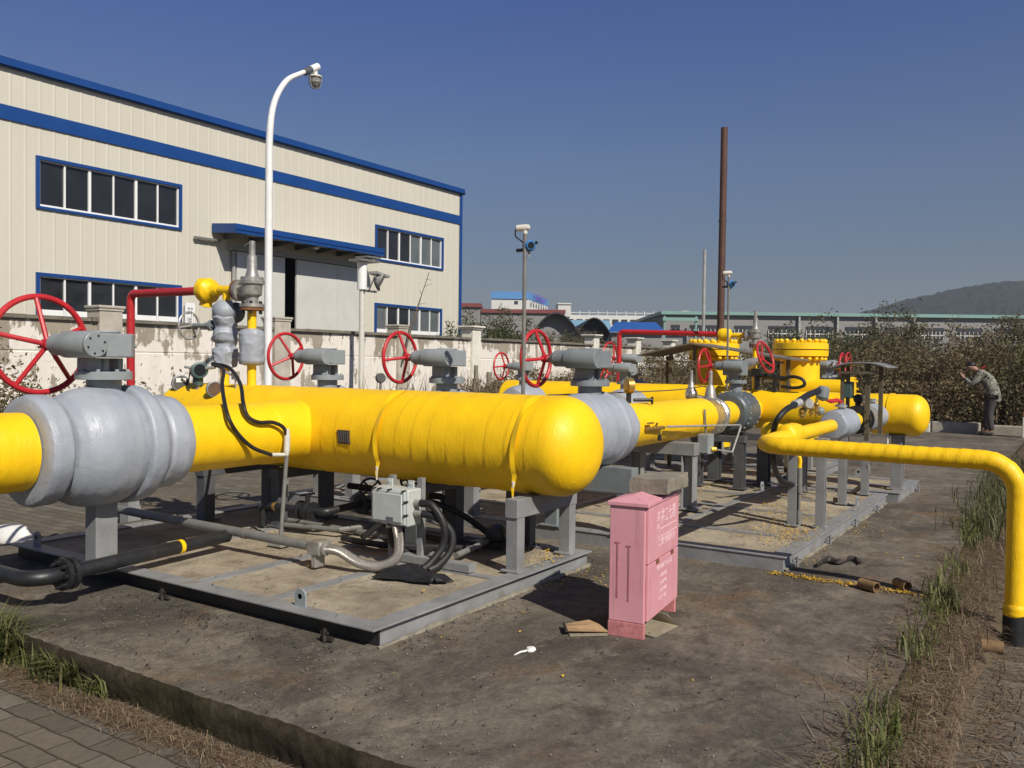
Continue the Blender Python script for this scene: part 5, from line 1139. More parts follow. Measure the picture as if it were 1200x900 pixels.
for x in (2.86, 2.905): b.lathe([(0, .046), (0.002, .098), (0.03, .098), (0.032, .046)], (x, 5.095, 0.20), (1, 0.08, 0), 22)
b.bolts((2.895, 5.097, 0.20), (1, 0.08, 0), 0.076, 8, 0.012, 0.12); b.build('flange', M['black_steel'], T)
b = MB(); b.lathe([(0, .049), (0.03, .049)], (3.72, 5.163, 0.211), (1, 0.08, 0), 18); b.build('yellow_band', M['yel_paint'], T)
T = thing('drain_valve_set', 'black drain valves and pipe on the deck under the thick header', 'valve', (5.1, 5.0, 0.3))
b = MB(); b.tube(rounded([(4.92, 5.70, 0.115), (4.92, 5.70, 0.29), (4.98, 5.05, 0.29), (5.35, 4.95, 0.33), (5.75, 4.9, 0.33)], 0.05, 5), 0.030, 14); b.build('pipe_wall', M['black_steel'], T)
b = MB(); b.lathe([(0, .035), (0.004, .075), (0.02, .075), (0.024, .05), (0.05, .065), (0.11, .065), (0.136, .05), (0.14, .075), (0.156, .075), (0.16, .035)], (4.95, 5.30, 0.29), (0.05, -1, 0), 20); b.cyl((4.96, 5.22, 0.29), (4.96, 5.22, 0.40), 0.02, n=8); b.build('valve_casting', M['black_steel'], T)
b = MB(); b.lathe([(0, .035), (0.004, .085), (0.03, .085), (0.035, .05), (0.12, .06), (0.2, .05), (0.21, .085), (0.235, .085), (0.24, .035)], (5.30, 4.97, 0.32), (1, -0.1, 0), 20); b.build('valve_casting', M['black_steel'], T)
handwheel((4.96, 5.22, 0.41), (0, 0, 1), 0.075, 0.009, 4, 10, 0.01, T, M['black_steel'])
handwheel((5.35, 4.90, 0.45), (-0.7, -0.5, 0.5), 0.085, 0.010, 4, 10, 0.01, T, M['black_steel'])
b = MB(); b.lathe([(0, .034), (0.025, .036)], (4.93, 5.58, 0.29), (0.09, -1, 0), 14); b.build('brass_joint', M['brass'], T)
T = thing('drain_valve_set', 'black valve cluster with brass joint farther back under the thick header', 'valve', (5.9, 4.7, 0.3))
b = MB(); b.tube(rounded([(5.62, 5.4, 0.40), (5.62, 4.35, 0.40), (5.62, 4.30, 0.12)], 0.05, 5), 0.028, 12); b.tube([(5.62, 4.9, 0.4), (5.62, 4.9, 0.60)], 0.026, 12); b.lathe([(0, .03), (0.004, .08), (0.025, .08), (0.03, .05), (0.11, .05), (0.115, .08), (0.14, .08), (0.145, .03)], (5.62, 4.72, 0.40), (0, -1, 0), 18); b.cyl((5.62, 4.65, 0.4), (5.55, 4.65, 0.52), 0.02, n=8); b.build('valve_casting', M['black_steel'], T)
handwheel((5.53, 4.66, 0.535), (-0.5, 0, 0.85), 0.08, 0.010, 4, 10, 0.01, T, M['black_steel'])
b = MB(); b.lathe([(0, .033), (0.04, .035)], (5.62, 4.52, 0.40), (0, -1, 0), 12); b.build('brass_joint', M['brass'], T)
tag(MB().tube([(4.9, 5.42, 0.16), (5.0, 4.9, 0.165), (5.4, 4.75, 0.17)], 0.02, 10).build('small_pipe', M['galv_dull'], loc=(5, 5, 0.16)), 'short dull grey pipe lying behind the foot of the upright conduit', 'pipe')
pq = onx(581, 622, 5.5); T = thing('pump_housing', 'small black round housing on the deck left of the front saddle legs', 'motor', (pq.x, pq.y, 0.112))
b = MB(); b.lathe([(0, .03), (0.01, .07), (0.10, .08), (0.16, .06), (0.17, .03)], pq, (-0.75, -0.5, 0), 20); b.box((pq.x-0.05, pq.y-0.06, 0.113), (pq.x+0.10, pq.y+0.08, 0.16)); b.build('casing', M['black_steel'], T)
tag(MB().tube(spline([(5.9, 3.95, 0.15), (5.35, 3.72, 0.165), (4.82, 3.62, 0.16)], 8), 0.022, 10).build('flexible_conduit', M['galv_dull'], loc=(5.35, 3.7, 0.15)), 'thin dusty conduit end poking out beside the black hoses', 'conduit')
b = MB(); b.box((4.62, 3.36, 0.112), (4.70, 3.95, 0.165)); tag(b.build('angle_bar', M['skid'], loc=(4.66, 3.6, 0.112), smooth=False, bevel=0.003), 'grey steel bar lying on the deck in front of the black hoses', 'steel bar')
b = MB(); b.box((5.64, 4.2, 0.50), (5.72, 6.4, 0.585)); tag(b.build('support_rail', M['skid'], loc=(5.68, 5.3, 0.5), smooth=False, bevel=0.003), 'long grey steel rail behind and below the thick header', 'steel bar')
cl = 'black hoses lying in the shade under the thick header'
for pts, lab in (([(4.95, 4.62, 0.14), (5.08, 4.45, 0.30), (5.25, 4.30, 0.42), (5.42, 4.05, 0.33), (5.5, 3.75, 0.15)], 'black hose humped up behind the junction box'),
                 ([(5.9, 5.5, 0.14), (5.5, 4.95, 0.22), (5.32, 4.55, 0.17), (5.25, 3.95, 0.14), (5.45, 3.42, 0.135)], 'long black hose snaking along the deck behind the junction box'),
                 ([(4.88, 4.75, 0.135), (4.83, 4.40, 0.145), (4.95, 4.15, 0.135), (5.2, 3.7, 0.135)], 'black hose flat on the deck behind the junction box stand')):
    tag(MB().tube(spline(pts, 8), 0.024, 10).build('cable_hose', M['black'], loc=pts[0]), lab, 'hose', cl)
T = thing('drain_valve_set', 'black upright valve with small wheel behind the junction box', 'valve', (5.32, 4.62, 0.112))
b = MB(); b.cyl((5.32, 4.62, 0.113), (5.32, 4.62, 0.50), 0.028, n=12)
for z in (0.20, 0.33, 0.46): b.lathe([(0, .03), (0.003, .075), (0.02, .075), (0.023, .03)], (5.32, 4.62, z), (0, 0, 1), 18)
b.lathe([(0, .03), (0.03, .055), (0.07, .055), (0.1, .03)], (5.32, 4.62, 0.235), (0, 0, 1), 18); b.cyl((5.32, 4.62, 0.285), (5.20, 4.58, 0.30), 0.02, n=10); b.build('valve_casting', M['black_steel'], T)
handwheel((5.19, 4.577, 0.302), (-0.95, -0.3, 0.1), 0.07, 0.009, 4, 30, 0.01, T, M['black_steel'])
b = MB(); b.lathe([(0, .032), (0.03, .034)], (5.32, 4.62, 0.405), (0, 0, 1), 12); b.build('brass_joint', M['brass'], T)
tag(MB().tube(rounded([(5.15, 5.9, 0.135), (5.15, 4.3, 0.135), (4.9, 4.25, 0.135)], 0.08, 5), 0.022, 10).build('small_pipe', M['galv_dull'], loc=(5.15, 5, 0.135)), 'thin dull pipe running along the deck under the thick header', 'pipe')
# junction box on its stand
def jbox():
    T = thing('junction_box', 'pale grey green junction box on a two leg stand under the thick header', 'junction box', (4.6, 3.93, 0.112))
    bx0, bx1, by0, by1, bz0, bz1 = 4.50, 4.645, 3.785, 4.105, 0.385, 0.635
    b = MB(); b.box((bx0, by0, bz0), (bx1, by1, bz1)); cs = b.build('box_case', M['jbox'], T, smooth=True, bevel=0.010)
    b = MB(); b.box((bx0-0.022, by0+0.012, bz0+0.012), (bx0-0.001, by1-0.012, bz1-0.012)); b.box((bx0-0.032, by0+0.03, bz0+0.03), (bx0-0.0225, by1-0.03, bz1-0.03)); b.build('lid', M['jbox'], T, smooth=True, bevel=0.008)
    b = MB(); b.box((bx0-0.036, by0+0.10, bz0+0.035), (bx0-0.0325, by0+0.16, bz0+0.062)); b.build('nameplate', M['sign_ink'], T, smooth=False)
    for yy, zz in [(yy, zz) for yy in (by0+0.025, (by0+by1)/2-0.01, (by0+by1)/2+0.08, by1-0.03) for zz in (bz0+0.008, bz1-0.008)] + [(yy, zz) for zz in (bz0+0.08, bz0+0.17) for yy in (by0+0.008, by1-0.008)]:
        MB().cyl((bx0-0.03, yy, zz), (bx0+0.01, yy, zz), 0.008, n=8).build('bolt', M['black_steel'], T)
    for yy in (by0+0.04, by1-0.09):
        b = MB(); b.box((4.60, yy, bz1), (4.615, yy+0.045, bz1+0.05)); b.cyl((4.595, yy+0.022, bz1+0.03), (4.62, yy+0.022, bz1+0.03), 0.012, n=8); b.build('mounting_ear', M['jbox'], T, smooth=False)
    for (x, y) in ((4.67, 3.81), (4.67, 4.07)):
        b = MB(); b.box((x-0.018, y-0.02, 0.112), (x+0.022, y+0.02, 0.70)); b.build('leg', M['skid'], T, smooth=False)
    b = MB(); b.cyl((4.57, by0, 0.545), (4.57, by0-0.055, 0.545), 0.022, n=12); b.cyl((4.57, by0, 0.475), (4.57, by0-0.07, 0.475), 0.022, n=12); b.cyl((4.52, 3.90, bz0), (4.52, 3.90, bz0-0.05), 0.026, n=12); b.cyl((4.58, 4.02, bz0), (4.58, 4.02, bz0-0.04), 0.022, n=12); b.build('cable_gland', M['steel'], T)
    hs = 'black hoses running from the junction box to the deck'
    for pts, lab in (([(4.57, 3.735, 0.545), (4.58, 3.64, 0.535), (4.60, 3.56, 0.42), (4.60, 3.56, 0.28), (4.52, 3.60, 0.17), (4.46, 3.62, 0.135)], 'front black hose curving from the upper gland of the junction box to the black tarpaulin'),
                     ([(4.57, 3.72, 0.475), (4.60, 3.63, 0.46), (4.66, 3.54, 0.36), (4.64, 3.53, 0.24), (4.56, 3.57, 0.15), (4.5, 3.6, 0.125)], 'rear black hose curving from the lower gland of the junction box to the deck')):
        tag(MB().tube(spline(pts, 8), 0.026, 12).build('cable_hose', M['black'], loc=pts[0]), lab, 'hose', hs)
    pts = [(4.58, 4.02, 0.35), (4.62, 4.01, 0.22), (4.75, 3.95, 0.15), (4.95, 3.95, 0.14)]; tag(MB().tube(spline(pts, 8), 0.024, 12).build('cable_hose', M['black'], loc=pts[0]), 'short black hose hanging under the junction box', 'hose', hs)
jbox()
b = MB(); vs = []; fs = []; m = 18
for j in range(m+1):
    for i in range(m+1):
        u, v = i/m, j/m; x = 4.16+0.26*u+0.10*v*(1-u); y = 3.80-0.42*v+0.10*u*(0.5-v)
        vs.append((x+0.02*nz((u*3, v*3, 0), 1), y+0.02*nz((u*3, v*3, 5), 1), 0.116+0.05*max(0, nz((u, v, 2), 4)+0.15)+0.05*u*u*(1-abs(2*v-0.7))))
for j in range(m):
    for i in range(m): a = j*(m+1)+i; fs.append((a, a+1, a+m+2, a+m+1))
b.add(vs, fs); o = b.build('tarpaulin', M['cloth_black'], loc=(4.3, 3.6, 0.112)); sm = o.modifiers.new('solid', 'SOLIDIFY'); sm.thickness = 0.004; tag(o, 'crumpled black tarpaulin scrap on the deck at the foot of the black hoses', 'tarpaulin')

# ------------------------------------------------------------------ instruments on the front branch pipe and the thin run
T = thing('pressure_gauge', 'pressure gauge in a yellowed case before the second branch valve', 'gauge', (7.6, 3.45, 1.1))
pg = ony(737, 452, 3.50); b = MB(); b.lathe([(-0.03, .062), (-0.025, .072), (0.03, .072), (0.034, .06)], pg, (0.75, -0.65, 0), 22); cs = b.build('gauge_case', M['brass'], T)
b = MB(); b.cyl(pg+Vector((.75, -.65, 0))*0.035, pg+Vector((.75, -.65, 0))*0.038, 0.056, n=20); b.build('dial', M['dial'], cs)
b = MB(); b.cyl(pg-Vector((0, 0, 0.07)), pg-Vector((0, 0, 0.19)), 0.024, n=10); b.cyl(pg+Vector((0.02, -0.04, -0.13)), pg+Vector((0.16, -0.16, -0.13)), 0.016, n=8); b.cyl(pg+Vector((0.16, -0.16, -0.10)), pg+Vector((0.16, -0.16, -0.17)), 0.012, n=8); b.build('stem', M['black_steel'], T)
T = thing('drain_cock', 'small brass cock with a black padlock on the near side of the front branch pipe', 'valve', (7.6, 3.26, 0.85))
q0, q1, q2 = ony(757, 503, 3.24), ony(778, 501, 3.22), ony(772, 508, 3.20)
b = MB(); b.cyl(q0, q1, 0.017, n=10); b.cyl(q0, q0+Vector((0, 0.04, 0)), 0.014, n=8); b.cyl((q0+q1)/2, (q0+q1)/2+Vector((0, -0.02, 0.05)), 0.012, n=8); b.box(q0+Vector((-0.02, -0.03, 0.045)), q0+Vector((0.10, -0.015, 0.06))); b.build('cock', M['brass'], T)
b = MB(); b.cbox(q2-Vector((-0.02, 0, 0.04)), (0.045, 0.02, 0.05)); b.torus(q2+Vector((0.02, 0, -0.008)), (0, 1, 0), 0.016, 0.004, 14, 6); b.build('padlock', M['black_steel'], T)
pts = [ony(782, 500, 3.20), ony(868, 498, 3.20), ony(868, 500, 3.18), ony(858, 530, 3.18), ony(840, 527, 3.2)]
tag(MB().tube(rounded(pts, 0.02, 4), 0.010, 8).build('impulse_tube', M['galv'], loc=pts[0]), 'thin grey tube along the front branch pipe dropping to the little grey box', 'tube')
pts = [ony(642, 463, 3.66), ony(700, 461, 3.62), ony(790, 457, 3.62), ony(828, 452, 3.62)]
tag(MB().tube(spline(pts, 6), 0.006, 6).build('impulse_tube', M['post_oliv'], loc=pts[0]), 'long thin sagging tube over the tops of the front valve and branch pipe', 'tube')
pb = ony(827, 520, 3.22); T = thing('small_junction_box', 'little grey box hung below the foil joint of the front branch pipe', 'junction box', pb)
b = MB(); b.cbox(pb, (0.15, 0.12, 0.20)); b.build('box_case', M['gear'], T, smooth=False, bevel=0.006)
b = MB(); b.box(pb+Vector((-0.085, -0.05, -0.085)), pb+Vector((-0.0755, 0.05, 0.085))); b.build('lid', M['gear'], T, smooth=False); b = MB(); b.cyl(pb+Vector((0.0, -0.06, -0.05)), pb+Vector((0.03, -0.10, -0.05)), 0.02, n=8); b.build('cable_gland', M['yel_paint'], T)
b = MB(); b.cyl(pb+Vector((0, 0.0, 0.101)), pb+Vector((0, 0.02, 0.35)), 0.012, n=6); b.build('bracket', M['galv_dull'], T)
# manifold and hose over the elbow of the thin run
mx = 7.25; T = thing('instrument_manifold', 'cluster of small steel valves and fittings above the elbow of the thin yellow run', 'valve', (mx, 1.97, 1.0))
for (px_, py_, h, r) in ((943, 475, .12, .016), (951, 478, .10, .018), (957, 474, .14, .016), (940, 482, .08, .02)):
    p = ony(px_, py_, 1.97); b = MB(); b.cyl(p-Vector((0, 0, h*0.75)), p+Vector((0, 0, h*0.4)), r*0.8, n=8); b.ball(p, r*1.5, n=10, m=6); b.cyl(p-Vector((0, 0, h*0.45)), p-Vector((0, 0, h*0.3)), r*1.5, n=6); b.build('fitting', M['brass'] if px_ != 943 else M['steel'], T)
p = ony(944, 474, 1.95); b = MB(); b.lathe([(0, .04), (0.01, .046), (0.05, .046), (0.06, .038)], p, (-0.6, -0.7, 0.15), 18); b.build('sensor_body', M['steel'], T)
pA = ony(934, 473, 1.95); b = MB(); b.lathe([(-0.05, .02), (-0.04, .034), (0.04, .034), (0.05, .02)], pA, (0.9, -0.4, 0.25), 14); b.build('cable_gland', M['galv'], T)
pa1, pa2 = ony(936, 470, 1.95), ony(959, 458, 1.95); b = MB(); b.tube([pa1, (pa1+pa2)/2+Vector((0, 0, 0.01)), pa2], 0.027, 12); b.build('hose_lagging', M['black'], T)
p = ony(963, 462, 1.97); b = MB(); b.lathe([(0, .04), (0.02, .055), (0.10, .055), (0.12, .04)], p-Vector((0, 0, 0.05)), (0.2, -0.1, 1), 16); b.ball(ony(961, 482, 1.95), 0.04); b.build('blue_sensor', M['gear2'], T)
pts = [ony(932, 474, 1.95), ony(920, 481, 1.95), ony(910, 494, 1.99), ony(906, 510, 2.06), ony(906, 535, 2.06), ony(909, 552, 2.10), ony(917, 564, 2.12), ony(929, 568, 2.12)]
tag(MB().tube(spline(pts, 8), 0.0235, 12).build('cable_hose', M['black'], loc=pts[0]), 'black hose arching over the thin yellow elbow and down to the pale conduit', 'hose')
pc, pd, pe = ony(937, 548, 2.07), ony(937, 572, 2.07), ony(936, 612, 2.07)
T = thing('upright_conduit', 'slim upright conduit with pale fitting beside the nearest left post of the thin run', 'conduit', pe)
b = MB(); b.cyl(pc, pd-Vector((0, 0, 0.04)), 0.024, n=12); b.cyl(pd+Vector((0, 0, .03)), ony(929, 568, 2.12), 0.014, n=8); b.cyl(pe, pe+Vector((0, 0, 0.10)), 0.026, n=12); b.build('fitting', M['galv_dull'], T)
b = MB(); b.cyl(pd, pe, 0.012, n=10); b.build('conduit', M['galv_dull'], T); b = MB(); b.tube(spline([pc, pc+Vector((0.0, 0.0, 0.08)), pc+Vector((-0.01, 0.04, 0.13)), pc+Vector((-0.02, 0.07, 0.14))], 6), 0.018, 10); b.build('bend', M['yel_paint'], T)
pts = [ony(1017, 545, 1.97), ony(1017, 556, 1.97), ony(1008, 570, 2.05), ony(993, 582, 2.2), ony(985, 590, 2.3)]
tag(MB().tube(spline(pts, 8), 0.024, 10).build('cable_hose', M['galv_dull'], loc=pts[0]), 'grey flexible hose dropping below the flow meter to the deck', 'hose')
# valve with a leaning red handwheel on the rear header
pw = onx(893, 419, 10.45); T = thing('gate_valve', 'black stemmed gate valve with leaning red handwheel on top of the rear header', 'valve', (10.75, 3.4, 1.24))
handwheel((pw.x+0.05, pw.y+0.02, pw.z-0.01), (-0.10, -0.93, 0.34), 0.195, 0.014, 3, 75, 0.05, T, M['red'])
b = MB(); b.lathe([(0, .03), (0.05, .05), (0.12, .065), (0.2, .07), (0.21, .05), (0.26, .05)], (pw.x+0.06, pw.y+0.05, pw.z-0.03), (0.10, 0.93, -0.34), 18); b.build('bonnet', M['galv'], T)
b = MB(); b.cyl((10.72, 3.42, 1.2), (10.72, 3.42, 1.46), 0.035, n=12); b.cyl((10.72, 3.42, 1.38), (10.72, 3.05, 1.34), 0.03, n=10); b.cyl((10.72, 3.2, 1.18), (10.72, 3.2, 1.40), 0.025, n=10); b.box((10.66, 3.36, 1.36), (10.78, 3.48, 1.46)); b.build('valve_casting', M['black_steel'], T)
pts = [(10.70, 3.12, 1.33), (10.68, 2.98, 1.37), (10.68, 2.86, 1.34), (10.69, 2.84, 1.27), (10.70, 2.95, 1.235), (10.71, 3.12, 1.25)]
tag(MB().tube(spline(pts, 8), 0.02, 10).build('cable_hose', M['black'], loc=pts[0]), 'small black hose loop beside the leaning red handwheel', 'hose')

# ================================================================== SHELTERS
def shelter(label, pl, pr_, pp, depth, x, posts, mat, zfoot, curve=False):
    """ridged or bowed sheet roof spanning y from pl to pr (points in the plane x)"""
    T = thing('sheet_shelter', label, 'shelter', (x, (pl.y+pr_.y)/2, zfoot))
    b = MB(); vs = []; fs = []
    prof = [pl, pp, pr_]
    if curve: prof = spline([pl, pl.lerp(pp, .55)+Vector((0, 0, .015)), pp, pr_.lerp(pp, .5)+Vector((0, 0, .02)), pr_], 5)
    for p in prof:
        for dx in (-depth/2, depth/2): vs.append((x+dx, p.y, p.z))
    n = len(prof)
    for k in range(n-1): fs.append((2*k, 2*k+1, 2*k+3, 2*k+2))
    b.add(vs, fs); rf = b.build('roof_sheet', mat, T, smooth=curve); sm = rf.modifiers.new('solid', 'SOLIDIFY'); sm.thickness = 0.018
    for (px_, py, zt, zb, w) in posts:
        b = MB(); b.box((px_-w/2, py-w/2, zb), (px_+w/2, py+w/2, zt)); b.build('post', M['post_oliv'], T, smooth=False)
    b = MB(); b.box((x-depth/2+0.03, pl.y-0.1, pl.z-0.045), (x-depth/2+0.06, pr_.y+0.1, pl.z-0.02)) if pl.y < pr_.y else b.box((x-depth/2+0.03, pr_.y+0.1, min(pl.z, pr_.z)-0.06), (x-depth/2+0.06, pl.y-0.1, min(pl.z, pr_.z)-0.035)); b.build('rail', M['post_oliv'], T, smooth=False)
shelter('ridged brown sheet shelter roof on thin posts behind the rear header', onx(762, 416, 11.5), onx(938, 421, 11.5), onx(822, 402.5, 11.5), 0.85, 11.5,
        [(11.2, 4.77, 1.66, 0.11, 0.045), (11.75, 5.05, 1.62, 0.11, 0.045), (11.45, 3.25, 1.62, 0.11, 0.045), (11.2, 4.43, 1.76, 0.11, 0.04)], M['sheet'], 0.11)
shelter('small bowed grey sheet shelter on four posts over the flow meter', ony(975, 431, 1.95)+Vector((0, 0.28, 0)), ony(1040, 430, 1.95)+Vector((0, -0.30, 0)), ony(1008, 424.5, 1.95), 0.55, 9.55,
        [(9.36, 2.10, 1.52, 0.40, 0.035), (9.70, 2.12, 1.52, 0.30, 0.035), (9.38, 1.86, 1.53, 0.75, 0.045), (9.74, 1.80, 1.52, 0.80, 0.04)], M['sheet2'], 0.4, True)

# ================================================================== PINK CABINET, BLOCK AND LITTER
def cabinet():
    x0, x1, y0, y1, zt = 4.343, 4.975, 1.972, 2.185, 0.755
    T = thing('extinguisher_cabinet', 'faded pink metal cabinet with rust streaks and white print standing on the concrete', 'cabinet', (x0, y0, 0)); T.rotation_euler.z = math.radians(7.0)
    b = MB(); b.box((x0, y0+0.012, 0.085), (x1, y1, zt-0.03)); b.build('cabinet_case', M['pink'], T, smooth=False, bevel=0.004)
    b = MB(); b.box((x0-0.004, y0+0.010, 0.0), (x0+0.03, y1+0.003, 0.083)); b.box((x1-0.03, y0+0.010, 0.0), (x1+0.004, y1+0.003, 0.083)); b.box((x0+0.03, y1-0.02, 0), (x1-0.03, y1+0.003, 0.083)); b.build('foot', M['pink_foot'], T, smooth=False, bevel=0.003)
    b = MB(); ym = (y0+y1)/2
    # lid: shallow hipped sheet with a turned-down rim
    e = 0.012; zr = zt-0.032; vs = [(x0-e, y0-e, zr), (x1+e, y0-e, zr), (x1+e, y1+e, zr), (x0-e, y1+e, zr), (x0-e, y0-e, zr+0.022), (x1+e, y0-e, zr+0.022), (x1+e, y1+e, zr+0.022), (x0-e, y1+e, zr+0.022), (x0+0.10, ym, zr+0.052), (x1-0.10, ym, zr+0.052)]
    b.add(vs, [(3, 2, 1, 0), (0, 1, 5, 4), (1, 2, 6, 5), (2, 3, 7, 6), (3, 0, 4, 7), (4, 5, 9, 8), (5, 6, 9), (6, 7, 8, 9), (7, 4, 8)]); b.build('lid', M['pink'], T, smooth=False, bevel=0.003)
    zs = 0.405
    for (za, zb) in ((0.095, zs-0.004), (zs+0.003, zt-0.038)):
        b = MB(); b.box((x0+0.022, y0-0.004, za), (x1-0.022, y0+0.0115, zb)); d = b.build('door', M['pink'], T, smooth=False, bevel=0.003)
    for xx in (x0+0.16, x0+0.45):
        b = MB(); b.box((xx, y0-0.007, zs-0.022), (xx+0.055, y0-0.0042, zs+0.002)); b.build('hinge', M['rust'], T, smooth=False)
    # two slots with rust runs on the left side
    for yy, z_ in ((y0+0.10, 0.50), (y0+0.165, 0.515)):
        b = MB(); b.box((x0-0.003, yy-0.012, z_), (x0-0.0005, yy+0.016, z_+0.008)); b.box((x0-0.0025, yy-0.004, z_-0.30), (x0-0.0007, yy+0.005, z_)); b.build('rust_slot', M['pink_stain'], T, smooth=False)
    ex, ez = (1, 0, 0), (0, 0, 1); yt = y0-0.0046
    textmesh('lettering', '采', 0.062, M['pink_print'], T, (x0+0.20, yt, 0.640), ex, ez, 0.0008)
    textmesh('lettering', '气', 0.062, M['pink_print'], T, (x0+0.20, yt, 0.575), ex, ez, 0.0008)
    textmesh('lettering', '井工七部', 0.092, M['pink_print'], T, (x0+0.395, yt, 0.632), ex, ez, 0.0008, sx=0.82)
    b = MB(); b.box((x0+0.24, yt-0.0004, 0.568), (x0+0.55, yt+0.0004, 0.573)); b.box((x0+0.18, yt-0.0004, 0.526), (x0+0.56, yt+0.0004, 0.530)); b.build('printed_line', M['pink_print'], T, smooth=False)
    textmesh('lettering', '二氧化碳灭火', 0.050, M['pink_print'], T, (x0+0.37, yt, 0.492), ex, ez, 0.0008, sx=1.1)
    textmesh('lettering', '使用操作方法', 0.034, M['pink_print'], T, (x0+0.33, yt, 0.352), ex, ez, 0.0008, sx=1.5)
    for k, t in enumerate(('一 提起瓶身', '二 拔出保险', '三 握住喷管', '四 压下把手')):
        textmesh('lettering', t, 0.026, M['pink_print'], T, (x0+0.30, yt, 0.300-0.043*k), ex, ez, 0.0008, sx=1.1)
    # half brick size block on the lid
    bl = MB(); c = Vector((4.755, 2.085, zt+0.052)); n = 5
    vs = []; fs = []
    m = MB(); m.cbox((0, 0, 0), (0.40, 0.235, 0.085)); R = Matrix.Rotation(0.10, 3, 'Z') @ Matrix.Rotation(-0.035, 3, 'X')
    bmx = bmesh.new(); vv = [bmx.verts.new(v) for v in m.v]; [bmx.faces.new([vv[i] for i in f]) for f in m.f]
    bmesh.ops.subdivide_edges(bmx, edges=bmx.edges[:], cuts=9, use_grid_fill=True)
    for v in bmx.verts:
        q = v.co.copy(); v.co += Vector((nz(q, 14), nz(q+Vector((3, 0, 0)), 14), nz(q+Vector((0, 5, 0)), 14)))*0.006 + Vector((nz(q, 40), nz(q+Vector((3, 0, 0)), 40), nz(q+Vector((0, 5, 0)), 40)))*0.003
        rr = max(0, abs(q.x)-0.18)+max(0, abs(q.y)-0.10)+max(0, abs(q.z)-0.032)
        if rr > 0.02: v.co *= 0.975
    bmx.verts.index_update(); bl.add([c + R @ v.co for v in bmx.verts], [[v.index for v in f.verts] for f in bmx.faces]); bmx.free()
    tag(bl.build('concrete_block', M['blockstone'], loc=c, ang=60), 'rough grey concrete block lying on the lid of the pink cabinet', 'block')
    # cardboard
    b = MB(); b.add([(x0+0.06, y0-0.03, 0.004), (x0+0.34, y0-0.05, 0.004), (x0+0.38, y0+0.16, 0.004), (x0+0.10, y0+0.20, 0.010), (x0+0.34, y0+0.02, 0.06), (x0+0.36, y0+0.18, 0.065)], [(0, 1, 2, 3), (1, 4, 5, 2)]); o = b.build('cardboard_sheet', M['card_pale'], loc=(x0+0.2, y0, 0), smooth=False); o.modifiers.new('solid', 'SOLIDIFY').thickness = 0.004
    tag(o, 'worn cardboard folded under the open bottom of the pink cabinet', 'cardboard')
    T2 = thing('flattened_carton', 'torn brown cardboard folded flat on the concrete left of the pink cabinet', 'cardboard', (4.3, 2.38, 0))
    pa, pb, pc, pd = onz(661, 731, .03), onz(690, 726, .055), onz(713, 740, .02), onz(664, 739, .03)
    b = MB(); mid = (pa+pb)/2; b.add([pa, pb, pc, pd, (pa+pd)/2+Vector((0, 0, 0.004)), (pb+pc)/2+Vector((0, 0, 0.010))], [(0, 1, 5, 4), (4, 5, 2, 3)]); o = b.build('upper_flap', M['card'], T2, smooth=False); o.modifiers.new('solid', 'SOLIDIFY').thickness = 0.004
    pe, pf, pg2, ph = onz(664, 738, .008), onz(712, 741, .006), onz(712, 745, .003), onz(668, 746, .003)
    b = MB(); b.add([pe, pf, pg2, ph], [(0, 1, 2, 3)]); o = b.build('lower_flap', M['card_pale'], T2, smooth=False); o.modifiers.new('solid', 'SOLIDIFY').thickness = 0.004
    b = MB(); b.tube([pa, (pa+pd)/2, pd], 0.008, 8); b.build('rolled_edge', M['debris'], T2)
M['pink_stain'] = painted('rust run on cabinet', (0.40, 0.15, 0.155), 0.7, 0.2, (0.25, 0.09, 0.08), 0.4, 20, 0, 1)
cabinet()
def core(c, d, label, r=0.036, L=0.13):
    c = Vector(c); d = Vector(d).normalized(); T = MB(); T.lathe([(0, r), (L, r), (L, r*0.82), (0, r*0.82), (0, r)], c-d*L/2, d, 22, caps=False, disp=lambda p, t, th: 0.002*nz(p, 20))
    return tag(T.build('tape_core', M['tube_brown'], loc=c), label, 'paper tube', 'empty tape cores on the concrete')
p = onz(1018, 686, 0.036); core(p, (-0.45, -0.85, 0), 'yellow smeared paper tape core on the line of yellow flakes')
p = onz(1057, 685, 0.034); core(p, (-0.7, -0.7, 0), 'brown paper tape core nearest the grass edge', 0.034, 0.12)
p = onz(1163, 758, -0.05); core(p, (0.1, -0.9, 0), 'empty paper tape core in the straw near the yellow riser', 0.036, 0.11)
b = MB(); pts = [onz(x, y, 0.02) for x, y in ((958, 662), (972, 656), (985, 659), (1000, 654), (1010, 660))]
vs = []; fs = []
for k, p in enumerate(spline(pts, 5)):
    w = 0.05*(1+0.5*nz(p, 9)); 
    for s in (-1, 0, 1): vs.append((p.x+s*w*0.9, p.y+0.02*s*nz(p, 5), 0.006+0.035*(1-abs(s))*(0.6+nz(p, 11))+0.008))
m = len(vs)//3
for k in range(m-1):
    for s in (0, 1): a = 3*k+s; fs.append((a, a+1, a+4, a+3))
b.add(vs, fs); o = b.build('rag', M['debris'], loc=pts[2]); o.modifiers.new('solid', 'SOLIDIFY').thickness = 0.006; tag(o, 'dark twisted strip of dirty wrapping on the concrete beside the middle skid', 'rag')
p = onz(622, 761, 0.015); b = MB(); b.ball(p, 0.024, (1.2, 1, 0.7), 12, 8); b.tube([p, p+Vector((-0.05, 0.03, -0.008)), p+Vector((-0.085, 0.045, -0.01))], [0.008, 0.005, 0.003], 6); b.move(lambda v: v+Vector((nz(v, 30), nz(v+Vector((2, 0, 0)), 30), nz(v+Vector((0, 2, 0)), 30)))*0.008)
tag(b.build('litter', M['plastic'], loc=p), 'small crumpled white plastic scrap on bare concrete', 'litter')
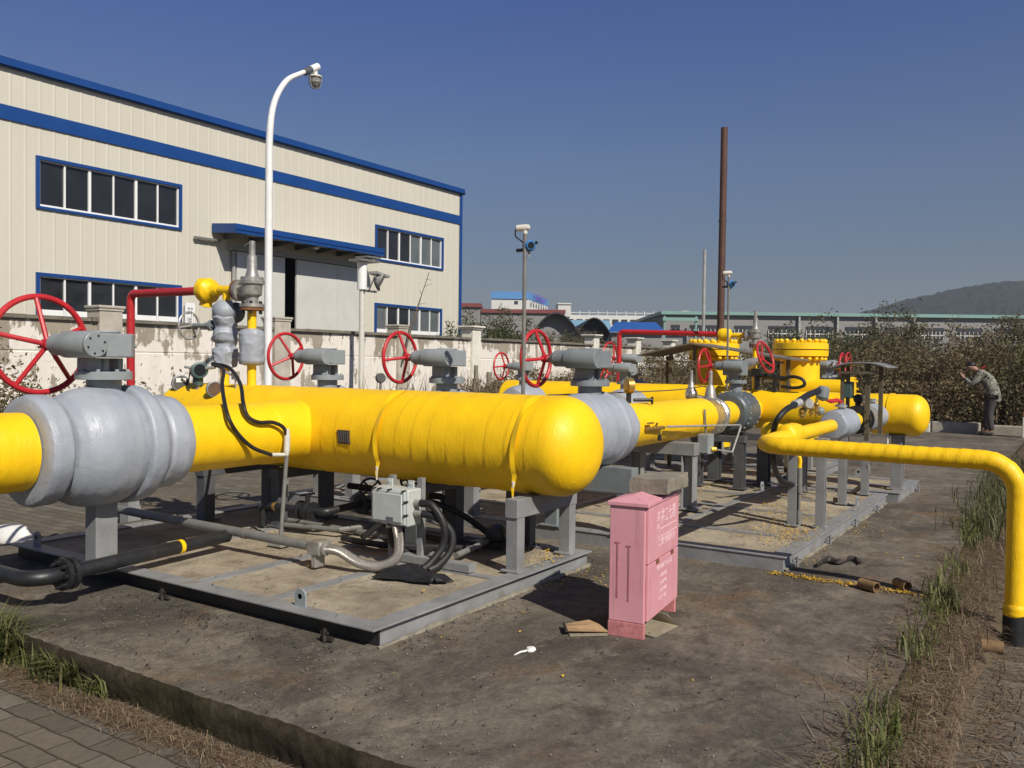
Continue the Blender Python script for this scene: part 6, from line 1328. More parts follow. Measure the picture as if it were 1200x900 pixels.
p = Vector((3.72, 7.35, 0.02)); b = MB(); b.ball(p, 0.2, (0.8, 1.5, 0.5), 24, 14); b.move(lambda v: v+Vector((nz(v, 6), nz(v+Vector((2, 0, 0)), 6), nz(v+Vector((0, 2, 0)), 6)))*0.05)
tag(b.build('sack', M['plastic'], loc=p), 'white plastic sack behind the left corner of the near skid', 'sack')
for (x, y, lab) in ((3.55, 3.5, 0), ):
    pass
p = onz(752, 470, 0.9)
# small blocks and offcuts on the middle skid
for (px_, py, s, lab) in ((806, 568, 0.05, 'small pale concrete crumb on the middle skid by the yellow scraps'), (981, 586, 0.045, 'small pale cube of rubble at the foot of the thin run post')):
    q = onz(px_, py, 0.11+s/2); b = MB(); b.cbox(q, (s*2.0, s*1.4, s), Matrix.Rotation(0.5, 3, 'Z')); tag(b.build('rubble', M['blockstone'], loc=q, smooth=False, bevel=0.008), lab, 'rubble')

# yellow tape flakes and other scatter
def flakes(name, label, pts, mat, s, zfun):
    vs = []; fs = []
    for (x, y) in pts:
        a = random.random()*PI; L = s*(0.4+1.4*random.random()**2); w = L*(0.2+0.5*random.random()); z = zfun(x, y)+0.004+0.006*random.random(); t = 0.004*random.random()
        ca, sa = math.cos(a), math.sin(a); o = len(vs)
        for (u, v, dz) in ((-L, -w*0.6, 0), (L*0.8, -w, t), (L, w*0.5, 0.004), (-L*0.5, w, t)): vs.append((x+ca*u-sa*v, y+sa*u+ca*v, z+dz))
        fs.append((o, o+1, o+2, o+3))
    b = MB(); b.add(vs, fs); o = b.build(name, mat, smooth=False); return tag(o, label, 'scraps', None, 'stuff')
pts = []
def zdeck(x, y):
    for (a, c, e, f) in ((3.355, 5.735, 3.045, 6.68), (6.375, 10.27, 1.80, 7.0), (10.40, 11.75, 1.70, 7.0)):
        if a < x < c and e < y < f: return 0.111
    return 0.0
for k in range(900):
    t = random.random(); p = onz(905+175*t, 672+26*t, 0); x = p.x+random.gauss(0, 0.03); y = p.y+random.gauss(0, 0.03)
    if zdeck(x, y) == 0: pts.append((x, y))
for k in range(130):
    p = onz(random.uniform(635, 712), random.gauss(676, 9), 0)
    if zdeck(p.x, p.y) == 0: pts.append((p.x, p.y))
for (cx, cy, n, sx, sy) in ((925, 628, 750, 22, 7), (915, 596, 800, 22, 10), (1010, 605, 200, 18, 6), (822, 572, 220, 14, 4), (905, 560, 160, 40, 4), (1000, 575, 160, 30, 5), (780, 560, 80, 30, 8)):
    for k in range(n):
        p = onz(random.gauss(cx, sx), random.gauss(cy, sy), 0.11); pts.append((p.x, p.y))
for k in range(180): p = onz(random.gauss(650, 14), random.gauss(655, 8), 0.11); pts.append((p.x, p.y))
for k in range(60): pts.append((random.uniform(3.9, 5.7), random.uniform(3.3, 6.5)))
for k in range(80): pts.append((random.uniform(6.5, 10.2), random.uniform(1.95, 4.5)))
for k in range(60): p = onz(random.uniform(560, 700), random.uniform(560, 620), 0.11); pts.append((p.x, p.y))
for k in range(60): pts.append((random.uniform(3, 11), random.uniform(0.9, 3.0)))
flakes('tape_flakes', 'yellow flakes of old tape strewn over the decks and along a line on the concrete', pts, M['flake'], 0.0085, zdeck)
pts = [(random.uniform(2.5, 3.3), random.uniform(2.4, 6.2)) for k in range(330)] + [(random.uniform(3.4, 6.2), random.gauss(2.95, 0.12)) for k in range(160)] + [(random.uniform(2.5, 12), random.uniform(0.9, 3.0)) for k in range(420)]
pts += [(2.5+10*random.random()**1.6, 0.85+5.0*random.random()) for k in range(3600)]
flakes('grit', 'pale grit and chips scattered over the concrete', [p for p in pts if zdeck(*p) == 0], M['blockstone'], 0.0045, zdeck)
pts = [(2.5+9*random.random()**1.5, 0.8+5.2*random.random()) for k in range(2600)] + [(random.uniform(3.4, 6.3), random.gauss(2.93, 0.10)) for k in range(500)] + [(3.28-abs(random.gauss(0, 0.12)), random.uniform(3.1, 6.2)) for k in range(500)] + [(random.uniform(6.4, 10.3), random.gauss(1.70, 0.09)) for k in range(400)]
flakes('dirt_crumbs', 'dark crumbs of dirt scattered over the concrete and along the skids', [p for p in pts if zdeck(*p) == 0], M['debris'], 0.006, zdeck)
pts = [(random.uniform(3.4, 5.7), random.uniform(3.1, 6.6)) for k in range(700)] + [(random.uniform(6.4, 10.2), random.uniform(1.85, 5.5)) for k in range(900)]
flakes('deck_dirt', 'dark crumbs of dirt scattered over the skid decks', pts, M['debris'], 0.006, zdeck)
# pale mortar smeared along the foot of the skids
for (xa, xb, y, lab) in ((3.40, 5.72, 3.052, 'pale mortar line along the foot of the near skid'), (6.40, 10.25, 1.806, 'pale mortar line along the foot of the middle skid')):
    vs = []; fs = []; n = int((xb-xa)/0.02)
    for k in range(n+1):
        x = xa+(xb-xa)*k/n; o_ = 0.010+0.012*nz((x, y, 0), 4)+0.010*nz((x, y, 3), 19); h = 0.014+0.014*nz((x, y, 7), 5)+0.008*nz((x, y, 9), 21)
        vs += [(x, y-o_, 0.001), (x, y-0.006, max(0.006, h)), (x, y+0.011, max(0.006, h))]
    for k in range(n):
        for q in (0, 1): a = 3*k+q; fs.append((a, a+1, a+4, a+3))
    b = MB(); b.add(vs, fs); tag(b.build('mortar', M['blockstone'], loc=((xa+xb)/2, y, 0), ang=60), lab, 'mortar')
# ================================================================== FAR BUILDINGS
fr = Vector((cR0.x, cR0.y, 0)); ff = Vector((cF.x, cF.y, 0)).normalized()
def fpt(x, dep): p = far(x, 430, dep); return Vector((p.x, p.y, 0))
def fz(x, y, dep): return far(x, y, dep).z
def fbox(b, x0, x1, z0, z1, dep, thick):
    a, c = fpt(x0, dep), fpt(x1, dep); d = ff*thick
    vs = [(p.x, p.y, z) for z in (z0, z1) for p in (a, c, c+d, a+d)]
    return b.add(vs, [(3, 2, 1, 0), (4, 5, 6, 7), (0, 1, 5, 4), (1, 2, 6, 5), (2, 3, 7, 6), (3, 0, 4, 7)])
def factory():
    D = 120; zt = fz(1000, 367.5, D); T = thing('factory', 'long low grey factory hall with mint green roof edge and barred windows beyond the thicket', 'factory', fpt(1000, D))
    b = MB(); fbox(b, 777, 1300, GZ-1, zt-0.45, D, 40); b.build('wall', M['far_grey'], T, smooth=False)
    b = MB(); fbox(b, 774, 1302, zt-0.448, zt, D-0.6, 42); b.build('roof', M['far_mint'], T, smooth=False)
    for x in (936, 981, 1026, 1071): b = MB(); fbox(b, x-1.0, x+1.0, GZ, zt-0.46, D-0.5, 0.45); b.build('pilaster', M['far_pil'], T, smooth=False)
    for (a, c) in ((786, 796), (808, 842), (860, 884), (900, 931), (944, 975), (990, 1020), (1036, 1062), (1078, 1105), (1120, 1150), (1165, 1195)):
        z1, z0 = fz(900, 382, D), fz(900, 395, D)
        w = MB(); fbox(w, a, c, z0, z1, D-0.12, 0.1); f = w.build('window', M['far_glass'], T, smooth=False)
        s = MB(); n = max(2, int((c-a)/4.5))
        for k in range(n+1): x = a+(c-a)*k/n; fbox(s, x-0.35, x+0.35, z0, z1-0.5, D-0.2, 0.07)
        fbox(s, a, c, z0+0.4, z0+0.55, D-0.25, 0.04); s.build('frame', M['far_white'], f, smooth=False)
    b = MB(); fbox(b, 777, 779, GZ, zt-0.76, D-2, 0.5); fbox(b, 814, 816, GZ, zt-0.76, D-2, 0.5); fbox(b, 776, 817, zt-1.4, zt-0.95, D-2.2, 0.6); b.build('porch_frame', M['far_mint'], T, smooth=False)
    for (x, w) in ((945, 3), (966, 1)): b = MB(); fbox(b, x-w, x+w, zt+0.002, zt+0.4, D+6, 2); b.build('roof_vent', M['far_white'], T, smooth=False)
factory()
def block():
    D = 165; T = thing('factory', 'white flat roofed factory with a row of parapet posts far behind the blue roof', 'factory', fpt(740, D)); zt = fz(740, 370, D)
    b = MB(); fbox(b, 640, 806, GZ-1, zt, D, 30); b.build('wall', M['far_white'], T, smooth=False)
    b = MB(); fbox(b, 655, 799, zt+0.42, zt+0.54, D+0.1, 0.2)
    for k in range(14): x = 657+k*10.8; fbox(b, x-0.45, x+0.45, zt+0.002, zt+0.85, D, 0.5)
    b.build('parapet', M['far_white'], T, smooth=False)
    for k in range(13):
        b = MB(); x = 668+k*10.5; fbox(b, x-3.4, x+3.4, zt-1.6, zt-0.75, D-0.15, 0.12); b.build('window', M['far_glass'], T, smooth=False)
    b = MB(); fbox(b, 798, 806, zt+0.003, zt+1.1, D+1, 8); b.build('stair_head', M['far_white'], T, smooth=False)
    b = MB(); fbox(b, 653, 668, zt-0.5, fz(660, 358, D), D-3, 8); fbox(b, 652.5, 668.5, fz(660, 358, D)+0.002, fz(660, 358, D)+0.25, D-3.2, 8.4); b.build('rooftop_tank', M['far_white'], T, smooth=False)
block()
def blueroof():
    D = 100; T = thing('shed', 'low shed with deep blue metal roof beyond the boundary wall', 'shed', fpt(745, D)); z0, z1 = fz(745, 388, D), fz(745, 375, D)
    b = MB(); a, c, e, f = fpt(712, D), fpt(779, D), fpt(776, D)+ff*5, fpt(727, D)+ff*5
    k = 0.15; b.add([(a.x, a.y, z0), (c.x, c.y, z0), (e.x, e.y, z1), (f.x, f.y, z1)]+[(p.x, p.y, z-k) for p, z in ((a, z0), (c, z0), (e, z1), (f, z1))], [(0, 1, 2, 3), (7, 6, 5, 4), (0, 4, 5, 1), (1, 5, 6, 2), (2, 6, 7, 3), (3, 7, 4, 0)]); b.build('roof', M['far_blue_deep'], T, smooth=False)
    b = MB(); fbox(b, 716, 777, GZ-1, z0-0.16, D+0.6, 4); b.build('wall', M['far_grey'], T, smooth=False)
blueroof()
def arch(x0, x1, ypk, D, label, grey):
    T = thing('arched_shed', label, 'shed', fpt((x0+x1)/2, D), 'black arched sheds beyond the wall'); zpk = fz((x0+x1)/2, ypk, D); zb = fz((x0+x1)/2, 392, D)
    n = 20; vs = []; fs = []
    for t, sc in ((0, 1.0), (26, 1.0)):
        for q in (1.0, 0.93):
            for k in range(n+1):
                u = k/n; p = fpt(x0+(x1-x0)*(0.5+(u-0.5)*q), D)+ff*t; vs.append((p.x, p.y, zb + (zpk-zb)*math.sin(PI*u)**0.9*(q if q < 1 else 1)))
    m = n+1
    for k in range(n): fs += [(k, k+1, 2*m+k+1, 2*m+k), (m+k+1, m+k, 3*m+k, 3*m+k+1), (k+1, k, m+k, m+k+1), (2*m+k, 2*m+k+1, 3*m+k+1, 3*m+k)]
    b = MB(); b.add(vs, fs); b.build('arched_roof', M['far_black'], T, smooth=False)
    b = MB(); a = [(fpt(x0+(x1-x0)*(0.5+(k/n-0.5)*0.925), D)+ff*1.2, zb + (zpk-zb)*0.92*math.sin(PI*k/n)**0.9) for k in range(n+1)]
    vs = [(p.x, p.y, z) for p, z in a]+[(p.x, p.y, GZ-1) for p, z in a]+[(p.x+ff.x*.2, p.y+ff.y*.2, z) for p, z in a]; b.add(vs, [(k, k+1, m+k+1, m+k) for k in range(n)]+[(k+1, k, 2*m+k, 2*m+k+1) for k in range(n)]); b.build('end_wall', M['far_grey'] if grey else M['far_black'], T, smooth=False)
arch(622, 680, 366, 84, 'larger black arched shed roof with a grey end wall beyond the boundary wall', True)
arch(675, 716, 372, 88, 'smaller black arched shed with dark open end beside the blue roof', False)
T = thing('shed', 'pale blue metal roof showing between the two black arched sheds', 'shed', fpt(690, 108)); z1, z0 = fz(690, 371, 108), fz(690, 392, 108)
b = MB(); a, c = fpt(664, 108), fpt(722, 108); k = ff*9; b.add([(a.x, a.y, z0-0.6), (c.x, c.y, z0-0.6), (c.x+k.x, c.y+k.y, z1), (a.x+k.x, a.y+k.y, z1), (a.x+k.x, a.y+k.y, z1-0.3), (c.x+k.x, c.y+k.y, z1-0.3), (c.x, c.y, z0-0.9), (a.x, a.y, z0-0.9)], [(0, 1, 2, 3), (7, 6, 5, 4), (0, 7, 6, 1), (2, 5, 4, 3), (1, 6, 5, 2), (0, 3, 4, 7)]); b.build('roof', M['far_sky'], T, smooth=False)
b = MB(); fbox(b, 665, 721, GZ-1, z0-0.91, 108.5, 8); b.build('wall', M['far_grey'], T, smooth=False)
def bluewhite():
    D = 175; T = thing('office_block', 'white works building with blue parapet and violet letters above the shrubs', 'building', fpt(610, D))
    z0, zb, zt = GZ-1, fz(600, 350.5, D), fz(600, 342, D); A, B, Cc = fpt(575, D), fpt(617.5, D), fpt(646, D)+ff*22; Dd = A+(Cc-B)
    def ring(k): return [A+(A-Cc).normalized()*k, B+(B-Dd).normalized()*k, Cc+(Cc-A).normalized()*k, Dd+(Dd-B).normalized()*k]
    def pr(k, za, zc):
        r = ring(k); return MB().add([(p.x, p.y, za) for p in r]+[(p.x, p.y, zc) for p in r], [(3, 2, 1, 0), (4, 5, 6, 7), (0, 1, 5, 4), (1, 2, 6, 5), (2, 3, 7, 6), (3, 0, 4, 7)])
    pr(0, z0, zb).build('wall', M['far_white'], T, smooth=False); pr(0.25, zb+0.003, zt).build('parapet', M['far_blue'], T, smooth=False)
    ex = (Cc-B).normalized(); n = Vector((ex.y, -ex.x, 0)); L = (Cc-B).length
    textmesh('lettering', '口味食品厂', 1.5, M['far_purple'], T, B+ex*L*0.52+n*0.45+Vector((0, 0, (zb+zt)/2)), ex, (0, 0, 1), 0.05, sx=L*0.7/7.6)
    for k in range(7):
        p = B+ex*L*(0.12+0.125*k)+n*0.02; b = MB(); h = 0.45; q = p+ex*0.75
        b.add([(p.x, p.y, zb-1.3), (q.x, q.y, zb-1.3), (q.x, q.y, zb-0.45), (p.x, p.y, zb-0.45)]+[(p.x+n.x*.08, p.y+n.y*.08, zb-1.3), (q.x+n.x*.08, q.y+n.y*.08, zb-1.3), (q.x+n.x*.08, q.y+n.y*.08, zb-0.45), (p.x+n.x*.08, p.y+n.y*.08, zb-0.45)], [(4, 5, 6, 7), (0, 4, 7, 3), (1, 2, 6, 5), (3, 7, 6, 2), (0, 1, 5, 4)]); b.build('window', M['far_glass'], T, smooth=False)
    b = MB(); fbox(b, 602, 606, zb-1.0, zb-0.4, D-0.1, 0.09); b.build('window', M['far_glass'], T, smooth=False)
bluewhite()
T = thing('shed', 'long dull red roofed shed behind the shrubs right of the warehouse corner', 'shed', fpt(590, 140)); z = fz(590, 362, 140)
b = MB(); fbox(b, 530, 562, GZ-1, fz(545, 360, 140), 140, 10); fbox(b, 563, 660, GZ-1, z-0.6, 141, 10); b.build('wall', M['far_grey'], T, smooth=False)
b = MB(); fbox(b, 529, 563, fz(545, 360, 140)+0.002, fz(545, 355.5, 140), 139.6, 11); fbox(b, 563.2, 662, z-0.598, z, 140.6, 11); b.build('roof', M['far_red'], T, smooth=False)

# ================================================================== VEGETATION
def shrub(label, c, rx, ry, h, n, mat, size=0.10, nst=26, seed=0, group=None, lean=0.35, name='shrub', cat='shrub', flat=0.35, fill=15):
    global rng
    rng = np.random.default_rng(1000+seed); T = thing(name, label, cat, c, group)
    st = MB(); cents = []
    for k in range(nst):
        a = rng.random()*2*PI; q = math.sqrt(rng.random()); hh = h*(0.55+0.5*rng.random())*(1-0.35*q**3)
        p0 = Vector((c[0]+0.35*rx*q*math.cos(a), c[1]+0.35*ry*q*math.sin(a), c[2])); p3 = Vector((c[0]+rx*q*math.cos(a)+rng.normal()*0.1, c[1]+ry*q*math.sin(a)+rng.normal()*0.1, c[2]+hh))
        p1 = p0.lerp(p3, 0.35)+Vector((rng.normal()*0.08, rng.normal()*0.08, hh*0.12)); p2 = p0.lerp(p3, 0.7)+Vector((rng.normal()*0.1, rng.normal()*0.1, hh*0.06))
        pts = spline([p0, p1, p2, p3], 4); st.tube(pts, [0.012*(1-0.75*i/(len(pts)-1)) for i in range(len(pts))], 5)
        m = int(n/nst*(0.5+rng.random()))
        if rng.random() < 0.12: m = int(m*0.15)
        t = rng.random(m)**0.9*0.97+0.03
        idx = np.minimum((t*(len(pts)-1)).astype(int), len(pts)-1)
        P = np.array([tuple(p) for p in pts])[idx]
        nb = max(4, m//28); off = rng.normal(size=(nb, 3))*np.array([0.30*rx/1.2, 0.30*ry/1.2, 0.20])*(0.5+0.5*rng.random((nb, 1)))
        w = rng.integers(0, nb, m)
        cents.append(P+off[w]*(1-0.7*t[:, None])+rng.normal(size=(m, 3))*0.06)
    nc = int(rx*ry*h*fill)
    for k in range(nc):
        a = rng.random()*2*PI; q = math.sqrt(rng.random())*0.95; env = h*(1-0.38*q*q)*(0.82+0.30*mnoise.noise(Vector((c[0]+q*math.cos(a)*1.3, c[1]+q*math.sin(a)*1.3, seed*3.7))+Vector((0.5, 0.5, 0.5))))
        zc = env*(0.12+0.86*rng.random()**0.7); m = int(rng.integers(40, 110)); sg = 0.11+0.10*rng.random()
        cents.append(np.array([c[0]+rx*q*math.cos(a), c[1]+ry*q*math.sin(a), c[2]+zc])+rng.normal(size=(m, 3))*np.array([sg, sg, sg*0.75]))
    C = np.concatenate(cents); C[:, 2] = np.maximum(C[:, 2], c[2]+0.03)
    st.build('stems', M['stem'], T); leafmesh('foliage', mat, C, size, T, up=flat); return T
B = M
tk = 'overgrown withered shrubs beyond the kerb'
th = [  # x, y, rx, ry, h, mat, label
 (24.6, 1.0, 1.7, 1.6, 2.9, 'leaf_mixed', 'brown green shrub at the right edge behind the stooping person'),
 (25.3, 3.1, 1.8, 1.7, 3.1, 'leaf_brown', 'tall withered brown shrub directly left of the stooping person'),
 (24.5, 5.0, 1.6, 1.5, 2.7, 'leaf_brown', 'rust brown shrub right of the rear header rounded end'),
 (25.6, 6.4, 1.8, 1.7, 3.3, 'leaf_green', 'tallest dark green shrub between the filter vessels and the person'),
 (25.0, 8.0, 1.6, 1.5, 2.4, 'leaf_brown', 'brown shrub right behind the right filter vessel'),
 (26.5, 9.7, 1.8, 1.7, 2.7, 'leaf_olive', 'olive shrub showing between the two filter vessels'),
 (25.0, 11.0, 1.6, 1.5, 2.1, 'leaf_brown', 'low brown shrub behind the sheet shelter'),
 (27.5, 12.2, 1.7, 1.6, 2.4, 'leaf_mixed', 'half withered shrub behind the ridged shelter roof'),
 (24.5, 13.2, 1.6, 1.4, 1.75, 'leaf_brown', 'low rusty shrub before the wall left of the ridged shelter'),
 (21.2, 13.6, 1.6, 1.3, 1.5, 'leaf_brown', 'low rusty shrub before the wall behind the front gearbox'),
 (18.0, 12.4, 1.4, 1.2, 1.3, 'leaf_brown', 'knee high brown shrub behind the near detector pole'),
 (29.5, 2.0, 2.2, 2.0, 3.6, 'leaf_olive', 'tall olive shrub top at the far right under the hill'),
 (29.3, 5.0, 2.2, 2.0, 3.8, 'leaf_olive', 'broad olive shrub crown behind the tallest green shrub'),
 (29.8, 8.2, 2.2, 2.0, 2.9, 'leaf_olive', 'olive shrub seen over the right filter vessel'),
 (20.8, 10.6, 1.5, 1.4, 1.6, 'leaf_brown', 'brown weed clump behind the far valves'),
 (18.6, 7.6, 1.4, 1.3, 1.45, 'leaf_brown', 'brown weed clump behind the left filter vessel'),
 (23.9, 7.0, 1.3, 1.5, 1.6, 'leaf_brown', 'low brown clump at the kerb right of the filter vessels'),
 (24.2, 3.6, 1.1, 1.5, 1.3, 'leaf_brown', 'low dark brown clump in the shadow beside the person'),
 (24.2, 1.8, 1.1, 1.2, 1.3, 'leaf_brown', 'low brown clump directly behind the legs of the person'),
]
for i, (x, y, rx, ry, h, mt, lab) in enumerate(th):
    shrub(lab, (x, y, GZ), rx*1.08, ry*1.08, h*(1.0 if h > 2 else 1.05), int(4500*rx*h/4.2)+1500, M[mt], 0.085, 34, i, tk)
wk = 'shrubs growing behind the boundary wall'
wb = [(26.9, 19.4, 1.7, 1.5, 3.9, 'leaf_green', 'dark green shrub right of the warehouse corner behind the wall'),
 (29.6, 19.6, 2.0, 1.5, 4.0, 'leaf_green', 'tallest dark green shrub behind the wall left of the near detector pole'),
 (30.0, 18.2, 1.7, 1.4, 3.2, 'leaf_olive', 'olive shrub behind the wall over the first red wheel from the detector pole'),
 (33.5, 18.6, 2.0, 1.5, 3.4, 'leaf_olive', 'olive shrub behind the wall under the larger arched shed'),
 (36.5, 18.8, 2.0, 1.5, 3.1, 'leaf_olive', 'olive shrub behind the wall between the arched sheds'),
 (39.5, 19.0, 2.0, 1.6, 2.8, 'leaf_olive', 'olive shrub behind the wall under the deep blue roof'),
 (43.0, 19.0, 2.2, 1.7, 3.0, 'leaf_mixed', 'half withered shrub behind the wall right of the deep blue roof'),
 (46.5, 17.8, 2.4, 1.8, 3.2, 'leaf_green', 'green shrub far behind the tall rusty pole'),
 (47.5, 14.0, 2.4, 1.8, 3.2, 'leaf_mixed', 'half withered shrub far behind the far relief valve'),
 (44.5, 10.5, 2.4, 2.0, 3.5, 'leaf_green', 'rounded green shrub before the factory windows')]
for i, (x, y, rx, ry, h, mt, lab) in enumerate(wb):
    shrub(lab, (x, y, GZ), rx*1.1, ry, h*1.0, int(4500*rx*h/4.2)+1500, M[mt], 0.105, 34, 50+i, wk)
shrub('small leafy green shrub peeping over the wall beside the dark door gap', (13.6, 16.95, GZ), 0.55, 0.4, 2.75, 700, M['leaf_green'], 0.12, 9, 90, fill=14)
# bare twig leaning out over the wall
a0, a1, a2 = ony(481, 388, 15.7), ony(492, 352, 15.6), ony(503, 319, 15.5)
T = thing('bare_branch', 'thin bare leaning branch sticking up from the wall pillar', 'branch', a0); b = MB(); b.tube(spline([a0+Vector((-0.2, 0.1, -0.9)), a0, a1, a2], 6), [0.026]*7+[0.02]*6+[0.012]*6, 6)
for (f, dx, dz) in ((0.25, -0.2, 0.12), (0.45, 0.25, 0.05), (0.6, -0.16, 0.15), (0.75, 0.25, 0.10), (0.88, 0.14, -0.02)):
    p = a0.lerp(a2, f); b.tube([p, p+Vector((dx*0.5, -0.03, dz*0.6)), p+Vector((dx, -0.06, dz))], [0.008, 0.006, 0.003], 5)
b.build('twigs', M['stem'], T)
# stubs in the weeds behind the thick header
for (px_, yt_, lab, w) in ((558, 428, 'left grey concrete stub post standing in the weeds before the wall', 0.10), (573, 436, 'right grey concrete stub post standing in the weeds before the wall', 0.12)):
    q = ony(px_, yt_, 13.5); b = MB(); b.lathe([(0, w), (q.z-GZ-0.35, w*0.95), (q.z-GZ-0.34, w*0.6), (q.z-GZ, w*0.55)], (q.x, q.y, GZ), (0, 0, 1), 12); tag(b.build('stub_post', M['blockstone'], loc=(q.x, q.y, GZ)), lab, 'post', 'stub posts before the wall')
q = ony(446, 443, 8.2); T = thing('round_gauge', 'round dark gauge on a stalk behind the thick header below the wall twig', 'gauge', (q.x, q.y, 0.0)); b = MB(); b.lathe([(-0.03, .055), (-0.025, .07), (0.02, .07), (0.03, .06)], q, (-0.5, -0.85, 0.1), 20); b.build('gauge_case', M['dial'], T); b = MB(); b.cyl((q.x, q.y, 0.0), (q.x, q.y, q.z-0.06), 0.018, n=8); b.build('stalk', M['galv_dull'], T)
# low weeds, grass and straw: nobody could count these
rng = np.random.default_rng(5)
def rnd(n, x0, x1, y0, y1, z): return np.stack([x0+(x1-x0)*rng.random(n), y0+(y1-y0)*rng.random(n), np.full(n, z)], 1)
bs = np.concatenate([rnd(2600, 5, 32, 15.0, 15.85, GZ), rnd(1400, 5, 16, 14.6, 15.9, GZ), rnd(2400, 17, 24, 12.2, 15.4, GZ)])
tag(blademesh('wall_weeds', M['straw'], bs, 0.25+0.55*rng.random(len(bs))**1.5, 0.02, 0.5), 'dry weeds along the foot of the boundary wall', 'weeds', None, 'stuff')
C = []
for (cx, cy, n, sx, sy, h) in ((6.9, 14.9, 15000, 1.7, 0.4, 1.15), (9.2, 15.1, 1500, 0.8, 0.3, 0.6), (14.2, 15.0, 1800, 1.1, 0.3, 0.6), (18.2, 14.9, 2600, 1.6, 0.35, 0.65), (21.5, 14.9, 2600, 1.6, 0.4, 0.7), (11.8, 15.1, 700, 0.7, 0.25, 0.45)):
    p = rng.normal(size=(n, 3)); q = np.stack([cx+p[:, 0]*sx, cy+p[:, 1]*sy, GZ+np.abs(p[:, 2])*h*0.45*(0.5+0.8*np.abs(np.sin(p[:, 0]*3.1+cx)))], 1); q = q[q[:, 1] < 15.82]; C.append(q)
tag(leafmesh('wall_undergrowth', M['leaf_mixed'], np.concatenate(C), 0.085, up=0.3), 'brown green undergrowth along the foot of the boundary wall', 'undergrowth', None, 'stuff')
n = 16000; q = np.stack([23.0+4.5*rng.random(n), -1.5+16*rng.random(n), GZ+0.9*rng.random(n)**1.6], 1); q3 = np.stack([22.8+1.3*rng.random(15000), -1.0+10*rng.random(15000), GZ+1.35*rng.random(15000)**1.3], 1); q2 = np.stack([15.5+8*rng.random(5000), 7.8+5.5*rng.random(5000), GZ+0.55*rng.random(5000)**1.7], 1)
tag(leafmesh('thicket_undergrowth', M['leaf_brown'], np.concatenate([q, q2, q3]), 0.095, up=0.3), 'tangled brown undergrowth between the withered shrubs', 'undergrowth', None, 'stuff')
bs = np.concatenate([rnd(2600, 22.9, 27, -1.5, 14, GZ), rnd(1800, 14.5, 24, 7.6, 14, GZ)])
tag(blademesh('dry_stalks', M['straw'], bs, 0.5+1.3*rng.random(len(bs)), 0.022, 0.3), 'thin dry stalks standing in the thicket', 'stalks', None, 'stuff')
# grass along the right edge of the slab
def edge_y(x): return 0.66+0.40*np.minimum(1, (x-2.47)/19.88*1.6)
n = 3600; x = 2.45+9.6*rng.random(n)**1.25; clump = 0.5+0.5*np.sin(x*5.3)+0.6*np.sin(x*2.1+1); keep = rng.random(n) < np.clip(0.10+0.60*clump, 0.04, 1); x = x[keep]
y = edge_y(x)-0.03+rng.normal(size=len(x))*0.045; bs = np.stack([x, y, np.where(y > edge_y(x), 0.0, -0.06)], 1)
tag(blademesh('verge_grass', M['grass'], bs, (0.06+0.17*rng.random(len(x))**1.5), 0.008, 0.9), 'green grass growing along the right edge of the concrete', 'grass', None, 'stuff')
n = 1300; cx = rng.choice([9.3, 10.2, 11.4, 12.8, 14.0, 15.5], n); x = cx+rng.normal(size=n)*0.35; y = 0.62+0.02*x+rng.normal(size=n)*0.16
tag(blademesh('tall_grass', M['grass_dark'], np.stack([x, y, np.full(n, -0.08)], 1), 0.12+0.28*rng.random(n), 0.010, 0.8), 'taller grass tufts farther along the verge behind the yellow riser', 'grass', None, 'stuff')
n = 30000; x = 2.1+13*rng.random(n)**1.5; y = 0.10+0.76*rng.random(n)**0.62+0.018*x; z = np.where(y < 0.40, GZ+0.006, np.minimum(-0.055, GZ+0.012+(y-0.2)*0.4))
tag(blademesh('straw_litter', M['straw'], np.stack([x, y, z], 1), 0.04+0.12*rng.random(n), 0.004, 0.6, flat=True), 'dry straw strewn over the soil verge', 'straw', None, 'stuff')
n = 1500; x = 2.4+12*rng.random(n)**1.3; y = edge_y(x)-0.10-0.22*rng.random(n)
tag(blademesh('dead_weeds', M['straw'], np.stack([x, y, np.full(n, -0.09)], 1), 0.05+0.16*rng.random(n)**1.5, 0.004, 1.1), 'dead brown weed stalks in the soil verge', 'weeds', None, 'stuff')
n = 900; x = 3.2+5*rng.random(n); y = edge_y(x)+0.10*np.abs(rng.normal(size=n))
tag(blademesh('fallen_straw', M['straw'], np.stack([x, y, np.full(n, 0.003)], 1), 0.05+0.22*rng.random(n), 0.004, 0.6, flat=True), 'loose dry stalks lying over the concrete edge', 'straw', None, 'stuff')
# grass tufts and straw at the foot of the slab in the lower left corner
bs = []; hs = []
for (px_, py, n, s, h) in ((8, 770, 420, 0.10, 0.34), (30, 760, 160, 0.09, 0.26), (70, 792, 150, 0.06, 0.20), (100, 800, 110, 0.05, 0.22), (-30, 770, 300, 0.12, 0.35), (125, 815, 40, 0.05, 0.16)):
    p = onz(px_, py, GZ); k = rng.normal(size=(n, 2))*s; bs.append(np.stack([np.minimum(p.x+k[:, 0], 2.45), p.y+k[:, 1], np.full(n, GZ)], 1)); hs.append(h*(0.4+0.7*rng.random(n)))
tag(blademesh('corner_grass', M['grass'], np.concatenate(bs), np.concatenate(hs), 0.0095, 0.85), 'green grass tufts at the foot of the slab in the lower left corner', 'grass', None, 'stuff')
n = 5200; y = 1.4+4.0*rng.random(n); x = 2.44-np.abs(rng.normal(size=n))*0.065-0.04*np.maximum(0, np.sin(y*3.3)); 
tag(blademesh('kerbside_straw', M['straw'], np.stack([x, y, np.full(n, GZ+0.002)], 1), 0.04+0.10*rng.random(n), 0.0035, 0.6, flat=True), 'dry straw along the foot of the slab in front', 'straw', None, 'stuff')
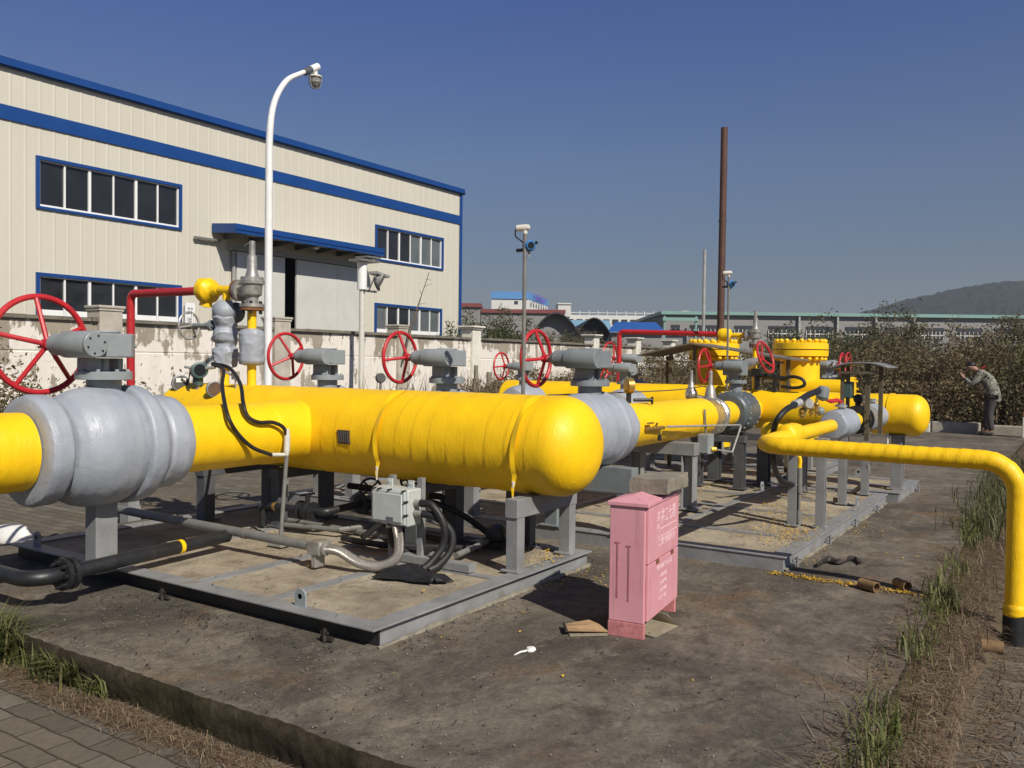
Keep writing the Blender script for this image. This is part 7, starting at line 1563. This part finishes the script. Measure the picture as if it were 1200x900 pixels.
n = 700; cy = rng.choice([3.55, 3.1, 3.95], n); y = cy+rng.normal(size=n)*0.12; x = 2.34+rng.normal(size=n)*0.05
tag(blademesh('dead_tufts', M['straw'], np.stack([x, y, np.full(n, GZ)], 1), 0.02+0.05*rng.random(n), 0.003, 1.6), 'dead grass tufts between the pavers and the slab', 'straw', None, 'stuff')

# ================================================================== KERB, MARKER, PERSON
def stone(label, x0, x1, y0, y1, h, mat, nm='kerb_stone', grp='kerb stones along the thicket'):
    b = MB(); b.box((x0, y0, 0.0-0.02), (x1, y1, h)); o = b.build(nm, mat, loc=((x0+x1)/2, (y0+y1)/2, 0), smooth=False, bevel=0.02); return tag(o, label, 'kerb', grp)
stone('grey kerb stone left of the stooping person', 22.42, 22.66, 2.02, 3.02, 0.25, M['kerb'])
stone('pale broken kerb stone nearest the rounded end of the rear header', 22.40, 22.66, 3.05, 3.62, 0.27, M['pillar_white'])
stone('grey kerb stone right of the stooping person', 22.50, 22.72, 1.15, 1.78, 0.21, M['kerb'])
stone('low kerb stone half hidden by the rear header', 22.45, 22.66, 3.66, 4.70, 0.22, M['kerb'])
b = MB(); b.box((21.9, 1.02, 0.0), (22.08, 1.16, 0.46)); T = thing('marker_post', 'short white painted marker post with rusty top at the right edge', 'post', (22, 1.09, 0)); b.build('post', M['pillar_white'], T, smooth=False, bevel=0.01)
b = MB(); b.box((21.89, 1.01, 0.461), (22.09, 1.17, 0.56)); b.build('top', M['rust'], T, smooth=False, bevel=0.01)
def skin(name, V, E, R, mat, parent=None, loc=(0, 0, 0), sub=2, root=0):
    me = bpy.data.meshes.new(name); me.from_pydata([tuple(v) for v in V], E, []); me.materials.append(mat)
    o = bpy.data.objects.new(name, me); COL.objects.link(o); o.location = loc if parent is None else (0, 0, 0)
    if parent: o.parent = parent
    m = o.modifiers.new('skin', 'SKIN'); m.use_smooth_shade = True
    if not me.skin_vertices: me.attributes.new  # layer is made by the modifier
    for i, r in enumerate(R): me.skin_vertices[0].data[i].radius = r if isinstance(r, tuple) else (r, r)
    for i in range(len(R)): me.skin_vertices[0].data[i].use_root = (i == root)
    s = o.modifiers.new('sub', 'SUBSURF'); s.levels = sub; s.render_levels = sub
    return o
def person():
    # f runs towards the left of the view (+y), s sideways (+x)
    base = Vector((22.15, 1.86, 0.0))
    def P(f, s, z): return Vector((s, f, z))
    V = []; E = []; R = []
    def v(p, r, par=None):
        V.append(p); R.append(r); i = len(V)-1
        if par is not None: E.append((par, i))
        return i
    pel = v(P(-0.10, 0, 0.86), 0.12); ab = v(P(-0.07, 0, 1.00), 0.115, pel); ch = v(P(0.04, 0, 1.20), 0.135, ab); up = v(P(0.13, 0, 1.33), 0.10, ch); nk = v(P(0.21, 0, 1.385), 0.05, up); hd0 = v(P(0.265, 0, 1.42), 0.068, nk); hd = v(P(0.33, 0, 1.455), 0.088, hd0); fc = v(P(0.385, 0, 1.425), 0.07, hd); v(P(0.435, 0, 1.405), 0.022, fc)
    v(P(0.31, 0.088, 1.435), 0.022, hd); v(P(0.31, -0.088, 1.435), 0.022, hd)
    for s in (-1, 1):
        sh = v(P(0.13, 0.17*s, 1.31), 0.062, up); el = v(P(0.27, 0.22*s, 1.07), 0.045, sh); wr = v(P(0.45, 0.10*s, 1.21), 0.030, el); pm = v(P(0.49, 0.075*s, 1.265), 0.034, wr)
        for k in range(4):
            a = v(P(0.50+0.006*k, (0.048+0.018*k)*s, 1.315-0.004*abs(k-1.5)), 0.0095, pm); c2 = v(P(0.485, (0.040+0.018*k)*s, 1.345-0.004*abs(k-1.5)), 0.0085, a); v(P(0.462, (0.034+0.018*k)*s, 1.352), 0.0075, c2)
        t1 = v(P(0.462, 0.050*s, 1.275), 0.011, wr); v(P(0.445, 0.036*s, 1.305), 0.009, t1)
        hp = v(P(-0.09, 0.09*s, 0.80), 0.085, pel); kn = v(P(-0.02+0.03*s, 0.10*s, 0.45), 0.055, hp); an = v(P(-0.05+0.05*s, 0.10*s, 0.09), 0.038, kn); v(P(0.09+0.05*s, 0.11*s, 0.04), 0.034, an)
    o = skin('person', V, E, R, M['skin'], None, base); o.scale = (1.05, 1.05, 1.05); tag(o, 'person in camouflage jacket and dark trousers stooping by the kerb, hands raised to face', 'person')
    V2 = [P(-0.135, 0, 0.66), P(-0.11, 0, 0.86), P(-0.08, 0, 1.02), P(0.03, 0, 1.21), P(0.115, 0, 1.335), P(0.185, 0, 1.375)]; E2 = [(0, 1), (1, 2), (2, 3), (3, 4), (4, 5)]; R2 = [(0.18, 0.165), (0.175, 0.155), (0.165, 0.15), (0.175, 0.165), (0.125, 0.125), 0.07]
    for s in (-1, 1):
        i = len(V2); V2 += [P(0.125, 0.175*s, 1.31), P(0.265, 0.225*s, 1.07), P(0.44, 0.105*s, 1.205)]; E2 += [(4, i), (i, i+1), (i+1, i+2)]; R2 += [0.088, 0.070, 0.048]
    skin('jacket', V2, E2, R2, M['camo'], o)
    b = MB(); b.cbox((base.x-0.03, base.y+0.085, 1.452), (0.13, 0.10, 0.02), Matrix.Rotation(-0.5, 3, 'X')); ORIG[o.name] = base; b.build('collar_patch', M['red'], o, smooth=False)
    V3 = [P(-0.10, 0, 0.86)]; E3 = []; R3 = [0.135]
    for s in (-1, 1):
        i = len(V3); V3 += [P(-0.09, 0.09*s, 0.78), P(-0.02+0.03*s, 0.10*s, 0.45), P(-0.05+0.05*s, 0.10*s, 0.10)]; E3 += [(0, i), (i, i+1), (i+1, i+2)]; R3 += [0.105, 0.078, 0.068]
    skin('trousers', V3, E3, R3, M['trouser'], o)
    for s in (-1, 1):
        skin('shoe', [P(-0.09+0.05*s, 0.10*s, 0.045), P(0.02+0.05*s, 0.105*s, 0.045), P(0.13+0.05*s, 0.115*s, 0.035)], [(0, 1), (1, 2)], [0.046, 0.048, 0.038], M['shoe'], o)
    skin('hair', [P(0.262, 0, 1.455), P(0.30, 0, 1.49), P(0.355, 0, 1.505), P(0.40, 0, 1.485)], [(0, 1), (1, 2), (2, 3)], [0.072, 0.085, 0.080, 0.05], M['hair'], o)
person()

# ================================================================== LIGHT, SKY, CAMERA
sun_dir = Vector((-0.473, -1.068, 1.0)).normalized()
L = bpy.data.lights.new('Sun', 'SUN'); L.energy = 5.0; L.angle = math.radians(0.5); L.color = (1.0, 0.94, 0.84)
lo = bpy.data.objects.new('Sun', L); COL.objects.link(lo); lo.rotation_euler = sun_dir.to_track_quat('Z', 'Y').to_euler(); lo.location = (0, -20, 30)
W = bpy.data.worlds.new('World'); SC.world = W; W.use_nodes = True; nt = W.node_tree
bg = nt.nodes['Background']; sky = nt.nodes.new('ShaderNodeTexSky'); sky.sky_type = 'NISHITA'; sky.sun_disc = False
sky.sun_elevation = math.asin(sun_dir.z); sky.sun_rotation = math.atan2(sun_dir.x, sun_dir.y)
sky.air_density = 1.0; sky.dust_density = 0.6; sky.ozone_density = 3.5; sky.altitude = 0
tc = nt.nodes.new('ShaderNodeTexCoord'); sx = nt.nodes.new('ShaderNodeSeparateXYZ'); nt.links.new(tc.outputs['Generated'], sx.inputs[0])
hz_ = ramp(nt, sx.outputs[2], [(0.0, (0.42, 0.40, 0.42)), (0.10, (0.45, 0.44, 0.475)), (0.22, (0.54, 0.56, 0.67)), (0.42, (0.38, 0.50, 0.92)), (0.52, (0.26, 0.33, 0.56)), (0.9, (0.22, 0.28, 0.46))])
cs_ = mix(nt, 1.0, sky.outputs[0], hz_, 'MULTIPLY'); nt.links.new(cs_, bg.inputs[0]); bg.inputs[1].default_value = 0.085
cam = bpy.data.cameras.new('Camera'); co = bpy.data.objects.new('Camera', cam); COL.objects.link(co)
cam.sensor_width = 36; cam.lens = 36*F_PX/1200; cam.clip_start = 0.05; cam.clip_end = 8000
mw = Matrix((cR, cU, -cF)).transposed().to_4x4(); mw.translation = (0, 0, EYE); co.matrix_world = mw
SC.camera = co
SC.view_settings.view_transform = 'Standard'; SC.view_settings.look = 'None'; SC.view_settings.exposure = 0.08; SC.view_settings.gamma = 1.0; SC.view_settings.use_curve_mapping = False
SC.cycles.use_denoising = True; SC.cycles.max_bounces = 6
# thin autumn haze round the whole place
def haze():
    b = MB(); b.box((-300, -900, -3.0), (1700, 1500, 112)); o = b.build('haze', HZ, smooth=False); o['kind'] = 'stuff'; o['label'] = 'thin pale haze in the air over the whole site'; o['category'] = 'haze'
HZ = bpy.data.materials.new('haze'); HZ.use_nodes = True; _n = HZ.node_tree; _n.nodes.clear()
_o = _n.nodes.new('ShaderNodeOutputMaterial'); _v = _n.nodes.new('ShaderNodeVolumePrincipled'); _v.inputs['Color'].default_value = (0.80, 0.86, 0.95, 1); _v.inputs['Density'].default_value = 0.00042; _v.inputs['Anisotropy'].default_value = 0.2
_n.links.new(_v.outputs[0], _o.inputs['Volume']); haze()
